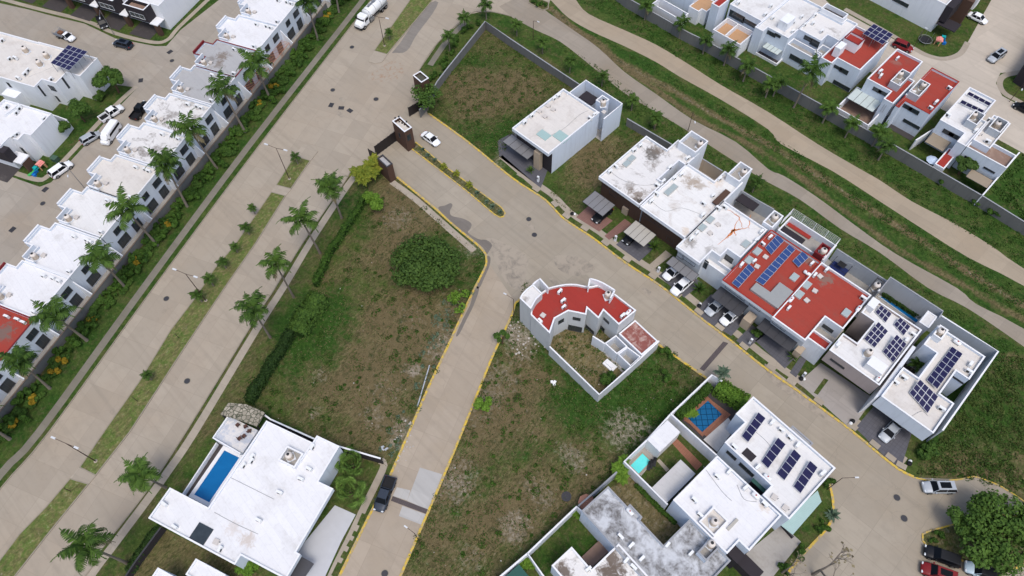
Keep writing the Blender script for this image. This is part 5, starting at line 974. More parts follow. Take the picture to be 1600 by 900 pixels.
roofkit(5.9, 'the curved red roof', ac=Z8((540, 375), (570, 455), (575, 510), (365, 635), (1100, 590)), gas=Z8((1150, 555)), tank=Z8((972, 385)), hatch=Z8((390, 585)))
roofkit(6.1, 'the roof with slanted solar rows', ac=LG((887, 288), (940, 330), (675, 425), (990, 375), (1030, 415), (1170, 575), (805, 540)), hatch=LG((900, 708), (962, 768)), gas=LG((862, 595)), rot=-4)
roofkit(6.1, 'the clean white pool house roof', ac=LG((645, 565), (738, 655), (845, 748), (580, 592), (452, 725), (483, 808)), gas=LG((795, 700)), tank=LH((1175, 325)), rot=-4, tz=6.3)
roofkit(5.1, 'the weathered grey roof', ac=LH((660, 412), (718, 460), (775, 532), (915, 457), (1042, 503)), gas=LH((710, 275)), rot=-5); roofkit(5.1, 'the weathered roof tower', tank=LH((1157, 447)), tz=5.7)
roofkit(4.9, 'the brown-stained roof', ac=LH((690, 542), (730, 578), (485, 588)), rot=-5)
roofkit(4.9, 'the big white roof bottom left', ac=LF((560, 300), (555, 322), (515, 345), (862, 252), (845, 362), (803, 412), (697, 480), (592, 620), (118, 538), (170, 652), (398, 765)), tank=LF((740, 290)), hatch=LF((378, 728)), rot=19.5, tz=5.0)
names = {14.6: 'the row house below the red one', 23.1: 'the left-edge red roof', 31.6: 'the maroon-fronted white row house', 40.1: 'the spotless row house roof', 48.8: 'the debris-spotted row house', 57.1: 'the cream row house roof', 65.8: 'the patchy row house roof', 74.3: 'the grey-blotched row house', 83.0: 'the plain grey row house roof', 91.2: 'the maroon-edged grey roof', 99.7: 'the row house above the grey roofs', 108.2: 'the row house at the top edge', 116.7: 'the topmost row house', 6.0: 'the lowest row house'}
for Y0, nm in names.items():
    for x, y in ((-96.6, Y0-1.1), (-95.4, Y0-1.2), (-95.2, Y0-7.5), (-98.7, Y0-1.3)):
        p = L2(x+random.uniform(-.3, .3), y); put('ac', mk_ac, p.x, p.y, 5.41, math.radians(23)+random.uniform(-.1, .1), 'white air conditioner', 'cooler', 'on '+nm, 'air conditioners on the roofs')
    p = L2(-102.3, Y0-7.2); put('tank', mk_tank, p.x, p.y, 5.55, 0, 'beige water tank with black lid', 'water tank', 'on '+nm, 'water tanks on the roofs', .95)
    p = L2(-101.5, Y0-6.3); put('hatch', mk_hatch, p.x, p.y, 5.41, .4, 'small boxy roof vent', 'vent', 'on '+nm, 'roof vents')
roofkit(6.1, 'the upper-left solar house', ac=la((20, 420), (100, 610), (160, 605), (290, 730), (260, 770), (190, 815), (530, 825)), tank=la((240, 490), (460, 550), (385, 630)), rot=24)
roofkit(5.8, 'the white house by the playhouse', ac=lb((50, 235), (150, 245), (125, 280), (345, 325), (130, 445), (100, 470)), rot=24)
roofkit(5.8, 'the left red terrace roof', ac=ZC((750, 140), (570, 280), (575, 325), (718, 440)), tank=ZC((790, 285)), gas=ZC((780, 400)))
roofkit(5.8, 'the right red terrace roof', ac=ZC((848, 520), (1290, 450), (1150, 600), (1095, 655)), tank=ZC((1030, 405)), gas=ZC((912, 478)))
roofkit(5.8, 'the boxy-hatch roof', ac=ZB((185, 185), (485, 175), (395, 325), (400, 230))); roofkit(5.8, 'the balcony house roof', ac=ZB((520, 255), (605, 240), (695, 325), (625, 155)))
roofkit(5.8, 'the brick-terrace house', ac=ZA((1160, 30), (1440, 150), (1500, 60))); roofkit(5.8, 'the heater-rack roof', ac=ZD((365, 270), (560, 380)), tank=ZD((558, 255)), hatch=ZD((585, 400))); roofkit(5.8, 'the brown-terrace house', ac=ZD((645, 455), (660, 305), (705, 385)), tank=ZD((725, 320)))
# ------------------------------------------------------------------ solar arrays
def pvmat(name, c, line, nx=6, ny=10):
    t = NT(name); co = t.n('ShaderNodeUVMap').outputs[0]; br = t.n('ShaderNodeTexBrick'); br.offset = 0; t.l(co, br.inputs['Vector'])
    for k, v in (('Scale', 1), ('Mortar Size', .012), ('Brick Width', 1/nx), ('Row Height', 1/ny)): br.inputs[k].default_value = v
    br.inputs['Color1'].default_value = c; br.inputs['Color2'].default_value = sc4(c, 1.15); br.inputs['Mortar'].default_value = line; return t.done(br.outputs['Color'], .4, .12)
PV1 = pvmat('navy_solar_cells', srgb(30, 30, 62), srgb(56, 56, 92)); PV2 = pvmat('blue_solar_cells', srgb(44, 66, 116), srgb(70, 94, 142)); ALU = plain('aluminium_frame', srgb(200, 202, 206), .4, .5, .3)
def array(label, pts, zs, nx, ny, mat=PV1, host_z=None, group='solar arrays on the roofs', posts=False):
    c = [G(*p, z) for p, z in zip(pts, zs)]; m = sum(c, Vector())/4; zb = host_z if host_z is not None else min(zs)-.3; t = thing('solar_array', label, 'solar panels', (m.x, m.y, zb), group)
    f = lambda u, v: (c[0].lerp(c[1], u)).lerp(c[3].lerp(c[2], u), v); N = (c[1]-c[0]).cross(c[3]-c[0]).normalized(); N = N if N.z > 0 else -N
    for i in range(nx):
        for j in range(ny):
            g = .008/max(.5, (c[1]-c[0]).length/nx); h = .008/max(.5, (c[3]-c[0]).length/ny)
            q = [f((i+g)/nx, (j+h)/ny), f((i+1-g)/nx, (j+h)/ny), f((i+1-g)/nx, (j+1-h)/ny), f((i+g)/nx, (j+1-h)/ny)]
            if (q[1]-q[0]).cross(q[3]-q[0]).z < 0: q = q[::-1]
            e = .05; I = [q[k]+(sum(q, Vector())/4-q[k]).normalized()*.055 for k in range(4)]; up = N*.04; b = MB()
            b.face([p+up for p in I], 1)
            for k in range(4): b.face([q[k]+up, q[(k+1) % 4]+up, I[(k+1) % 4]+up, I[k]+up], 0); b.face([q[k], q[(k+1) % 4], q[(k+1) % 4]+up, q[k]+up], 0)
            b.face([p for p in q[::-1]], 0); o = b.build('panel', [ALU, mat], t); uv = o.data.uv_layers.new(name='UV'); 
            for k, (uu, vv) in enumerate(((0, 0), (1, 0), (1, 1), (0, 1))): uv.data[k].uv = (uu, vv)
    b = MB()
    for u in ([.02, .5, .98] if nx > 1 else [.1, .9]):
        for v in np.linspace(.04, .96, max(2, ny//2+1)):
            p = f(u, v)-N*.02; b.tube([(p.x, p.y, zb), tuple(p)], .05 if posts else .025, 4)
    for u in (.1, .9): b.tube([f(u, 0)-N*.03, f(u, 1)-N*.03], .03, 4)
    b.build('frame', METAL, t); return t
array('upper blue solar array on the red roof, four panels', Z6((235, 580), (365, 440), (435, 510), (300, 655)), (6.4, 6.4, 6.6, 6.6), 4, 1, PV2, 6.2)
array('long middle blue solar array on the red roof, nine panels', [(1180.4, 438.5), Z6((490, 545))[0], Z6((553, 600))[0], (1192.6, 446)], (6.4, 6.4, 6.6, 6.6), 9, 1, PV2, 6.2)
array('short blue solar array of three panels beside the maroon tank tower', Z6((520, 720), (630, 610), (690, 685), (585, 785)), (6.4, 6.4, 6.6, 6.6), 3, 1, PV2, 6.2)
array('blue solar array of five panels near the street edge of the red roof', [(1143.2, 442.2), (1169.8, 411.9), (1179.8, 421.2), (1153.8, 450.2)], (6.4, 6.4, 6.6, 6.6), 5, 1, PV2, 6.2)
array('small navy solar array nearest the stair roof of the solar house', t32((668, 150), (708, 105), (775, 160), (735, 217)), (6.6, 7.3, 7.3, 6.6), 2, 3, PV1, 6.4)
array('small navy solar array at the back right of the solar house', t32((785, 228), (828, 182), (892, 240), (848, 298)), (6.6, 7.3, 7.3, 6.6), 2, 3, PV1, 6.4)
array('navy solar array beside the light well of the solar house', t32((598, 318), (690, 210), (752, 270), (665, 375)), (6.6, 7.6, 7.6, 6.6), 4, 3, PV1, 6.4)
array('navy solar array behind the white roof hatch of the solar house', t32((715, 398), (805, 290), (868, 350), (782, 468)), (6.6, 7.6, 7.6, 6.6), 4, 3, PV1, 6.4)
array('long navy solar array of two rows at the back of the last house', t32((990, 575), (1150, 365), (1218, 412), (1058, 632)), (6.5, 6.5, 6.9, 6.9), 7, 2, PV1, 6.2)
array('square navy solar array above the garage of the last house', t32((882, 655), (950, 570), (1065, 678), (998, 783)), (6.5, 7.2, 7.2, 6.5), 3, 4, PV1, 6.2)
for i, (q, nm) in enumerate(((((715, 365), (810, 230), (852, 265), (753, 400)), 'leftmost slanted row'), (((825, 508), (920, 372), (965, 412), (865, 548)), 'second slanted row'), (((912, 575), (1010, 437), (1052, 478), (957, 615)), 'third slanted row'), (((1005, 648), (1100, 502), (1145, 542), (1048, 688)), 'rightmost slanted row'))):
    array(nm+' of navy solar panels on the white roof above the tiled pool', LG(*q), (6.3, 6.9, 7.1, 6.5), 4, 1, PV1, 6.1)
array('raised navy solar canopy on posts over the upper-left white house', la((525, 658), (712, 468), (915, 538), (722, 735)), (8.4, 9.2, 9.2, 8.4), 5, 4, PV1, 6.1, posts=True)
array('raised navy solar canopy on posts beside the red terrace, upper right', ZB((1120, 350), (1235, 248), (1440, 360), (1330, 465)), (7.6, 8.2, 8.2, 7.6), 3, 4, PV1, 5.5, posts=True)
array('rear dark solar heater rack on the upper right white roof', ZD((498, 122), (515, 103), (672, 185), (655, 205)), (6.2, 6.9, 6.9, 6.2), 1, 4, PV1, 5.8); array('front dark solar heater rack beside the roof tank niche', ZD((448, 182), (465, 160), (622, 236), (605, 256)), (6.2, 6.9, 6.9, 6.2), 1, 4, PV1, 5.8)
sk = thing('roof_light', 'large stepped grey roof light across the middle of the red roofs', 'skylight', G(1205, 465, 6.2)); P = [(1172.4, 451.2), (1181.5, 442.2), (1205.9, 456.5), (1217.6, 439.5), (1238.8, 455.5), (1217, 483)]
P = S(P, 6.7); slab(sk, 'glazing', P, 6.21, 6.7, canopymat('grey_roof_light', srgb(160, 162, 160)))
for u0_ in (): pass
# ------------------------------------------------------------------ yards, driveways and kerbside pads of the right-hand row
SLATE = slabmat('slate_driveway', srgb(92, 92, 98), 0, .6, .6, .8, .7, .6, 101); BRICK = slabmat('brick_driveway', srgb(132, 100, 92), 0, .4, .4, .8, .75, .5, 102); KG = grassmat('front_yard_grass', False, .35, .03, .35); DRV = slabmat('wide_concrete_drive', srgb(158, 152, 146), 0, 6, 6, .85, .85, .5, 103)
strip('sidewalk', [(800, 279)]+kR[4:-1], 1.25, .022, M_SW2, shift=1.95, n=3)
for nm, q in ((SLATE, t21((-90, -20), (20, -80), (240, 120), (180, 275), (-80, 80))), (M_SW2, t21((-80, 85), (-60, 70), (175, 275), (165, 300))), (BRICK, t21((400, 458), (480, 385), (630, 480), (545, 548))), (BRICK, t21((577, 575), (705, 468), (755, 505), (607, 600))),
              (SLATE, t21((650, 630), (770, 520), (910, 630), (795, 735))), (M_SW2, t21((835, 775), (960, 665), (1000, 695), (870, 795))), (SLATE, t21((915, 825), (1010, 740), (1190, 870), (1075, 960))), (SLATE, t22((1125, 155), (1245, 40), (1480, 180), (1370, 300))), (SLATE, t22((1400, 330), (1500, 230), (1580, 290), (1470, 380))),
              (SLATE, t32((-80, 330), (20, 240), (210, 390), (105, 505))), (SLATE, t32((135, 530), (225, 390), (262, 410), (175, 560))), (DRV, t32((190, 592), (330, 468), (660, 690), (520, 885))), (SLATE, T(3, 3, [(545, -25), (660, -160), (900, 0), (830, 230), (745, 170)]))):
    sheet('driveway', W2(q), .028, nm)
sheet('grass_slot', W2(t32((285, 655), (350, 565), (378, 575), (310, 668))), .034, KG)
Pk = smooth_line(W2(kR[3:]), n=3); acc = 0; nxt = 1.5; i = 0
Lc, Rc = ribbon(Pk, .9, .85)
for j in range(2, len(Pk)-1):
    if j % 2 == 0 and (Pk[j+1]-Pk[j]).length > .8:
        d = (Pk[j+1]-Pk[j]).normalized(); n = Vector((-d.y, d.x)); p = Pk[j]+n*.85; w_ = .75
        b = MB(); b.face([(*(p-d*w_-n*.42), .135), (*(p+d*w_-n*.42), .135), (*(p+d*w_+n*.5), .135), (*(p-d*w_+n*.5), .135)][::1]); tag(b.build('kerbside_pad', M_SW2), kind='structure')
# ------------------------------------------------------------------ vehicles
CARS = 'cars and pickups parked about the streets and driveways'
TYRE = plain('tyre_rubber', srgb(28, 28, 28), .9, .2); RIM = plain('wheel_rim', srgb(150, 152, 156), .35, .5, .7); LAMP = plain('headlight_glass', srgb(206, 212, 216), .1, .6); TAIL = plain('tail_light', srgb(150, 26, 26), .3, .5); CGL = plain('car_glass', srgb(14, 17, 22), .3, .15, var=.3, scale=.8); TRIM = plain('black_trim', srgb(24, 24, 26), .6, .3)
def paint(name, c, metal=.0): return plain('car_paint_'+name, c, .42, .3, metal*.5, var=.03)
def loft(b, secs, m=0, cap=True):
    n = len(secs[0]); base = len(b.v)
    for s in secs: b.v += [tuple(p) for p in s]
    for i in range(len(secs)-1):
        for k in range(n):
            b.f.append((base+i*n+k, base+i*n+(k+1) % n, base+(i+1)*n+(k+1) % n, base+(i+1)*n+k)); b.m.append(m)
    if cap: b.f.append(tuple(base+k for k in range(n))[::-1]); b.m.append(m); b.f.append(tuple(base+(len(secs)-1)*n+k for k in range(n))); b.m.append(m)
def sec(x, w, z0, z1, r=.12, tw=None):
    tw = w if tw is None else tw; pts = [(x, -w*.92, z0), (x, -w, z0+r), (x, -w, z0+(z1-z0)*.55), (x, -tw+r*.3, z1-r), (x, -tw+r*1.4, z1), (x, 0, z1+.02), (x, tw-r*1.4, z1), (x, tw-r*.3, z1-r), (x, w, z0+(z1-z0)*.55), (x, w, z0+r), (x, w*.92, z0)]
    return pts[::-1]
def mk_car(kind, col, L, Wd, roofc=None, sunroof=False, name='car'):
    def f():
        t = thing(name); hw = Wd/2; h = L/2; zb = .24
        P = {'sedan': dict(hood=.82, belt=.9, roof=1.42, cab=(-.33, -.19, .10, .26)), 'hatch': dict(hood=.86, belt=.94, roof=1.48, cab=(-.47, -.38, .12, .27)), 'suv': dict(hood=1.0, belt=1.06, roof=1.68, cab=(-.485, -.41, .12, .26)), 'pickup': dict(hood=1.02, belt=1.08, roof=1.74, cab=(-.13, -.08, .17, .29)), 'flatbed': dict(hood=.95, belt=1.0, roof=1.62, cab=(.03, .06, .18, .29))}[kind]
        c0, c1, c2, c3 = [q*L for q in P['cab']]; b = MB(); bl = P['belt']; bk = c0-.02
        tail = bl-.04 if kind in ('hatch', 'suv') else bl-.02
        S_ = [sec(-h, hw*.8, zb+.15, tail-.18, .1), sec(-h+.12, hw*.94, zb, tail-.03, .12), sec(-h+.5, hw, zb, tail, .12)]
        if kind in ('pickup', 'flatbed'): S_ = [sec(c0+.02, hw*.99, zb, bl, .1)] if kind == 'pickup' else [sec(c0, hw*.95, zb, bl, .1)]
        S_ += [sec((c0+c3)/2, hw, zb, bl, .12), sec(c3, hw*.99, zb, bl-.02, .12), sec(c3+.25, hw*.98, zb, P['hood'], .14), sec(h-.45, hw*.95, zb, P['hood']-.1, .16), sec(h-.12, hw*.84, zb+.04, P['hood']-.24, .14), sec(h, hw*.68, zb+.14, P['hood']-.38, .1)]
        loft(b, S_); o = part(t, 'body', b, col, True)
        md = o.modifiers.new('sub', 'SUBSURF'); md.levels = 1; md.render_levels = 1
        rf = P['roof']; g = MB(); w0, w1 = hw*.9, hw*.72
        def gs(x, w, z): return [(x, -w, z), (x, w, z)]
        base = [(c0, w0), (c3, w0)]; top = [(c1, w1), (c2, w1)]
        B4 = [Vector((c3, -w0, bl-.03)), Vector((c3, w0, bl-.03)), Vector((c0, w0, bl-.03)), Vector((c0, -w0, bl-.03))]; T4 = [Vector((c2, -w1, rf-.06)), Vector((c2, w1, rf-.06)), Vector((c1, w1, rf-.06)), Vector((c1, -w1, rf-.06))]
        for k in range(4): g.face([B4[k], B4[(k+1) % 4], T4[(k+1) % 4], T4[k]])
        part(t, 'windows', g, CGL)
        r = MB(); e = .03
        loft(r, [[(x, -w1*s, rf-.09+dz) for _ in (0,)] for x, s, dz in ()] or [[(c2+.03, -w1*.96, rf-.08), (c2-.1, -w1*1.02, rf-.07), (c1+.1, -w1*1.02, rf-.07), (c1-.03, -w1*.96, rf-.08), (c1-.03, w1*.96, rf-.08), (c1+.1, w1*1.02, rf-.07), (c2-.1, w1*1.02, rf-.07), (c2+.03, w1*.96, rf-.08)][::-1], [(c2-.02, -w1*.85, rf), (c2-.15, -w1*.9, rf), (c1+.15, -w1*.9, rf), (c1+.02, -w1*.85, rf), (c1+.02, w1*.85, rf), (c1+.15, w1*.9, rf), (c2-.15, w1*.9, rf), (c2-.02, w1*.85, rf)][::-1]])
        rp = part(t, 'roof', r, roofc or col)
        p_ = MB()
        for s in (-1, 1):
            for xb, xt in ((c3, c2), (c0, c1)): p_.tube([(xb, s*w0, bl-.03), (xt, s*w1, rf-.06)], .045, 5)
            if kind != 'flatbed': xm = (c1+c2)/2; p_.tube([(xm, s*w0*1.005, bl-.03), (xm, s*w1*1.01, rf-.06)], .04, 5)
        part(t, 'pillar', p_, col)
        if sunroof: q = MB(); q.box((c1+c2)/2+.15, 0, rf+.001, (c2-c1)*.62, w1*1.3, .02); q.build('sunroof', CGL, rp)
        for s in (-1, 1):
            q = MB(); q.box(c3-.35, s*(hw+.08), bl-.02, .16, .2, .13); part(t, 'mirror', q, col)
            q = MB(); q.box(h-.16, s*hw*.62, P['hood']-.36, .2, .34, .14); part(t, 'headlight', q, LAMP)
            q = MB(); q.box(-h+.08, s*hw*.78, bl-.34, .14, .22, .22); part(t, 'tail_light', q, TAIL)
        if kind == 'pickup':
            q = MB(); x0, x1 = -h+.04, c0-.03; q.box((x0+x1)/2, 0, zb+.2, x1-x0, Wd*.96, .25); 
            for s in (-1, 1): q.box((x0+x1)/2, s*(hw-.07), zb+.45, x1-x0, .12, bl-zb-.45)
            q.box(x0+.05, 0, zb+.45, .1, Wd-.1, bl-zb-.47); q.box(x1-.04, 0, zb+.45, .08, Wd-.1, bl-zb-.42); part(t, 'cargo_bed', q, col)
            q = MB(); q.box((x0+x1)/2, 0, zb+.46, x1-x0-.2, Wd-.3, .03); part(t, 'bed_liner', q, TRIM)
        if kind == 'flatbed':
            q = MB(); x0, x1 = -h, c0-.08; q.box((x0+x1)/2, 0, .85, x1-x0, Wd+.1, .1); part(t, 'bed_floor', q, METAL); q = MB()
            for s in (-1, 1):
                for zz in (1.1, 1.35, 1.6): q.tube([(x0, s*(hw+.03), zz), (x1, s*(hw+.03), zz)], .03, 4)
                for xx in np.linspace(x0, x1, 5): q.tube([(xx, s*(hw+.03), .9), (xx, s*(hw+.03), 1.62)], .03, 4)
            for zz in (1.1, 1.6): q.tube([(x0, -hw, zz), (x0, hw, zz)], .03, 4)
            part(t, 'bed_rail', q, METAL); q = MB(); q.box((x0+x1)/2, .1, .95, 1.1, .9, .35); part(t, 'cargo', q, RUST)
        R_ = .33 if kind in ('sedan', 'hatch') else .38
        for sx in (-.31, .31):
            for s in (-1, 1):
                q = MB(); q.tube([(sx*L, s*(hw-.2), R_), (sx*L, s*(hw+.015), R_)], R_, 16); wl = part(t, 'wheel', q, TYRE); q = MB(); q.tube([(sx*L, s*(hw-.02), R_), (sx*L, s*(hw+.025), R_)], R_*.62, 10); q.build('rim', RIM, wl)
        q = MB(); q.box(0, 0, .2, L*.86, Wd*.86, .1); part(t, 'underbody', q, TRIM)
        return t
    return f
def parked(key, mk, front, rear, label, cat='car', z=.02, group=CARS):
    f_, r_ = G(*front), G(*rear); m = (f_+r_)/2; a = math.atan2(f_.y-r_.y, f_.x-r_.x); return put(key, mk, m.x, m.y, z, a, label, cat, '', group)
WH = paint('white', srgb(232, 234, 236)); SV = paint('silver', srgb(172, 178, 184), .3); DG = paint('dark_grey', srgb(52, 60, 72), .3); BK = paint('black', srgb(22, 24, 28)); RD = paint('red', srgb(120, 26, 30)); LB = paint('pale_blue', srgb(176, 196, 208), .2)
parked('pk_grey', mk_car('pickup', DG, 5.4, 1.95, name='pickup_truck'), (592, 801), (612.5, 747), 'dark grey pickup truck parked by the yellow kerb at the paver band', 'pickup')
parked('suv_w', mk_car('suv', SV, 4.75, 1.88, sunroof=True), (1438, 763), (1489, 763), 'silver SUV with black glass roof parked at the mouth of the turning circle')
parked('sed_w', mk_car('sedan', WH, 4.5, 1.8), (686, 229), (661, 211), 'white sedan driving through the entrance beside the guard tower')
parked('pk_w', mk_car('pickup', WH, 5.3, 1.9, name='pickup_truck'), (194, 169), (159, 192), 'white double-cab pickup parked in the back street above the van', 'pickup')
parked('hat_s', mk_car('hatch', SV, 4.2, 1.75), (157, 211), (131, 226), 'small silver hatchback parked left of the white van')
parked('suv_w2', mk_car('suv', WH, 4.7, 1.86, roofc=WH), (115, 256), (81, 280), 'white SUV parked in the back street near the toy playhouse')
parked('pk_b', mk_car('pickup', BK, 5.3, 1.9, name='pickup_truck'), (231, 163), (211, 189), 'black pickup mostly hidden behind the row house roofs', 'pickup')
parked('flat', mk_car('flatbed', WH, 5.0, 1.8, name='pickup_truck'), (123, 67), (86, 53), 'white pickup with a railed cargo bed crossing the top-left street', 'pickup')
parked('suv_d', mk_car('suv', DG, 4.6, 1.85, sunroof=True), (177, 68), (211, 77), 'dark grey SUV parked on the top-left street')
parked('car_b', mk_car('hatch', BK, 4.2, 1.75), (166, 47), (157, 30), 'black car parked under the dark upper storey, top left')
parked('suv_r', mk_car('suv', RD, 4.4, 1.8), (1421, 81), (1397, 71), 'dark red SUV parked by the trampoline lawn')
parked('suv_s2', mk_car('suv', SV, 4.6, 1.85, sunroof=True), (1541, 101), (1568, 82), 'silver SUV in the upper right street near the black-fronted house')
parked('sed_w', None, (1539, 38), (1512, 25), 'white car under the louvred porch at the top right'); parked('car_b', None, (1583, 165), (1612, 180), 'dark car at the right edge beside the striped deck')
parked('sed_b', mk_car('sedan', BK, 4.6, 1.82), (926, 350), (955, 326), 'black car under the corrugated canopy of the first joined house')
parked('car_b', None, (977, 381), (997, 364), 'black hatchback under the pale canopy of the second joined house')
parked('sed_w', None, (1040, 436), (1063, 418), 'white sedan left of the pair in front of the rust-streaked house'); parked('suv_w2', None, (1053, 459), (1075, 440), 'white car right of the pair in front of the rust-streaked house')
parked('sed_s', mk_car('sedan', SV, 4.6, 1.82), (1106, 491), (1129, 471), 'silver sedan left of the pair under the dark canopy'); parked('sed_w', None, (1129, 506), (1153, 487), 'white sedan right of the pair under the dark canopy')
parked('sed_s', None, (1377, 688), (1402, 662), 'silver car in the open garage of the last house')
parked('suv_b', mk_car('suv', BK, 4.9, 1.9), (1442, 861), (1495, 880), 'black SUV parked beside the planted turning island'); parked('suv_r2', mk_car('suv', RD, 4.8, 1.9, sunroof=True), (1439, 888), (1488, 905), 'dark red SUV cut by the bottom edge')
parked('pb', mk_car('suv', LB, 4.7, 1.86, roofc=BK), (1506, 886), (1556, 903), 'pale SUV with black roof below the turning island tree')
def mk_van():
    t = thing('van'); L, hw = 5.4, .96; b = MB(); loft(b, [sec(-L/2, hw*.93, .3, 2.15, .12, hw*.82), sec(-L/2+.15, hw, .28, 2.25, .14, hw*.88), sec(1.2, hw, .28, 2.25, .14, hw*.88), sec(1.75, hw, .28, 1.95, .12, hw*.8), sec(2.3, hw*.97, .28, 1.12, .12, hw*.9), sec(2.62, hw*.9, .3, .95, .12, hw*.8), sec(L/2, hw*.8, .36, .78, .1, hw*.7)]); part(t, 'body', b, WH)
    b = MB(); b.face([(1.42, -.74, 2.14), (2.26, -.84, 1.2), (2.26, .84, 1.2), (1.42, .74, 2.14)]); part(t, 'windshield', b, CGL)
    for s in (-1, 1):
        b = MB(); b.face([(x, s*(hw+.012), z) for x, z in ((-2.5, 1.35), (1.3, 1.35), (1.0, 1.86), (-2.5, 1.9))][::-s]); part(t, 'side_window', b, CGL); b = MB(); b.box(1.9, s*(hw+.12), 1.25, .14, .22, .26); part(t, 'mirror', b, TRIM)
        b = MB(); b.box(2.6, s*.68, .72, .14, .3, .16); part(t, 'headlight', b, LAMP)
        for x in (-1.6, 1.75):
            b = MB(); b.tube([(x, s*(hw-.2), .35), (x, s*(hw+.01), .35)], .35, 16); w_ = part(t, 'wheel', b, TYRE); b = MB(); b.tube([(x, s*(hw-.02), .35), (x, s*(hw+.02), .35)], .2, 10); b.build('rim', RIM, w_)
    return t
parked('van', mk_van, (162, 233), (189, 194), 'white passenger van parked between the hatchback and the row houses', 'van')
def mk_truck():
    t = thing('tanker_truck'); b = MB(); loft(b, [sec(2.35, 1.2, .6, 2.7, .15, 1.1), sec(3.3, 1.22, .6, 2.75, .15, 1.1), sec(3.55, 1.22, .6, 2.6, .12, 1.05), sec(3.95, 1.15, .6, 1.85, .12, 1.05), sec(4.9, .98, .6, 1.68, .15, .9), sec(5.15, .85, .65, 1.45, .12, .8)]); part(t, 'cab', b, WH)
    b = MB(); b.face([(3.56, -.98, 2.5), (3.98, -1.02, 1.88), (3.98, 1.02, 1.88), (3.56, .98, 2.5)]); part(t, 'windshield', b, CGL)
    for s in (-1, 1): b = MB(); b.face([(x, s*1.235, z) for x, z in ((2.55, 1.8), (3.7, 1.8), (3.45, 2.45), (2.55, 2.45))][::-s]); part(t, 'side_window', b, CGL); b = MB(); b.box(3.75, s*1.4, 1.8, .1, .25, .5); part(t, 'mirror', b, TRIM)
    b = MB(); xs = [-5.0, -4.93, -4.7, 1.6, 1.83, 1.9]; rs = [.5, 1.0, 1.2, 1.2, 1.0, .5]; b.tube([(x, 0, 2.05) for x in xs], rs, 24); tk = part(t, 'tank', b, WHITEP, True)
    b = MB()
    for x in (-4.7, -2.6, -.5, 1.6): b.tube([(x-.04, 0, 2.05), (x+.04, 0, 2.05)], 1.23, 24)
    b.build('tank_band', METAL, tk); b = MB(); b.box(-1.5, 0, 3.2, 4.6, .55, .06); b.box(-1.5, 0, 3.26, .7, .7, .12); b.build('top_walkway', METAL, tk); b = MB(); b.tube([(.2, 0, 3.2), (.2, 0, 3.42)], .3, 14); b.build('manhole', METAL, tk)
    b = MB(); b.box(-.6, 0, .55, 9.2, .9, .35); b.box(4.95, 0, .5, .5, 2.0, .3); part(t, 'chassis', b, TRIM); b = MB()
    for s in (-1, 1): b.box(1.2, s*1.05, .5, 1.3, .35, .6); b.box(-3.3, s*1.12, 1.15, 3.0, .35, .05)
    part(t, 'side_box', b, METAL)
    for s in (-1, 1): b = MB(); b.box(5.0, s*.72, 1.0, .25, .3, .2); part(t, 'headlight', b, LAMP)
    for x in (-4.0, -2.7, 4.1):
        for s in (-1, 1): b = MB(); b.tube([(x, s*.8, .5), (x, s*1.18, .5)], .5, 18); w_ = part(t, 'wheel', b, TYRE); b = MB(); b.tube([(x, s*1.1, .5), (x, s*1.2, .5)], .26, 12); b.build('rim', RIM, w_)
    return t
parked('truck', mk_truck, (558, 50), (604, 5), 'white tanker truck driving down the avenue at the top', 'truck', group=None)
# ------------------------------------------------------------------ lamp posts, manholes, oddments
def pole(b, p, z, r0=.09, r1=.05): b.tube([(p[0], p[1], 0), (p[0], p[1], z)], [r0, r1], 8)
POLEM = plain('brown_pole_paint', srgb(66, 50, 44), .6, .3); HEADM = plain('lamp_head', srgb(205, 208, 210), .5)
def double_lamp(base, z, label):
    p = G(*base); t = thing('street_lamp', label, 'street lamp', (p.x, p.y, 0), 'double-armed street lamps on the avenue median'); d = Vector((ca, sa, 0)); b = MB(); pole(b, p, z); part(t, 'pole', b, POLEM)
    for s in (-1, 1):
        b = MB(); q = p+Vector((0, 0, z)); e = q+d*s*1.7+Vector((0, 0, .25)); b.tube([q, e], .04, 6); part(t, 'arm', b, POLEM); b = MB(); f_ = e+d*s*.35; b.box(f_.x, f_.y, f_.z-.05, .75, .28, .12, A23); part(t, 'lamp_head', b, HEADM)
    b = MB(); b.lathe(p.x, p.y, [(.3, 0), (.3, .12), (.12, .2)], 10); part(t, 'base', b, M_SW2); return t
double_lamp((150, 721), 8.5, 'double-armed street lamp on the lower left end of the median'); double_lamp((322, 470), 8.8, 'double-armed street lamp in the middle of the long median'); double_lamp((452.5, 280), 8.8, 'double-armed street lamp on the short median opposite the gate'); double_lamp((601, 72), 7.6, 'double-armed street lamp on the upper median beside the tanker')
def lamp1(base, z, dirpx, label, m=POLEM, arm=1.6):
    p = G(*base); t = thing('street_lamp', label, 'street lamp', (p.x, p.y, 0), 'single-armed street lamps'); b = MB(); pole(b, p, z, .07, .045); part(t, 'pole', b, m); q = p+Vector((0, 0, z)); e = G(*dirpx, z+.3); d = (e-q); d = d.normalized()*min(d.length, 3.2)
    b = MB(); b.tube([q, q+d], .035, 6); part(t, 'arm', b, m); b = MB(); f_ = q+d; b.box(f_.x, f_.y, f_.z-.05, .55, .2, .1, math.atan2(d.y, d.x)); part(t, 'lamp_head', b, HEADM)
lamp1((656, 847.5), 6.0, (634, 823), 'street lamp beside the kerb at the bottom of the side street'); lamp1((1292, 765), 6.0, (1339, 746), 'street lamp leaning over the turning circle by the white solar house'); lamp1((178.5, 54), 6.5, (156, 32), 'pale street lamp on the top-left street', METAL)
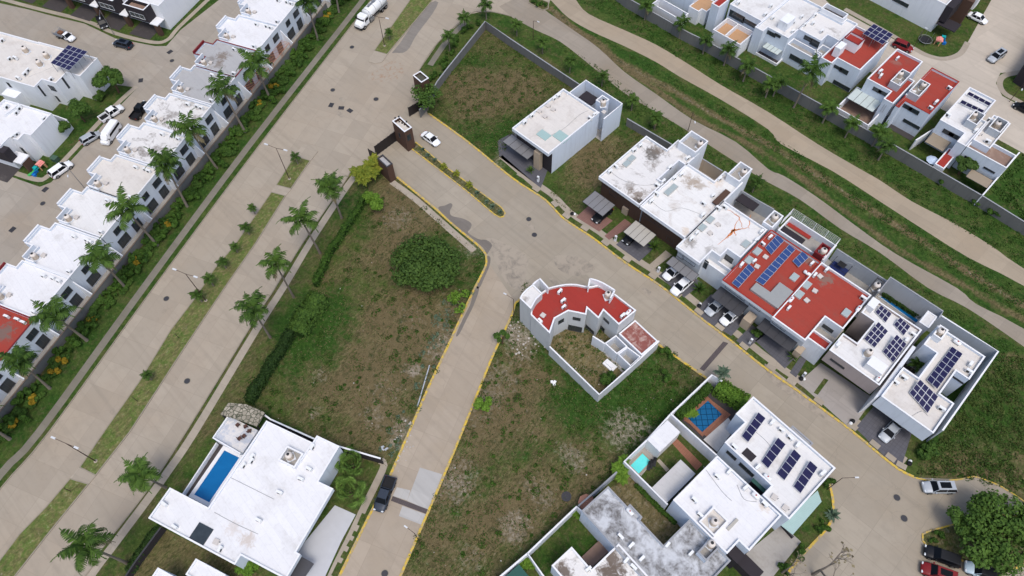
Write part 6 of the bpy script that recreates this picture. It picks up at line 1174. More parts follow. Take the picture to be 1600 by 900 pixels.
lamp1((803, 495), 6.0, (789, 459), 'street lamp at the corner beside the curved house'); lamp1((833, 62), 5.0, (841, 34), 'street lamp on the grass beside the upper path bend'); lamp1((1075, 204), 5.0, (1086, 191), 'street lamp beside the path behind the first tank tower'); lamp1((1425, 78), 5.5, (1447, 44), 'street lamp beside the trampoline lawn'); lamp1((1577, 159), 5.5, (1597, 140), 'street lamp beside the round lawn at the right edge'); lamp1((133, 295), 6, (106, 275), 'street lamp beside the white SUV in the back street', METAL)
IRON = plain('cast_iron', srgb(66, 66, 70), .7, .4, .3)
def mk_mh():
    t = thing('manhole_cover'); b = MB(); b.lathe(0, 0, [(.48, 0), (.48, .012), (.44, .018)], 18); part(t, 'cover', b, IRON); b = MB(); b.lathe(0, 0, [(.58, 0), (.58, .008)], 18); part(t, 'ring', b, M_KB); return t
def mk_grate():
    t = thing('drain_grate'); b = MB(); [b.box(0, -.4+k*.1, .0, 1.1, .05, .02) for k in range(9)]; part(t, 'grating', b, IRON); b = MB(); b.box(0, 0, -.002, 1.2, .95, .008); part(t, 'frame', b, IRON); return t
def Pm(L, host, kind='mh'):
    for p in L: g_ = G(*p); put(kind, mk_mh if kind == 'mh' else mk_grate, g_.x, g_.y, .03, random.uniform(0, 3), 'dark round manhole cover' if kind == 'mh' else 'dark drain grate', 'manhole cover' if kind == 'mh' else 'drain', host, 'manhole covers' if kind == 'mh' else 'drain grates')
Pm(t21((105, 470), (140, 568)), 'in the street before the empty lot'); Pm(T(3, 3, [(805, 410), (850, 540)]), 'in the turning circle'); Pm(T(1, 0, [(600, 295), (480, 563), (750, 620)]), 'in the upper avenue'); Pm(T(1, 0, [(470, 657), (533, 675), (587, 692)]), 'in the upper avenue', 'grate'); Pm(T(0, 2, [(1040, 67), (1170, 582)]), 'in the lower avenue'); Pm(T(1, 3, [(805, 885)]), 'at the bottom of the side street')
Pm(T(0, 0, [(880, 503), (1062, 325)])+T(0, 1, [(283, 285), (78, 535)]), 'in the back street', 'grate'); Pm(T(0, 0, [(1075, 380)])+T(0, 1, [(268, 372)]), 'in the back street'); Pm(LD((185, 100)), 'near the guard tower')
# play things and yard furniture
def blockset(name, label, cat, base, bits, rz=0):
    p = G(*base); t = thing(name, label, cat, tuple(p), rz=0)
    for nm, m, L in bits:
        b = MB()
        for (x, y, z, sx, sy, sz) in L: b.box(p.x+x, p.y+y, z, sx, sy, sz, rz)
        part(t, nm, b, m)
    return t
PINK = plain('pink_plastic', srgb(226, 150, 140), .5); TEAL = plain('teal_plastic', srgb(30, 168, 170), .5); LIME = plain('green_plastic', srgb(74, 176, 92), .5); BLUEP = plain('blue_plastic', srgb(28, 112, 190), .5); TANP = plain('tan_plastic', srgb(206, 160, 120), .5)
def playhouse(label, base, label2, base2):
    t = blockset('playhouse', label, 'playhouse', base, (('wall', TANP, [(-.5, -.5, 0, .15, .15, 1.2), (.5, -.5, 0, .15, .15, 1.2), (.5, .5, 0, .15, .15, 1.2), (-.5, .5, 0, .15, .15, 1.2), (0, .5, 0, 1, .1, .9)]), ('roof', PINK, [(0, 0, 1.2, 1.4, 1.3, .12), (0, 0, 1.32, .9, 1.3, .15), (0, 0, 1.47, .4, 1.3, .12)])), .4)
    t = blockset('toy_slide', label2, 'toy slide', base2, (('slide', LIME, [(-.3, -.6, .2, .5, 1.4, .12), (-.3, -1.2, 0, .5, .4, .2)]), ('platform', TEAL, [(-.3, .5, .5, .9, .8, .12), (-.3, .5, .9, .8, .7, .1)]), ('side_panel', BLUEP, [(.3, 0, 0, .12, 1.2, .7), (.6, -.5, 0, .7, .5, .5)])), .4)
playhouse('toy playhouse with pink roof on the grass corner, left edge', (68, 262), 'teal and green toy slide left of the pink playhouse', (56, 270)); playhouse('toy playhouse with orange-pink roof on the round lawn, upper right', (1464, 69), 'green and blue toy slide on the upper right lawn', (1472, 65))
p = G(1444, 65); t = thing('trampoline', 'round black trampoline on the upper right lawn', 'trampoline', tuple(p)); b = MB(); b.lathe(p.x, p.y, [(1.2, .6), (1.2, .62)], 20); part(t, 'mat', b, BLACKP); b = MB()
for k in range(12): a = k*math.pi/6; a2 = a+math.pi/6; b.tube([(p.x+1.45*math.cos(a), p.y+1.45*math.sin(a), .65), (p.x+1.45*math.cos(a2), p.y+1.45*math.sin(a2), .65)], .06, 5)
for k in range(6): a = k*math.pi/3; b.tube([(p.x+1.45*math.cos(a), p.y+1.45*math.sin(a), 0), (p.x+1.45*math.cos(a), p.y+1.45*math.sin(a), 2.0)], .03, 5)
part(t, 'frame', b, METAL)
p = G(88, 251); t = thing('utility_box', 'green metal utility box on the grass strip beside the back street', 'utility box', tuple(p)); b = MB(); b.box(p.x, p.y, 0, 1.2, 1.0, .9, A23); part(t, 'cabinet', b, plain('green_cabinet', srgb(58, 84, 70), .6)); b = MB(); b.box(p.x, p.y, .9, 1.3, 1.1, .08, A23); part(t, 'lid', b, plain('green_cabinet_lid', srgb(66, 92, 76), .6))
def mk_lounger():
    t = thing('lounge_chair'); b = MB(); b.box(0, 0, .25, .5, .9, .08); part(t, 'seat', b, BLACKP); b = MB(); b.face([(-.25, .45, .3), (.25, .45, .3), (.25, .85, .8), (-.25, .85, .8)]); b.face([(-.25, .45, .25), (-.25, .85, .75), (.25, .85, .75), (.25, .45, .25)]); part(t, 'backrest', b, BLACKP)
    for x in (-.22, .22):
        for y in (-.4, .4): b = MB(); b.box(x, y, 0, .05, .05, .26); part(t, 'leg', b, BLACKP)
    return t
for q in LG((192, 545), (205, 535), (222, 524)): g_ = G(*q); put('lounger', mk_lounger, g_.x, g_.y, .05, .5, 'black lounge chair', 'chair', 'beside the turquoise pool', 'lounge chairs by the turquoise pool')
def mk_chair():
    t = thing('patio_chair'); m = plain('rattan', srgb(92, 66, 58), .8); b = MB(); b.box(0, 0, .3, .55, .55, .1); part(t, 'seat', b, m); b = MB(); b.box(0, .27, .4, .55, .08, .45); part(t, 'backrest', b, m)
    for x in (-.22, .22):
        for y in (-.22, .22): b = MB(); b.box(x, y, 0, .06, .06, .3); part(t, 'leg', b, m)
    return t
for q in LF((490, 145), (530, 152), (500, 212), (522, 200), (548, 175)): g_ = G(*q, 2.3); put('chair', mk_chair, g_.x, g_.y, 2.32, random.uniform(0, 6), 'brown rattan chair', 'chair', 'on the tiled terrace beside the long pool', 'rattan chairs on the terrace')
p = G(*ZD((262, 580))[0], 2.0); t = thing('patio_umbrella', 'pale blue patio umbrella in the dark yard behind the tan shade cloth', 'umbrella', (p.x, p.y, 0)); b = MB(); b.tube([(p.x, p.y, 0), (p.x, p.y, 2.1)], .04, 6); part(t, 'pole', b, METAL); b = MB(); b.lathe(p.x, p.y, [(1.2, 1.75), (.6, 2.05), (.05, 2.2)], 8); part(t, 'canopy', b, plain('pale_blue_fabric', srgb(190, 206, 226), .8))
p = G(*LH((475, 225))[0], 2.0); t = thing('patio_umbrella', 'round terracotta umbrella in the corner yard beside the weathered roof', 'umbrella', (p.x, p.y, 0)); b = MB(); b.tube([(p.x, p.y, 0), (p.x, p.y, 2.2)], .04, 6); part(t, 'pole', b, METAL); b = MB(); b.lathe(p.x, p.y, [(1.25, 1.9), (.6, 2.15), (.05, 2.3)], 8); part(t, 'canopy', b, plain('terracotta_fabric', srgb(150, 108, 92), .85))
def mk_bag():
    t = thing('rubbish_bag'); b = MB(); b.lathe(0, 0, [(.25, 0), (.36, .15), (.3, .38), (.08, .5), (.1, .58)], 10); part(t, 'bag', b, BLACKP, True); b = MB(); b.lathe(.4, .1, [(.2, 0), (.28, .12), (.2, .3), (.05, .38)], 8); part(t, 'small_bag', b, WHITEP, True); return t
for q, h_ in (((894, 335), 'by the kerb of the empty lot'), (Zm(1200, 450, 4, [(525, 835)])[0], 'at the end of the wide concrete drive'), (Zm(1200, 675, 4, [(880, 200)])[0], 'beside the dark slate drive of the last house'), (t32((205, 570))[0], 'on the sidewalk left of the wide drive'), (t22((1168, 115))[0], 'beside the left silver sedan')): g_ = G(*q); put('bag', mk_bag, g_.x, g_.y, .03, random.uniform(0, 6), 'black rubbish bag with a white one', 'rubbish bag', h_, None, 1.1)
def mk_meter():
    t = thing('meter_post'); b = MB(); b.box(0, 0, 0, .4, .3, 1.5); part(t, 'post', b, W_WHITE); b = MB(); b.box(0, -.17, .9, .3, .06, .4); part(t, 'meter_box', b, METAL); return t
for q, h_ in ((t21((163, 235))[0], 'in front of the detached house'), (t21((645, 605))[0], 'between the first two driveways'), (t21((912, 800))[0], 'before the rust-streaked house'), (t22((1485, 345))[0], 'by the bush before the worn red roof'), (t32((215, 555))[0], 'left of the wide concrete drive')): g_ = G(*q); put('meter', mk_meter, g_.x, g_.y, .02, .1, 'white meter post', 'post', h_, 'meter posts along the street')
for nm, q, m in (('debris', (866, 598), C_WHITE), ('debris', Zm(400, 675, 4, [(800, 105)])[0], W_GREY)):
    p = G(*q); b = MB()
    for k in range(5): b.box(p.x+random.uniform(-.4, .4), p.y+random.uniform(-.4, .4), 0, random.uniform(.2, .5), random.uniform(.2, .5), random.uniform(.08, .3), random.uniform(0, 3))
    tag(b.build(nm, m), 'white scrap lying on the grass right of the curved house' if q[0] > 800 else 'grey rubble chunks beside the mansion sidewalk end', 'debris')
p = G(865, 822); t = thing('manhole', 'dark round well ring in the dry central lot', 'manhole', tuple(G(885, 776))); 
p = G(885, 776); b = MB(); b.lathe(p.x, p.y, [(.75, 0), (.75, .14), (.5, .14), (.5, .05)], 18); part(t, 'ring', b, IRON)
for i, (a_, c_, z) in enumerate(((T(1, 2, [(1085, 485)])[0], T(1, 2, [(1010, 740)])[0], .15),)):
    p, q = G(*a_), G(*c_); b = MB(); b.tube([(p.x, p.y, .12), (q.x, q.y, .12)], .1, 6); tag(b.build('fallen_pole', W_GREY), 'pale fallen pole lying along the kerb of the west lot', 'pole')
for lab_, base, top_ in (('short dead stake on the median, upper of two', T(0, 2, [(1122, 317)])[0], T(0, 2, [(1068, 270)])[0]), ('short dead stake on the median, lower of two', T(0, 2, [(862, 710)])[0], T(0, 2, [(825, 672)])[0]), ('cross-shaped stake on the lowest median', T(0, 3, [(445, 372)])[0], T(0, 3, [(388, 335)])[0])):
    p = G(*base); b = MB(); b.tube([(p.x, p.y, 0), (p.x+.1, p.y, 2.0)], .05, 6); b.tube([(p.x-.3, p.y, 1.6), (p.x+.4, p.y, 1.7)], .03, 5); tag(b.build('stake', POLEM), lab_, 'stake')
# ladders on the red terraces' rear wall, dark blue trampoline tent in the yard behind the worn red roof
for i, (x0, y0) in enumerate(((600, 650), (675, 690))):
    a_, c_ = G(*ZC((x0-25, y0+55))[0], 3.4), G(*ZC((x0+45, y0-80))[0], 6.6); b = MB(); s_ = Vector((.22, 0, 0)); c_.y = a_.y+.5; c_.x = a_.x
    b.tube([a_-s_, c_-s_], .03, 4); b.tube([a_+s_, c_+s_], .03, 4)
    for k in range(1, 10): m_ = a_.lerp(c_, k/10); b.tube([m_-s_, m_+s_], .02, 4)
    tag(b.build('ladder', METAL), ('left' if i == 0 else 'right')+' metal ladder against the wall between the two red roofs', 'ladder')
p0 = S(Z6((900, 770), (1000, 670), (1145, 770), (1070, 870)), 1.5); t = thing('trampoline', 'dark blue netted trampoline in the grey yard behind the worn red roof', 'trampoline', (*p0[0], 0)); slab(t, 'mat', p0, .6, .7, plain('navy_cloth', srgb(34, 46, 96), .8)); b = MB()
for q in p0: b.tube([(*q, 0), (*q, 2.1)], .05, 6)
for i in range(4): b.tube([(*p0[i], 2.1), (*p0[(i+1) % 4], 2.1)], .04, 6)
part(t, 'frame', b, BLACKP); slab(t, 'net_top', offset(p0, .8), 1.9, 1.93, BLACKP)
pl = pool('narrow blue lap pool behind the solar house', Z7((275, 395), (300, 392), (650, 620), (630, 650)), WA3, W_GREY, None, None, wd=.2)

RU = plain('rust_stain', srgb(196, 120, 70), .9, .1, var=.25, scale=2, world=True)
def streak(root, cx, cy, L, z, m):
    b = MB(); c0 = G(cx, cy, z)
    for x, y, w0 in L:
        e = G(x, y, z); n_ = 7; pts = [c0.lerp(e, k/n_)+Vector((random.uniform(-.12, .12), random.uniform(-.12, .12), 0)) for k in range(n_+1)]; d = (e-c0).normalized(); nn = Vector((-d.y, d.x, 0))
        for k in range(n_): a_, c_ = w0*(1-k/n_)+.03, w0*(1-(k+1)/n_)+.03; b.face([pts[k]-nn*a_, pts[k+1]-nn*c_, pts[k+1]+nn*c_, pts[k]+nn*a_])
    b.build('rust_stain', m, root)
streak(r3, *t21((1385, 540))[0], [(*q, w_) for q, w_ in zip(t21((1340, 590), (1430, 530), (1480, 520), (1415, 465), (1290, 630), (1400, 575)), (.22, .14, .08, .05, .06, .12))], 6.106, RU)
streak(r3, *t21((1485, 470))[0], [(*q, w_) for q, w_ in zip(t21((1478, 530), (1495, 440)), (.06, .05))], 6.108, RU); streak(r3, *t21((1420, 455))[0], [(*q, w_) for q, w_ in zip(t21((1440, 525), (1370, 420), (1325, 395)), (.05, .03, .03))], 6.11, RU)
# cables and pipes lying on the roofs
def cable(name_, root, pts, z, m, r_=.03):
    P = [Vector((*q, z+r_)) for q in smooth_line(W2(pts, z), n=4)]; b = MB(); b.tube(P, r_, 4); b.build(name_, m, root)
for rt, pts, z in ((r0, t20((245, 845), (330, 800), (420, 720), (480, 690)), 6.1), (r2, t21((870, 358), (960, 420), (1060, 400), (1190, 445)), 6.1), (r1, t21((613, 172), (700, 230), (830, 260), (945, 235)), 6.1), (p2, LG((690, 640), (730, 720), (800, 735)), 6.1), (p2, LG((500, 535), (600, 670), (660, 730)), 6.1), (mn, LF((450, 405), (560, 460), (670, 515)), 4.9), (mn, LF((370, 580), (470, 635), (590, 690)), 4.9), (p1, LG((780, 330), (860, 400), (900, 470)), 6.1), (r5, Z7((-50, 60), (20, 80), (60, 130)), 6.2), (g1, la((300, 800), (430, 750), (570, 690)), 6.1), (r7, t32((900, 800), (960, 770), (1000, 800)), 6.2), (rh, Z8((590, 440), (610, 500), (590, 530)), 5.9)):
    cable('pipe', rt, pts, z, METAL)
# ================================================================== vegetation
def leafmat(name, c1, c2, tr=.25, sc_=1.2):
    t = NT(name); g = t.n('ShaderNodeNewGeometry'); oi = t.n('ShaderNodeObjectInfo'); n = t.noise(g.outputs['Position'], sc_, 3, .6)
    f = t.math('ADD', t.math('MULTIPLY', g.outputs['Random Per Island'], .55), t.math('ADD', t.math('MULTIPLY', n, .6), t.math('MULTIPLY_ADD', oi.outputs['Random'], .3, -.25)), clamp=True)
    c = t.mix(f, c1, c2); t.b.inputs['Transmission Weight'].default_value = 0; m = t.done(c, .7, .12); return m
V = dict(tree=leafmat('dark_leaf', srgb(30, 52, 22), srgb(82, 108, 48)), mid=leafmat('mid_leaf', srgb(34, 60, 24), srgb(84, 112, 46)), bright=leafmat('bright_leaf', srgb(56, 88, 26), srgb(112, 144, 52)), palm=leafmat('palm_leaf', srgb(28, 52, 20), srgb(84, 112, 46)), fan=leafmat('fan_leaf', srgb(52, 78, 30), srgb(106, 134, 60)),
         croton=leafmat('croton_leaf', srgb(96, 88, 22), srgb(178, 144, 44)), shrub=leafmat('shrub_leaf', srgb(28, 52, 20), srgb(72, 102, 36)), agave=leafmat('agave_leaf', srgb(62, 82, 66), srgb(104, 122, 100)), yel=leafmat('yellow_palm_leaf', srgb(70, 92, 26), srgb(146, 146, 54)), dryl=leafmat('dry_leaf', srgb(92, 84, 62), srgb(150, 140, 110)), hedge=leafmat('hedge_leaf', srgb(22, 40, 18), srgb(54, 78, 32)))
BARK = plain('grey_bark', srgb(120, 112, 102), .95, .1, var=.2, scale=4); BARKD = plain('brown_bark', srgb(86, 70, 58), .95, .1, var=.2, scale=4); SHAFT = plain('green_crownshaft', srgb(84, 108, 60), .6, .3)
def quads(name, C_, N_, size, mat, parent, asp=1.4, jit=.35, R=None):
    "many leaf-clump quads at points C_ facing roughly N_"
    R = R or rng; n = len(C_); N_ = N_+R.normal(0, jit, (n, 3)); N_ /= np.linalg.norm(N_, axis=1)[:, None]; r = R.normal(0, 1, (n, 3)); U = np.cross(N_, r); U /= np.linalg.norm(U, axis=1)[:, None]; W_ = np.cross(N_, U)
    s = size*R.uniform(.6, 1.35, n)[:, None]; a = U*s*asp*.5; b = W_*s*.5; P = np.stack([C_-a, C_-b, C_+a, C_+b], 1).reshape(-1, 3)
    me = bpy.data.meshes.new(name); me.vertices.add(4*n); me.vertices.foreach_set('co', P.ravel()); me.loops.add(4*n); me.loops.foreach_set('vertex_index', np.arange(4*n, dtype=np.int32)); me.polygons.add(n); me.polygons.foreach_set('loop_start', np.arange(0, 4*n, 4, dtype=np.int32)); me.update(calc_edges=True)
    me.materials.append(mat); o = bpy.data.objects.new(name, me); C.objects.link(o)
    if parent is not None: o.parent = parent
    return o
def blobcloud(blobs, n, R, shell=.75, flat=1.0):
    vol = np.array([b[3]*b[3] for b in blobs]); cnt = np.maximum(8, (n*vol/vol.sum()).astype(int)); Cs, Ns = [], []
    for (x, y, z, r), k in zip(blobs, cnt):
        d = R.normal(0, 1, (k, 3)); d /= np.linalg.norm(d, axis=1)[:, None]; rr = r*(shell+(1-shell)*R.random(k))**1.0*(.88+.24*R.random(k)); p = d*rr[:, None]; p[:, 2] *= flat
        Cs.append(p+np.array([x, y, z])); Ns.append(d*.8+np.array([0, 0, .5]))
    return np.concatenate(Cs), np.concatenate(Ns)
def mk_tree(seed, r, h, nb, n, mat, leaf=.3, trunk=True, bark=BARKD, spread=.75, name='tree', flat=.75, gap=.8):
    def f():
        R = np.random.default_rng(seed); t = thing(name); bl = []; zc = h-r*.55
        for k in range(nb):
            a = R.uniform(0, 6.283); q = math.sqrt(R.random())*spread*r; bl.append((q*math.cos(a), q*math.sin(a), zc+r*flat*R.uniform(-.35, .5)*(1-q/r*.6), r*R.uniform(.22, .42)))
        if trunk:
            b = MB(); b.tube([(0, 0, 0), (.06*r, 0, h*.25), (0, .04*r, h*.5)], [.05*h*.6+.05, .04*h*.6+.04, .025*h*.6+.03], 8)
            for x, y, z, rr in bl[:max(5, nb//3)]: b.tube([(0, .02*r, h*.4), (x*.5, y*.5, (z+h*.4)/2+.2), (x, y, z)], [.07, .05, .02], 5)
            b.build('trunk', bark, t)
        Cn, Nn = blobcloud(bl, n, R, .6, .8); quads('crown', Cn, Nn, leaf, mat, t, R=R); return t
    return f
def frond(b, base, az, up, L, droop, n=9, lw=.55, R=random, tipw=.3, m=0, lean=0.0):
    "an arching palm frond: rachis plus drooping leaflets on both sides"
    d = Vector((math.cos(az), math.sin(az), 0)); sd_ = Vector((-d.y, d.x, 0)); P = []; p = Vector(base); a = up
    for k in range(n+1):
        P.append(p.copy()); p = p+(d*math.cos(a)+Vector((0, 0, math.sin(a))))*(L/n); a -= droop/n*(.6+.9*k/n)
    for k in range(n):
        w_ = .05*(1-k/n)+.015; b.face([P[k]-sd_*w_, P[k+1]-sd_*w_*.8, P[k+1]+sd_*w_*.8, P[k]+sd_*w_], m)
        if k == 0: continue
        for half in (0, .5):
            q = P[k].lerp(P[k+1], half); s = (k+half)/n; ll = lw*(math.sin(min(1, s*1.15+.12)*math.pi))**.6*(1 if s < .8 else 1-(s-.8)*2.2)+.12; t_ = (P[min(k+1, n)]-P[k]).normalized()
            for sg in (-1, 1):
                o = sd_*sg*ll*.88+t_*ll*.5+Vector((0, 0, -ll*R.uniform(.25, .75))); wd = t_*(L/n*.25); mid = q+o*.55+Vector((0, 0, .05*ll)); b.face([q-wd, q+wd, mid+wd*.9, q+o, mid-wd*.9], m)
def mk_palm(seed, h, L, nf, droop=1.9, tr=.17, shaft=True, mat='palm', name='palm_tree', lw=.8, bark=BARK, dead=0, up=(1.3, .05)):
    def f():
        R = random.Random(seed); t = thing(name); b = MB(); k = 9; b.tube([(0, 0, h*i/k) for i in range(k+1)], [tr*(1.5 if i == 0 else 1.12 if i < 3 else 1.0-.03*i) for i in range(k+1)], 10); b.build('trunk', bark, t)
        if shaft: b = MB(); b.tube([(0, 0, h), (0, 0, h+.5), (0, 0, h+1.1)], [tr*.85, tr*.8, tr*.4], 8); b.build('crownshaft', SHAFT, t)
        zt = h+(1.0 if shaft else 0); b = MB()
        for i in range(nf):
            s = i/nf; az = i*2.39996+R.uniform(-.25, .25); u_ = up[0]+(up[1]-up[0])*s; frond(b, (0, 0, zt-s*.2), az, u_, L*R.uniform(.82, 1.08), droop*R.uniform(.75, 1.1)*(.75+.45*s), lw=lw, R=R)
        b.build('crown', V[mat], t)
        if dead:
            b = MB()
            for i in range(dead): frond(b, (0, 0, zt-.3), R.uniform(0, 6.28), -.5, L*.8, 1.2, R=R, lw=lw*.6)
            b.build('dead_frond', V['dryl'], t)
        return t
    return f
def zheight(base, top):
    b0 = G(*base); best = (1e9, 5)
    for i in range(10, 150):
        z = i*.1; q = px((b0.x, b0.y, z)); d = math.hypot(q[0]-top[0], q[1]-top[1]); best = min(best, (d, z))
    return best[1]
ROYAL = [mk_palm(i, 8.6, L_, n_, 2.25, .2, dead=2, lw=1.0, up=(1.2, .05)) for i, L_, n_ in ((11, 4.6, 14), (12, 4.2, 17), (13, 4.9, 13), (14, 4.1, 12))]
def plant(key, mk, base, label, cat, host, group, scale=1., z=0., rz=None, tilt=None, pxz=0):
    p = G(*base, pxz); return put(key, mk, p.x, p.y, z, random.uniform(0, 6.28) if rz is None else rz, label, cat, host, group, scale, tilt)
def royal(base, crown, i, label, host, grp, sc0=1.):
    z = zheight(base, crown); s = max(.75, min(1.25, z/9.3)); return plant('royal%d' % (i % 4), ROYAL[i % 4], base, label, 'palm tree', host, grp, (sc0*random.uniform(.88, 1.04), sc0*random.uniform(.88, 1.04), s), tilt=(random.uniform(-.07, .07), random.uniform(-.07, .07)))
left = [((529.5, 19), (521, -40)), ((497, 62), (481, 0)), ((423, 156), (400, 98)), ((383, 206), (353, 142)), ((339, 263), (305, 200)), ((292.5, 322.5), (255, 262)), ((246, 383), (200, 328)), ((196, 449), (150, 402)), ((136, 532), (85, 490)), ((78, 607), (28, 572)), ((15, 686), (-40, 660))]
for i, (a_, c_) in enumerate(left): royal(a_, c_, i, 'tall grey-trunked palm', 'in the line beside the left row houses', 'tall palms along the left side of the avenue', 1.08)
right = [((534, 341), (513, 292)), ((500.5, 396), (475, 342)), ((459, 464.5), (427, 400)), ((422.5, 527.5), (391, 486)), ((259, 762), (219, 748)), ((199, 880), (128, 864))]
for i, (a_, c_) in enumerate(right): royal(a_, c_, i+1, 'tall palm', 'on the verge right of the avenue', 'tall palms along the right side of the avenue', .95)
SMALLP = [mk_palm(30+i, 2.3, 1.35, 11, 2.0, .09, False, lw=.42) for i in range(2)]
for i, q in enumerate([(399, 335), (390, 367), (372, 395), (354, 420), (334, 447), (316, 472), (237.5, 594), (466, 257), (609.5, 63)]): plant('smallp%d' % (i % 2), SMALLP[i % 2], q, 'small young palm', 'palm tree', 'on the avenue median', 'young palms on the median', random.uniform(.9, 1.15))
MEDP = [mk_palm(40+i, 3.6, 2.3, 13, 2.3, .12, False, lw=.6, dead=1) for i in range(3)]
for i, q in enumerate(T(2, 0, [(30, 225), (190, 335), (360, 455), (560, 540), (745, 690), (885, 800)])+Z5((1170, 800), (150, 150))): plant('medp%d' % (i % 3), MEDP[i % 3], q, 'leafy palm', 'palm tree', 'on the grass beside the lower path', 'palms beside the lower path', random.uniform(.8, 1.0))
for i, q in enumerate([(760, 30), (727, 48), (703, 80)]): plant('medp%d' % (i % 3), MEDP[i % 3], q, 'palm', 'palm tree', 'near the corner of the block wall, top centre', 'palms near the top corner wall', random.uniform(.95, 1.1))
ur = [(1007, 31), (1061, 60), (1098, 84), (1131, 102), (1161, 127), (1196, 152), (1208, 150), (1285, 192), (1320, 215), (1362, 228), (1372, 250)]
for i, q in enumerate(ur): plant('medp%d' % (i % 3), MEDP[i % 3], q, 'palm', 'palm tree', 'in front of the upper right block wall', 'palms along the upper right block wall', random.uniform(1.0, 1.25))
royal((1240, 168), (1268, 112), 2, 'tallest palm', 'before the white balcony house, upper right', None, .9)
# broad trees
plant('big', mk_tree(51, 5.7, 6.6, 60, 15000, V['tree'], .34, spread=.86, flat=.85), (668, 428), 'large round dark tree in the west lot', 'tree', 'near the entrance street', None, rz=0)
plant('big2', mk_tree(52, 5.4, 6.8, 26, 6500, V['mid'], .34, spread=1.0), (1552, 852), 'large dark spreading tree on the turning island', 'tree', '', None, rz=1)
plant('mid1', mk_tree(53, 2.8, 4.8, 14, 3600, V['mid'], .32), (1496, 822), 'smaller tree on the left part of the turning island', 'tree', '', None)
plant('mid2', mk_tree(54, 3.0, 5.4, 16, 4200, V['mid'], .34), (1600, 822), 'leafy tree cut by the right edge beside the turning island', 'tree', '', None)
plant('st1', mk_tree(55, 3.0, 5.6, 15, 4400, V['mid'], .34), (186, 145), 'bushy street tree', 'tree', 'beside the upper-left solar house corner', 'street trees on the back street', 1.05); plant('st2', mk_tree(56, 2.7, 5.2, 14, 3600, V['mid'], .34), (133, 190), 'bushy street tree', 'tree', 'before the upper-left house side wall', 'street trees on the back street', .95); plant('st2', None, (104, 213), 'small bushy street tree', 'tree', 'above the green utility box', 'street trees on the back street', .7)
plant('ur1', mk_tree(57, 2.2, 4.4, 12, 2800, V['tree'], .3), (1497, 272), 'dark bushy tree in the patio behind the red shed roof', 'tree', '', None)
plant('sp1', mk_tree(58, 3.0, 5.4, 22, 1500, V['mid'], .3, bark=BARK, spread=1.0), (668, 172), 'sparse open-branched tree leaning over the entrance gate', 'tree', '', None); plant('sp2', mk_tree(59, 1.9, 3.0, 12, 700, V['bright'], .26, bark=BARK, spread=1.0), (718, 480), 'thin open bush by the kerb below the big round tree', 'bush', '', None)
plant('br1', mk_tree(60, 1.5, 2.4, 9, 1300, V['bright'], .26), (757, 637), 'bright green bush at the right kerb of the side street', 'bush', '', None); plant('br2', mk_tree(61, 1.2, 3.2, 7, 500, V['mid'], .3), (785, 537), 'small sapling at the kerb below the curved house corner', 'tree', '', None)
plant('bt', mk_tree(62, 2.3, 3.4, 12, 2600, V['bright'], .3), (585, 325), 'light green bushy tree beside the creeper wall', 'tree', '', None)
def mk_clump(seed, n, L, mat, name='palm_clump', h=1.6):
    def f():
        R = random.Random(seed); t = thing(name)
        stems = [(R.uniform(-1.5, 1.5), R.uniform(-1.5, 1.5)) for _ in range(n)]; b = MB(); [b.tube([(x, y, 0), (x, y, h)], .06, 5) for x, y in stems]; b.build('stem', SHAFT, t); b = MB()
        for x, y in stems:
            for i in range(9): frond(b, (x, y, h), i*2.4+R.uniform(-.3, .3), R.uniform(.5, 1.2), L*R.uniform(.8, 1.1), 1.9, n=6, lw=.45, R=R)
        b.build('crown', V[mat], t); return t
    return f
plant('cl1', mk_clump(71, 9, 1.7, 'yel', h=2.2), (578, 285), 'dense yellow-green palm clump', 'palm clump', 'beside the left guardhouse', None, 1.15); plant('cl1', None, (588, 268), 'dense yellow-green palm clump', 'palm clump', 'tucked behind the left guardhouse', None, .9)
def mk_fan(seed):
    def f():
        R = random.Random(seed); t = thing('fan_palm'); b = MB(); b.tube([(0, 0, 0), (0, 0, 1.6)], [.2, .16], 8); b.build('trunk', BARKD, t); b = MB()
        for i in range(22):
            az = i*2.4; u_ = R.uniform(.05, 1.35); d = Vector((math.cos(az)*math.cos(u_), math.sin(az)*math.cos(u_), math.sin(u_))); p = Vector((0, 0, 1.6))+d*R.uniform(.9, 1.9); side = d.cross(Vector((0, 0, 1))).normalized(); upv = side.cross(d)
            for k in range(-6, 7):
                a = k*.24; v1 = (d*math.cos(a)+side*math.sin(a)); q = v1*.95+Vector((0, 0, -.3-.1*abs(k)/6)); wv = (side*math.cos(a)-d*math.sin(a))*.09; b.face([p, p+v1*.5-wv, p+q, p+v1*.5+wv])
            b.tube([(0, 0, 1.5), tuple(p)], .02, 4)
        b.build('crown', V['fan'], t); return t
    return f
plant('fan', mk_fan(5), LF((1072, 352))[0], 'bushy fan palm', 'fan palm', 'in the garden beside the dark pickup', 'fan palms in the mansion garden', 1.05); plant('fan', None, LF((1062, 492))[0], 'bushy fan palm', 'fan palm', 'in the garden beside the dark pickup', 'fan palms in the mansion garden', 1.1)
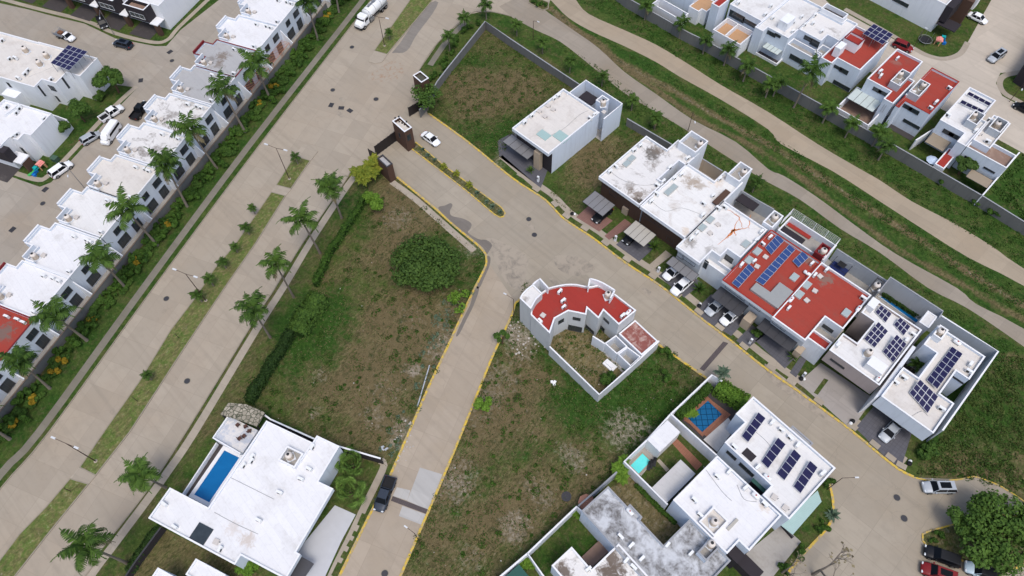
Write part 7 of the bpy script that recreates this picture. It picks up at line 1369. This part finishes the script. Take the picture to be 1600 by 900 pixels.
# shrubs: low domes of leaves, spiky plants
SHR = [mk_tree(80+i, 1.0, 1.2, 7, 420, V['shrub'], .26, False, name='shrub', spread=.7) for i in range(3)]; CRO = mk_tree(84, .95, 1.1, 6, 520, V['croton'], .2, False, name='shrub', spread=.6)
def mk_spiky(seed, mat, n=22, L=.8, h=.25, wd=.07):
    def f():
        R = random.Random(seed); t = thing('spiky_plant'); b = MB(); b.tube([(0, 0, 0), (0, 0, h)], .1, 6); b.build('stem', BARKD, t); b = MB()
        for i in range(n):
            az = i*2.4; u_ = R.uniform(.15, 1.35); d = Vector((math.cos(az)*math.cos(u_), math.sin(az)*math.cos(u_), math.sin(u_))); s_ = Vector((-math.sin(az), math.cos(az), 0))*wd; p = Vector((0, 0, h)); m_ = p+d*L*.5; e = p+d*L+Vector((0, 0, -.12)); b.face([p-s_*.5, m_-s_, e, m_+s_, p+s_*.5])
        b.build('leaves', V[mat], t); return t
    return f
for i, q in enumerate(T(1, 1, [(1045, 40), (1075, 75), (1118, 105), (1385, 312), (1443, 368), (1478, 398), (1527, 432)])): plant('agave', mk_spiky(1, 'agave', 26, .75, .12, .1), q, 'grey-green agave', 'agave', 'in the yellow-kerbed entrance median', 'agaves in the entrance median', random.uniform(.8, 1.1), z=.12)
for i, q in enumerate(T(1, 1, [(1175, 152), (1255, 195), (1335, 265)])): plant('cyc', mk_palm(91, .5, 1.0, 12, 1.8, .14, False, 'yel', 'cycad', .25), q, 'small yellow-green cycad', 'cycad', 'in the yellow-kerbed entrance median', 'cycads in the entrance median', 1, z=.12)
for q in [(266, 352), (216, 411), (147, 502), (100, 567), (89, 584), (56, 626), (24, 664), (430, 139), (406, 165), (512, 28)]: plant('croton', CRO, q, 'yellow croton bush', 'bush', 'on the verge beside the left row houses', 'yellow croton bushes on the left verge', random.uniform(1.0, 1.45))
BAN = mk_clump(73, 3, 1.0, 'mid', 'leafy_plant', .5); k = 0
for y in np.arange(2, 121, 1.55):
    for x in (-90.7, -89.5, -88.5):
        if random.random() < (.96 if x < -89 else .45):
            p = L2(x+random.uniform(-.4, .4), y+random.uniform(-.5, .5)); q_ = px((p.x, p.y, 0))
            if q_[1] < -15 or q_[0] < -15 or q_[1] > 700: continue
            r_ = random.random(); hs = 'behind '+min(names.items(), key=lambda kv: abs(kv[0]-4.2-y))[1]
            if r_ < .45: put('ban', BAN, p.x, p.y, 0, random.uniform(0, 6), 'feathery green plant', 'plant', hs, 'feathery plants along the garden wall of the left row', random.uniform(.7, 1.0))
            else: j = random.randrange(3); put('shr%d' % j, SHR[j], p.x, p.y, 0, random.uniform(0, 6), 'low green shrub', 'shrub', hs, 'green shrubs along the garden wall of the left row', random.uniform(.9, 1.5))
for o_, ph, h_ in QUEUE:
    pass
def shr(L, label, host, grp=None, sc_=(.9, 1.4), cat='shrub'):
    for q in L: j = random.randrange(3); plant('shr%d' % j, SHR[j], q, label, cat, host, grp, random.uniform(*sc_))
shr(T(1, 0, [(1190, 380), (1170, 410), (1215, 340), (1240, 300), (1255, 260), (1300, 210), (1340, 180), (1385, 150), (1180, 440), (1130, 480), (1100, 500)]), 'green shrub', 'along the block wall above the gate', 'shrubs along the block wall above the gate', (.9, 1.3))
shr(T(2, 1, [(1380, 480)])+T(3, 1, [(1085, 250), (1290, 370), (1330, 390), (1390, 440), (1440, 460), (1480, 470)]), 'dark weedy shrub', 'against the upper right block wall', 'weedy shrubs against the upper right wall', (.9, 1.5))
shr([(1046, 556), (1038, 550)], 'small weedy bush', 'by the kerb right of the curved house', 'weedy bushes by the kerb', (.8, 1.2)); shr([(1041, 590), (955, 596)], 'round green weed patch', 'on the lot beside the curved house', 'weed patches', (1.1, 1.5))
plant('bsh', mk_tree(86, 1.7, 1.9, 10, 1600, V['mid'], .26, False, name='bush', spread=.7), Zm(1200, 675, 4, [(980, 125)])[0], 'large clipped green bush at the end of the right row', 'bush', '', None, 1.1); plant('bsh', None, t22((1530, 290))[0], 'bright round bush before the worn red roof', 'bush', '', None, .75); plant('bsh', None, t32((285, 450))[0], 'round bush left of the wide concrete drive', 'bush', '', None, .6)
plant('bsh', None, t22((595, 590))[0], 'leafy bush in the corner of the dirt yard', 'bush', '', None, .9); plant('bsh', None, lb((795, 175))[0], 'round clipped bush inside a stone ring, back street corner', 'bush', '', None, .95)
plant('spk', mk_spiky(3, 'mid', 34, 1.3, .5, .1), t21((885, 655))[0], 'spiky green plant between the driveways', 'plant', 'before the second joined house', None, 1.3); plant('spk', None, t32((150, 440))[0], 'spiky green plant', 'plant', 'before the worn red roof', None, 1.1); plant('spk', None, t22((1165, 20))[0], 'spiky green plant', 'plant', 'beside the white car pair', None, 1.3); plant('spk', None, t21((115, 175))[0], 'potted spiky plant', 'plant', 'before the detached house', None, .9)
plant('agave', None, Zm(1200, 675, 4, [(400, 520)])[0], 'pale spiky agave', 'agave', 'on the strip by the turning circle', None, 1.8)
plant('cac', mk_palm(95, 3.0, 1.2, 12, 1.2, .1, False, 'agave', 'yucca', .3), (1120, 598), 'grey-green yucca', 'plant', 'outside the white corner wall by the street', None, 1.3)
for q in Zm(1200, 675, 4, [(375, 300), (360, 345), (345, 590), (320, 620), (205, 740), (180, 770), (100, 860)]): j = random.randrange(3); plant('shr%d' % j, SHR[j], q, 'low shrub', 'shrub', 'on the strip by the turning circle', 'shrubs by the turning circle', random.uniform(.7, 1.1))
shr([(1465, 835), (1455, 845), (1475, 868), (1600, 870)], 'small shrub', 'under the turning island tree', 'shrubs on the turning island', (.7, 1.1)); shr([(833, 6), (840, 10), (848, 8), (853, 11)], 'pale shrub', 'on the small planter island at the top', 'shrubs on the planter island', (.8, 1.0))
shr(T(2, 2, [(1260, 640), (1290, 620), (1310, 700)]), 'plant', '', None) if False else None
# hedges: long clipped masses
def hedge(label, pts, wd, h, n, mat, leaf=.24, name='hedge'):
    P = [Vector((*q, 0)) for q in W2(pts, h*.5)]; R = rng; L = [(P[i+1]-P[i]).length for i in range(len(P)-1)]; tot = sum(L); Cs = []; Ns = []
    for i in range(len(P)-1):
        k = int(n*L[i]/tot); t_ = R.random(k); d = (P[i+1]-P[i]).normalized(); nn = np.array([-d.y, d.x, 0]); u_ = R.uniform(-1, 1, k); z = np.where(np.abs(u_) > .8, R.random(k)*h, h*(.85+.25*R.random(k)))*(1+.15*np.sin(t_*L[i]*1.3)); c = np.array(P[i])[None]+t_[:, None]*np.array(P[i+1]-P[i])[None]+nn[None]*(u_*wd/2*(1+.15*R.normal(0, 1, k)))[:, None]; c[:, 2] = z
        Cs.append(c); Ns.append(np.array([0, 0, 1.])[None]*.8+nn[None]*u_[:, None])
    Cn = np.concatenate(Cs); m = Cn.mean(0); m[2] = 0; t = thing(name, label, 'hedge', tuple(m)); quads('foliage', Cn-m, np.concatenate(Ns), leaf, mat, t)
    b = MB()
    for i in range(len(P)-1):
        d = (P[i+1]-P[i]); q = (P[i]+P[i+1])/2; b.box(q.x, q.y, .0, d.length, wd*.6, h*.75, math.atan2(d.y, d.x))
    b.build('branches', V['hedge'], t)
hedge('tall dark hedge along the verge right of the avenue', [(478, 480), (455, 520), (430, 560), (405, 600), (388, 628)], 1.6, 2.0, 5200, V['hedge']); hedge('creeper-covered wall running down from the yellow-green palms', [(570, 310), (545, 350), (515, 395), (492, 445)], 1.1, 1.7, 3600, V['shrub'])
hedge('bushy overgrown hedge where the verge wall ends', [(500, 465), (480, 490), (462, 520)], 3.4, 2.6, 4600, V['mid'], .3, 'overgrown_hedge')
hedge('bright clipped hedge along the pool court by the street', LG((575, 85), (640, 130), (700, 165), (735, 185)), 2.2, 2.6, 3600, V['bright']); hedge('dark hedge inside the left wall of the tiled pool court', LG((530, 85), (470, 150), (400, 210), (345, 255)), 1.5, 1.8, 2600, V['shrub']); hedge('row of low plants beside the narrow lap pool', Z7((300, 362), (420, 440), (540, 520), (660, 585)), .7, .9, 900, V['hedge'])
hedge('dark clipped hedge along the shaded bottom-left yard', LF((90, 665), (20, 760), (-60, 880)), 1.2, 1.4, 2200, V['hedge']); hedge('row of low shrubs at the foot of the bare-earth garden wall', LH((740, 130), (830, 220), (900, 290), (960, 340)), .6, .7, 700, V['shrub'])
plant('wp', mk_palm(96, 2.4, 1.9, 14, 2.0, .12, False, 'palm', 'palm_tree', .45), t32((930, 480))[0], 'leafy palm filling the light well of the last house', 'palm tree', '', None, 1.0, pxz=2)
plant('ban2', mk_clump(75, 5, 1.5, 'bright', 'banana_plant', 1.6), LH((640, 65))[0], 'clump of banana plants', 'banana plant', 'at the corner of the dry lawn', None, 1.0); plant('ban2', None, LH((410, 295))[0], 'small banana plant', 'banana plant', 'in the corner of the green lawn', None, .45); plant('ban2', None, LG((405, 255))[0], 'yellowish leafy plant', 'plant', 'beside the tiled pool', None, .7)
plant('ban2', None, LF((560, 880))[0], 'leafy clump', 'plant', 'in the dark notch of the mansion', None, .8); plant('ban2', None, LH((150, 560))[0], 'leafy plant', 'plant', 'at the bottom edge beside the green shed roof', None, .6)
# leafless tree at the bottom right
def mk_bare():
    R = random.Random(9); t = thing('bare_tree'); b = MB(); tips = []
    def grow(p, d, L, r, n):
        q = p+d*L; b.tube([p, p.lerp(q, .5)+Vector((R.uniform(-.1, .1), R.uniform(-.1, .1), 0))*L*.5, q], [r, r*.85, r*.7], 5, cap=False)
        if n == 0: tips.append(q); return
        for k in range(R.choice((2, 3, 3))): a = R.uniform(0, 6.28); v_ = (d+Vector((math.cos(a), math.sin(a), R.uniform(-.25, .35)))*R.uniform(.45, .95)).normalized(); grow(q, v_, L*R.uniform(.62, .85), r*.62, n-1)
    grow(Vector((0, 0, 0)), Vector((0, .1, 1)), 1.6, .17, 5); b.build('branches', BARK, t); n_ = len(tips); T_ = np.array([tuple(q) for q in tips])[::3]; quads('sparse_leaves', T_, np.tile(np.array([0, 0, 1.]), (len(T_), 1)), .2, V['dryl'], t); return t
plant('bare', mk_bare, (1270, 898), 'leafless spreading tree at the bottom right forecourt', 'tree', '', None, 1.6, rz=0); plant('bare', None, (1222, 895), 'leafless tree', 'tree', 'beside the white forecourt corner', None, 1.0)
# rough grass: tufts scattered over the open lots as one mass each
TL_ = iter(['dry straw-coloured grass tufts on the west lot', 'green grass tufts on the west lot', 'dry grass tufts on the central lot', 'green grass tufts on the central lot', 'rough green grass on the triangular walled lot', 'dry grass on the triangular walled lot', 'lush grass between the houses and the lower path', 'lush grass between the two paths', 'lush grass below the upper right block wall', 'rough weeds on the lot right of the last house', 'rough grass on the empty lot beside the detached house', 'lush weeds on the far right corner lot'])
def tufts(name, polys, n, size, mats, avoid=(), hmax=.14, seed=5):
    R = np.random.default_rng(seed); Pw = [tuple(p) for p in W2(polys)]; xs = [p[0] for p in Pw]; ys = [p[1] for p in Pw]; X = R.uniform(min(xs), max(xs), n*3); Y = R.uniform(min(ys), max(ys), n*3); m = inpoly(X, Y, Pw)
    dens = noise2(X, Y, 4, seed)+.6*noise2(X, Y, 1.6, seed+1)+R.normal(0, .35, len(X)); m &= dens > .15; X, Y = X[m][:n], Y[m][:n]; k = len(X); Z_ = R.uniform(.03, hmax, k); Cn = np.stack([X, Y, Z_], 1); o = quads(name, Cn, np.tile(np.array([0, 0, .6]), (k, 1)), size, mats, None, 1.8, .7, R); tag(o, kind='stuff'); o['label'] = next(TL_); o['category'] = 'grass'; return o
TG = leafmat('tuft_green', srgb(46, 64, 28), srgb(90, 104, 52)); TDm = leafmat('tuft_dry', srgb(84, 78, 52), srgb(132, 118, 86)); TL = leafmat('tuft_lush', srgb(36, 62, 24), srgb(70, 98, 40))
tufts('dry_grass', WEST, 7000, .13, TDm, seed=11, hmax=.08); tufts('green_grass', WEST, 9000, .15, TG, seed=12); tufts('dry_grass', CENT, 9000, .13, TDm, seed=13, hmax=.08); tufts('green_grass', CENT, 12000, .16, TG, seed=14)
tufts('rough_grass', [(760, 45), (900, 130), (800, 215), (780, 255), (730, 222), (675, 178), (692, 130)], 8000, .15, TG, seed=15); tufts('dry_grass', [(760, 45), (900, 130), (800, 215), (780, 255), (730, 222), (675, 178), (692, 130)], 4000, .13, TDm, seed=16)
tufts('lush_grass', [(860, 60), (930, 100), (1070, 205), (1200, 290), (1450, 455), (1600, 548), (1600, 600), (1440, 460), (1200, 330), (1000, 190), (920, 120)], 9000, .17, TL, seed=17); tufts('lush_grass', [(930, 55), (1200, 230), (1450, 400), (1600, 495), (1600, 455), (1437, 360), (1200, 207), (975, 78)], 7000, .17, TL, seed=18)
tufts('lush_grass', [(905, 0), (1075, 98), (1200, 172), (1425, 312), (1600, 416), (1600, 350), (1395, 228), (1200, 120), (980, 0)], 9000, .17, TL, seed=19); tufts('rough_grass', [(1560, 555), (1465, 690), (1430, 742), (1500, 745), (1600, 770), (1600, 560)], 9000, .2, TG, seed=20)
tufts('rough_grass', [(870, 275), (980, 195), (1005, 215), (930, 280), (900, 335), (855, 310)], 2500, .14, TG, seed=22)
tufts('lush_grass', [(1545, 300), (1600, 345), (1600, 240), (1590, 250)], 1500, .3, TL, seed=23)
def weeds(poly, n, name, label, mat, seed, r_=.55, h=.4, k_=36):
    R = np.random.default_rng(seed); Pw = [tuple(p) for p in W2(poly)]; xs = [p[0] for p in Pw]; ys = [p[1] for p in Pw]; X = R.uniform(min(xs), max(xs), n*3); Y = R.uniform(min(ys), max(ys), n*3); m = inpoly(X, Y, Pw); X, Y = X[m][:n], Y[m][:n]
    s = R.uniform(.4, 1.5, len(X)); cx = np.repeat(X, k_); cy = np.repeat(Y, k_); ss = np.repeat(s, k_); a = R.uniform(0, 6.283, len(cx)); q = np.sqrt(R.random(len(cx))); Cn = np.stack([cx+np.cos(a)*q*r_*ss, cy+np.sin(a)*q*r_*ss, .04+h*ss*(1-q*q)*R.random(len(cx))], 1)
    o = quads(name, Cn, np.stack([np.cos(a)*q, np.sin(a)*q, np.full(len(a), .7)], 1), .17, mat, None, 1.6, .5, R); tag(o, label, 'weeds', kind='stuff')
weeds(WEST, 150, 'weeds', 'low dark weed clumps over the west lot', V['shrub'], 31); weeds(CENT, 240, 'weeds', 'low dark weed clumps over the central lot', V['shrub'], 32); weeds([(760, 45), (900, 130), (800, 215), (780, 255), (730, 222), (675, 178), (692, 130)], 90, 'weeds', 'weed clumps on the triangular walled lot', V['mid'], 33)
weeds([(1560, 555), (1465, 690), (1430, 742), (1500, 745), (1600, 770), (1600, 560)], 120, 'weeds', 'tall weed clumps right of the last house', V['mid'], 34, .8, .6); weeds([(690, 470), (742, 450), (697, 547), (640, 672), (606, 730), (590, 700), (640, 600)], 60, 'weeds', 'grey-green weeds along the west lot kerb', V['agave'], 35); weeds([(880, 640), (1100, 560), (1060, 640), (960, 730), (900, 700)], 60, 'weeds', 'bright weeds below the curved house yard', V['mid'], 36)
weeds([(905, 0), (1075, 98), (1200, 172), (1425, 312), (1600, 416), (1600, 350), (1395, 228), (1200, 120), (980, 0)], 120, 'weeds', 'weed clumps below the upper right block wall', V['mid'], 37, .5, .3)
for nm_, pl_, n_, sd_ in (('rubble', [(612, 680), (640, 650), (650, 700), (620, 740)], 70, 41), ('rubble', [(790, 505), (820, 500), (860, 545), (800, 560)], 90, 42), ('litter', CENT, 45, 43), ('litter', WEST, 35, 44)):
    R = random.Random(sd_); Pw = [tuple(p) for p in W2(pl_)]; b = MB(); c_ = 0
    while c_ < n_:
        x = R.uniform(min(p[0] for p in Pw), max(p[0] for p in Pw)); y = R.uniform(min(p[1] for p in Pw), max(p[1] for p in Pw)); c_ += 1
        if inpoly(np.array([x]), np.array([y]), Pw)[0]: s_ = R.uniform(.08, .38 if nm_ == 'rubble' else .2); b.box(x, y, 0, s_, s_*R.uniform(.5, 1.2), s_*.5, R.uniform(0, 3))
    tag(b.build(nm_, plain('pale_rubble', srgb(176, 170, 162), .9, .1, var=.25, scale=1)), {41: 'pale rubble scattered by the kerb of the west lot', 42: 'pale rubble heap beside the curved house corner', 43: 'tiny pale litter and stones on the central lot', 44: 'tiny pale litter and stones on the west lot'}[sd_], nm_, kind='stuff')
relabel()
seen = {}
for o in list(C.objects):
    for k_ in ('_o',):
        if k_ in o: del o[k_]
for o in C.objects:
    if o.parent is None and o.type in ('EMPTY',) and not o.get('label'): print('NO LABEL', o.name)
for o in C.objects:
    if o.parent is None and o.get('label') and not 4 <= len(o['label'].split()) <= 16: print('LABEL LEN', len(o['label'].split()), o['label'])
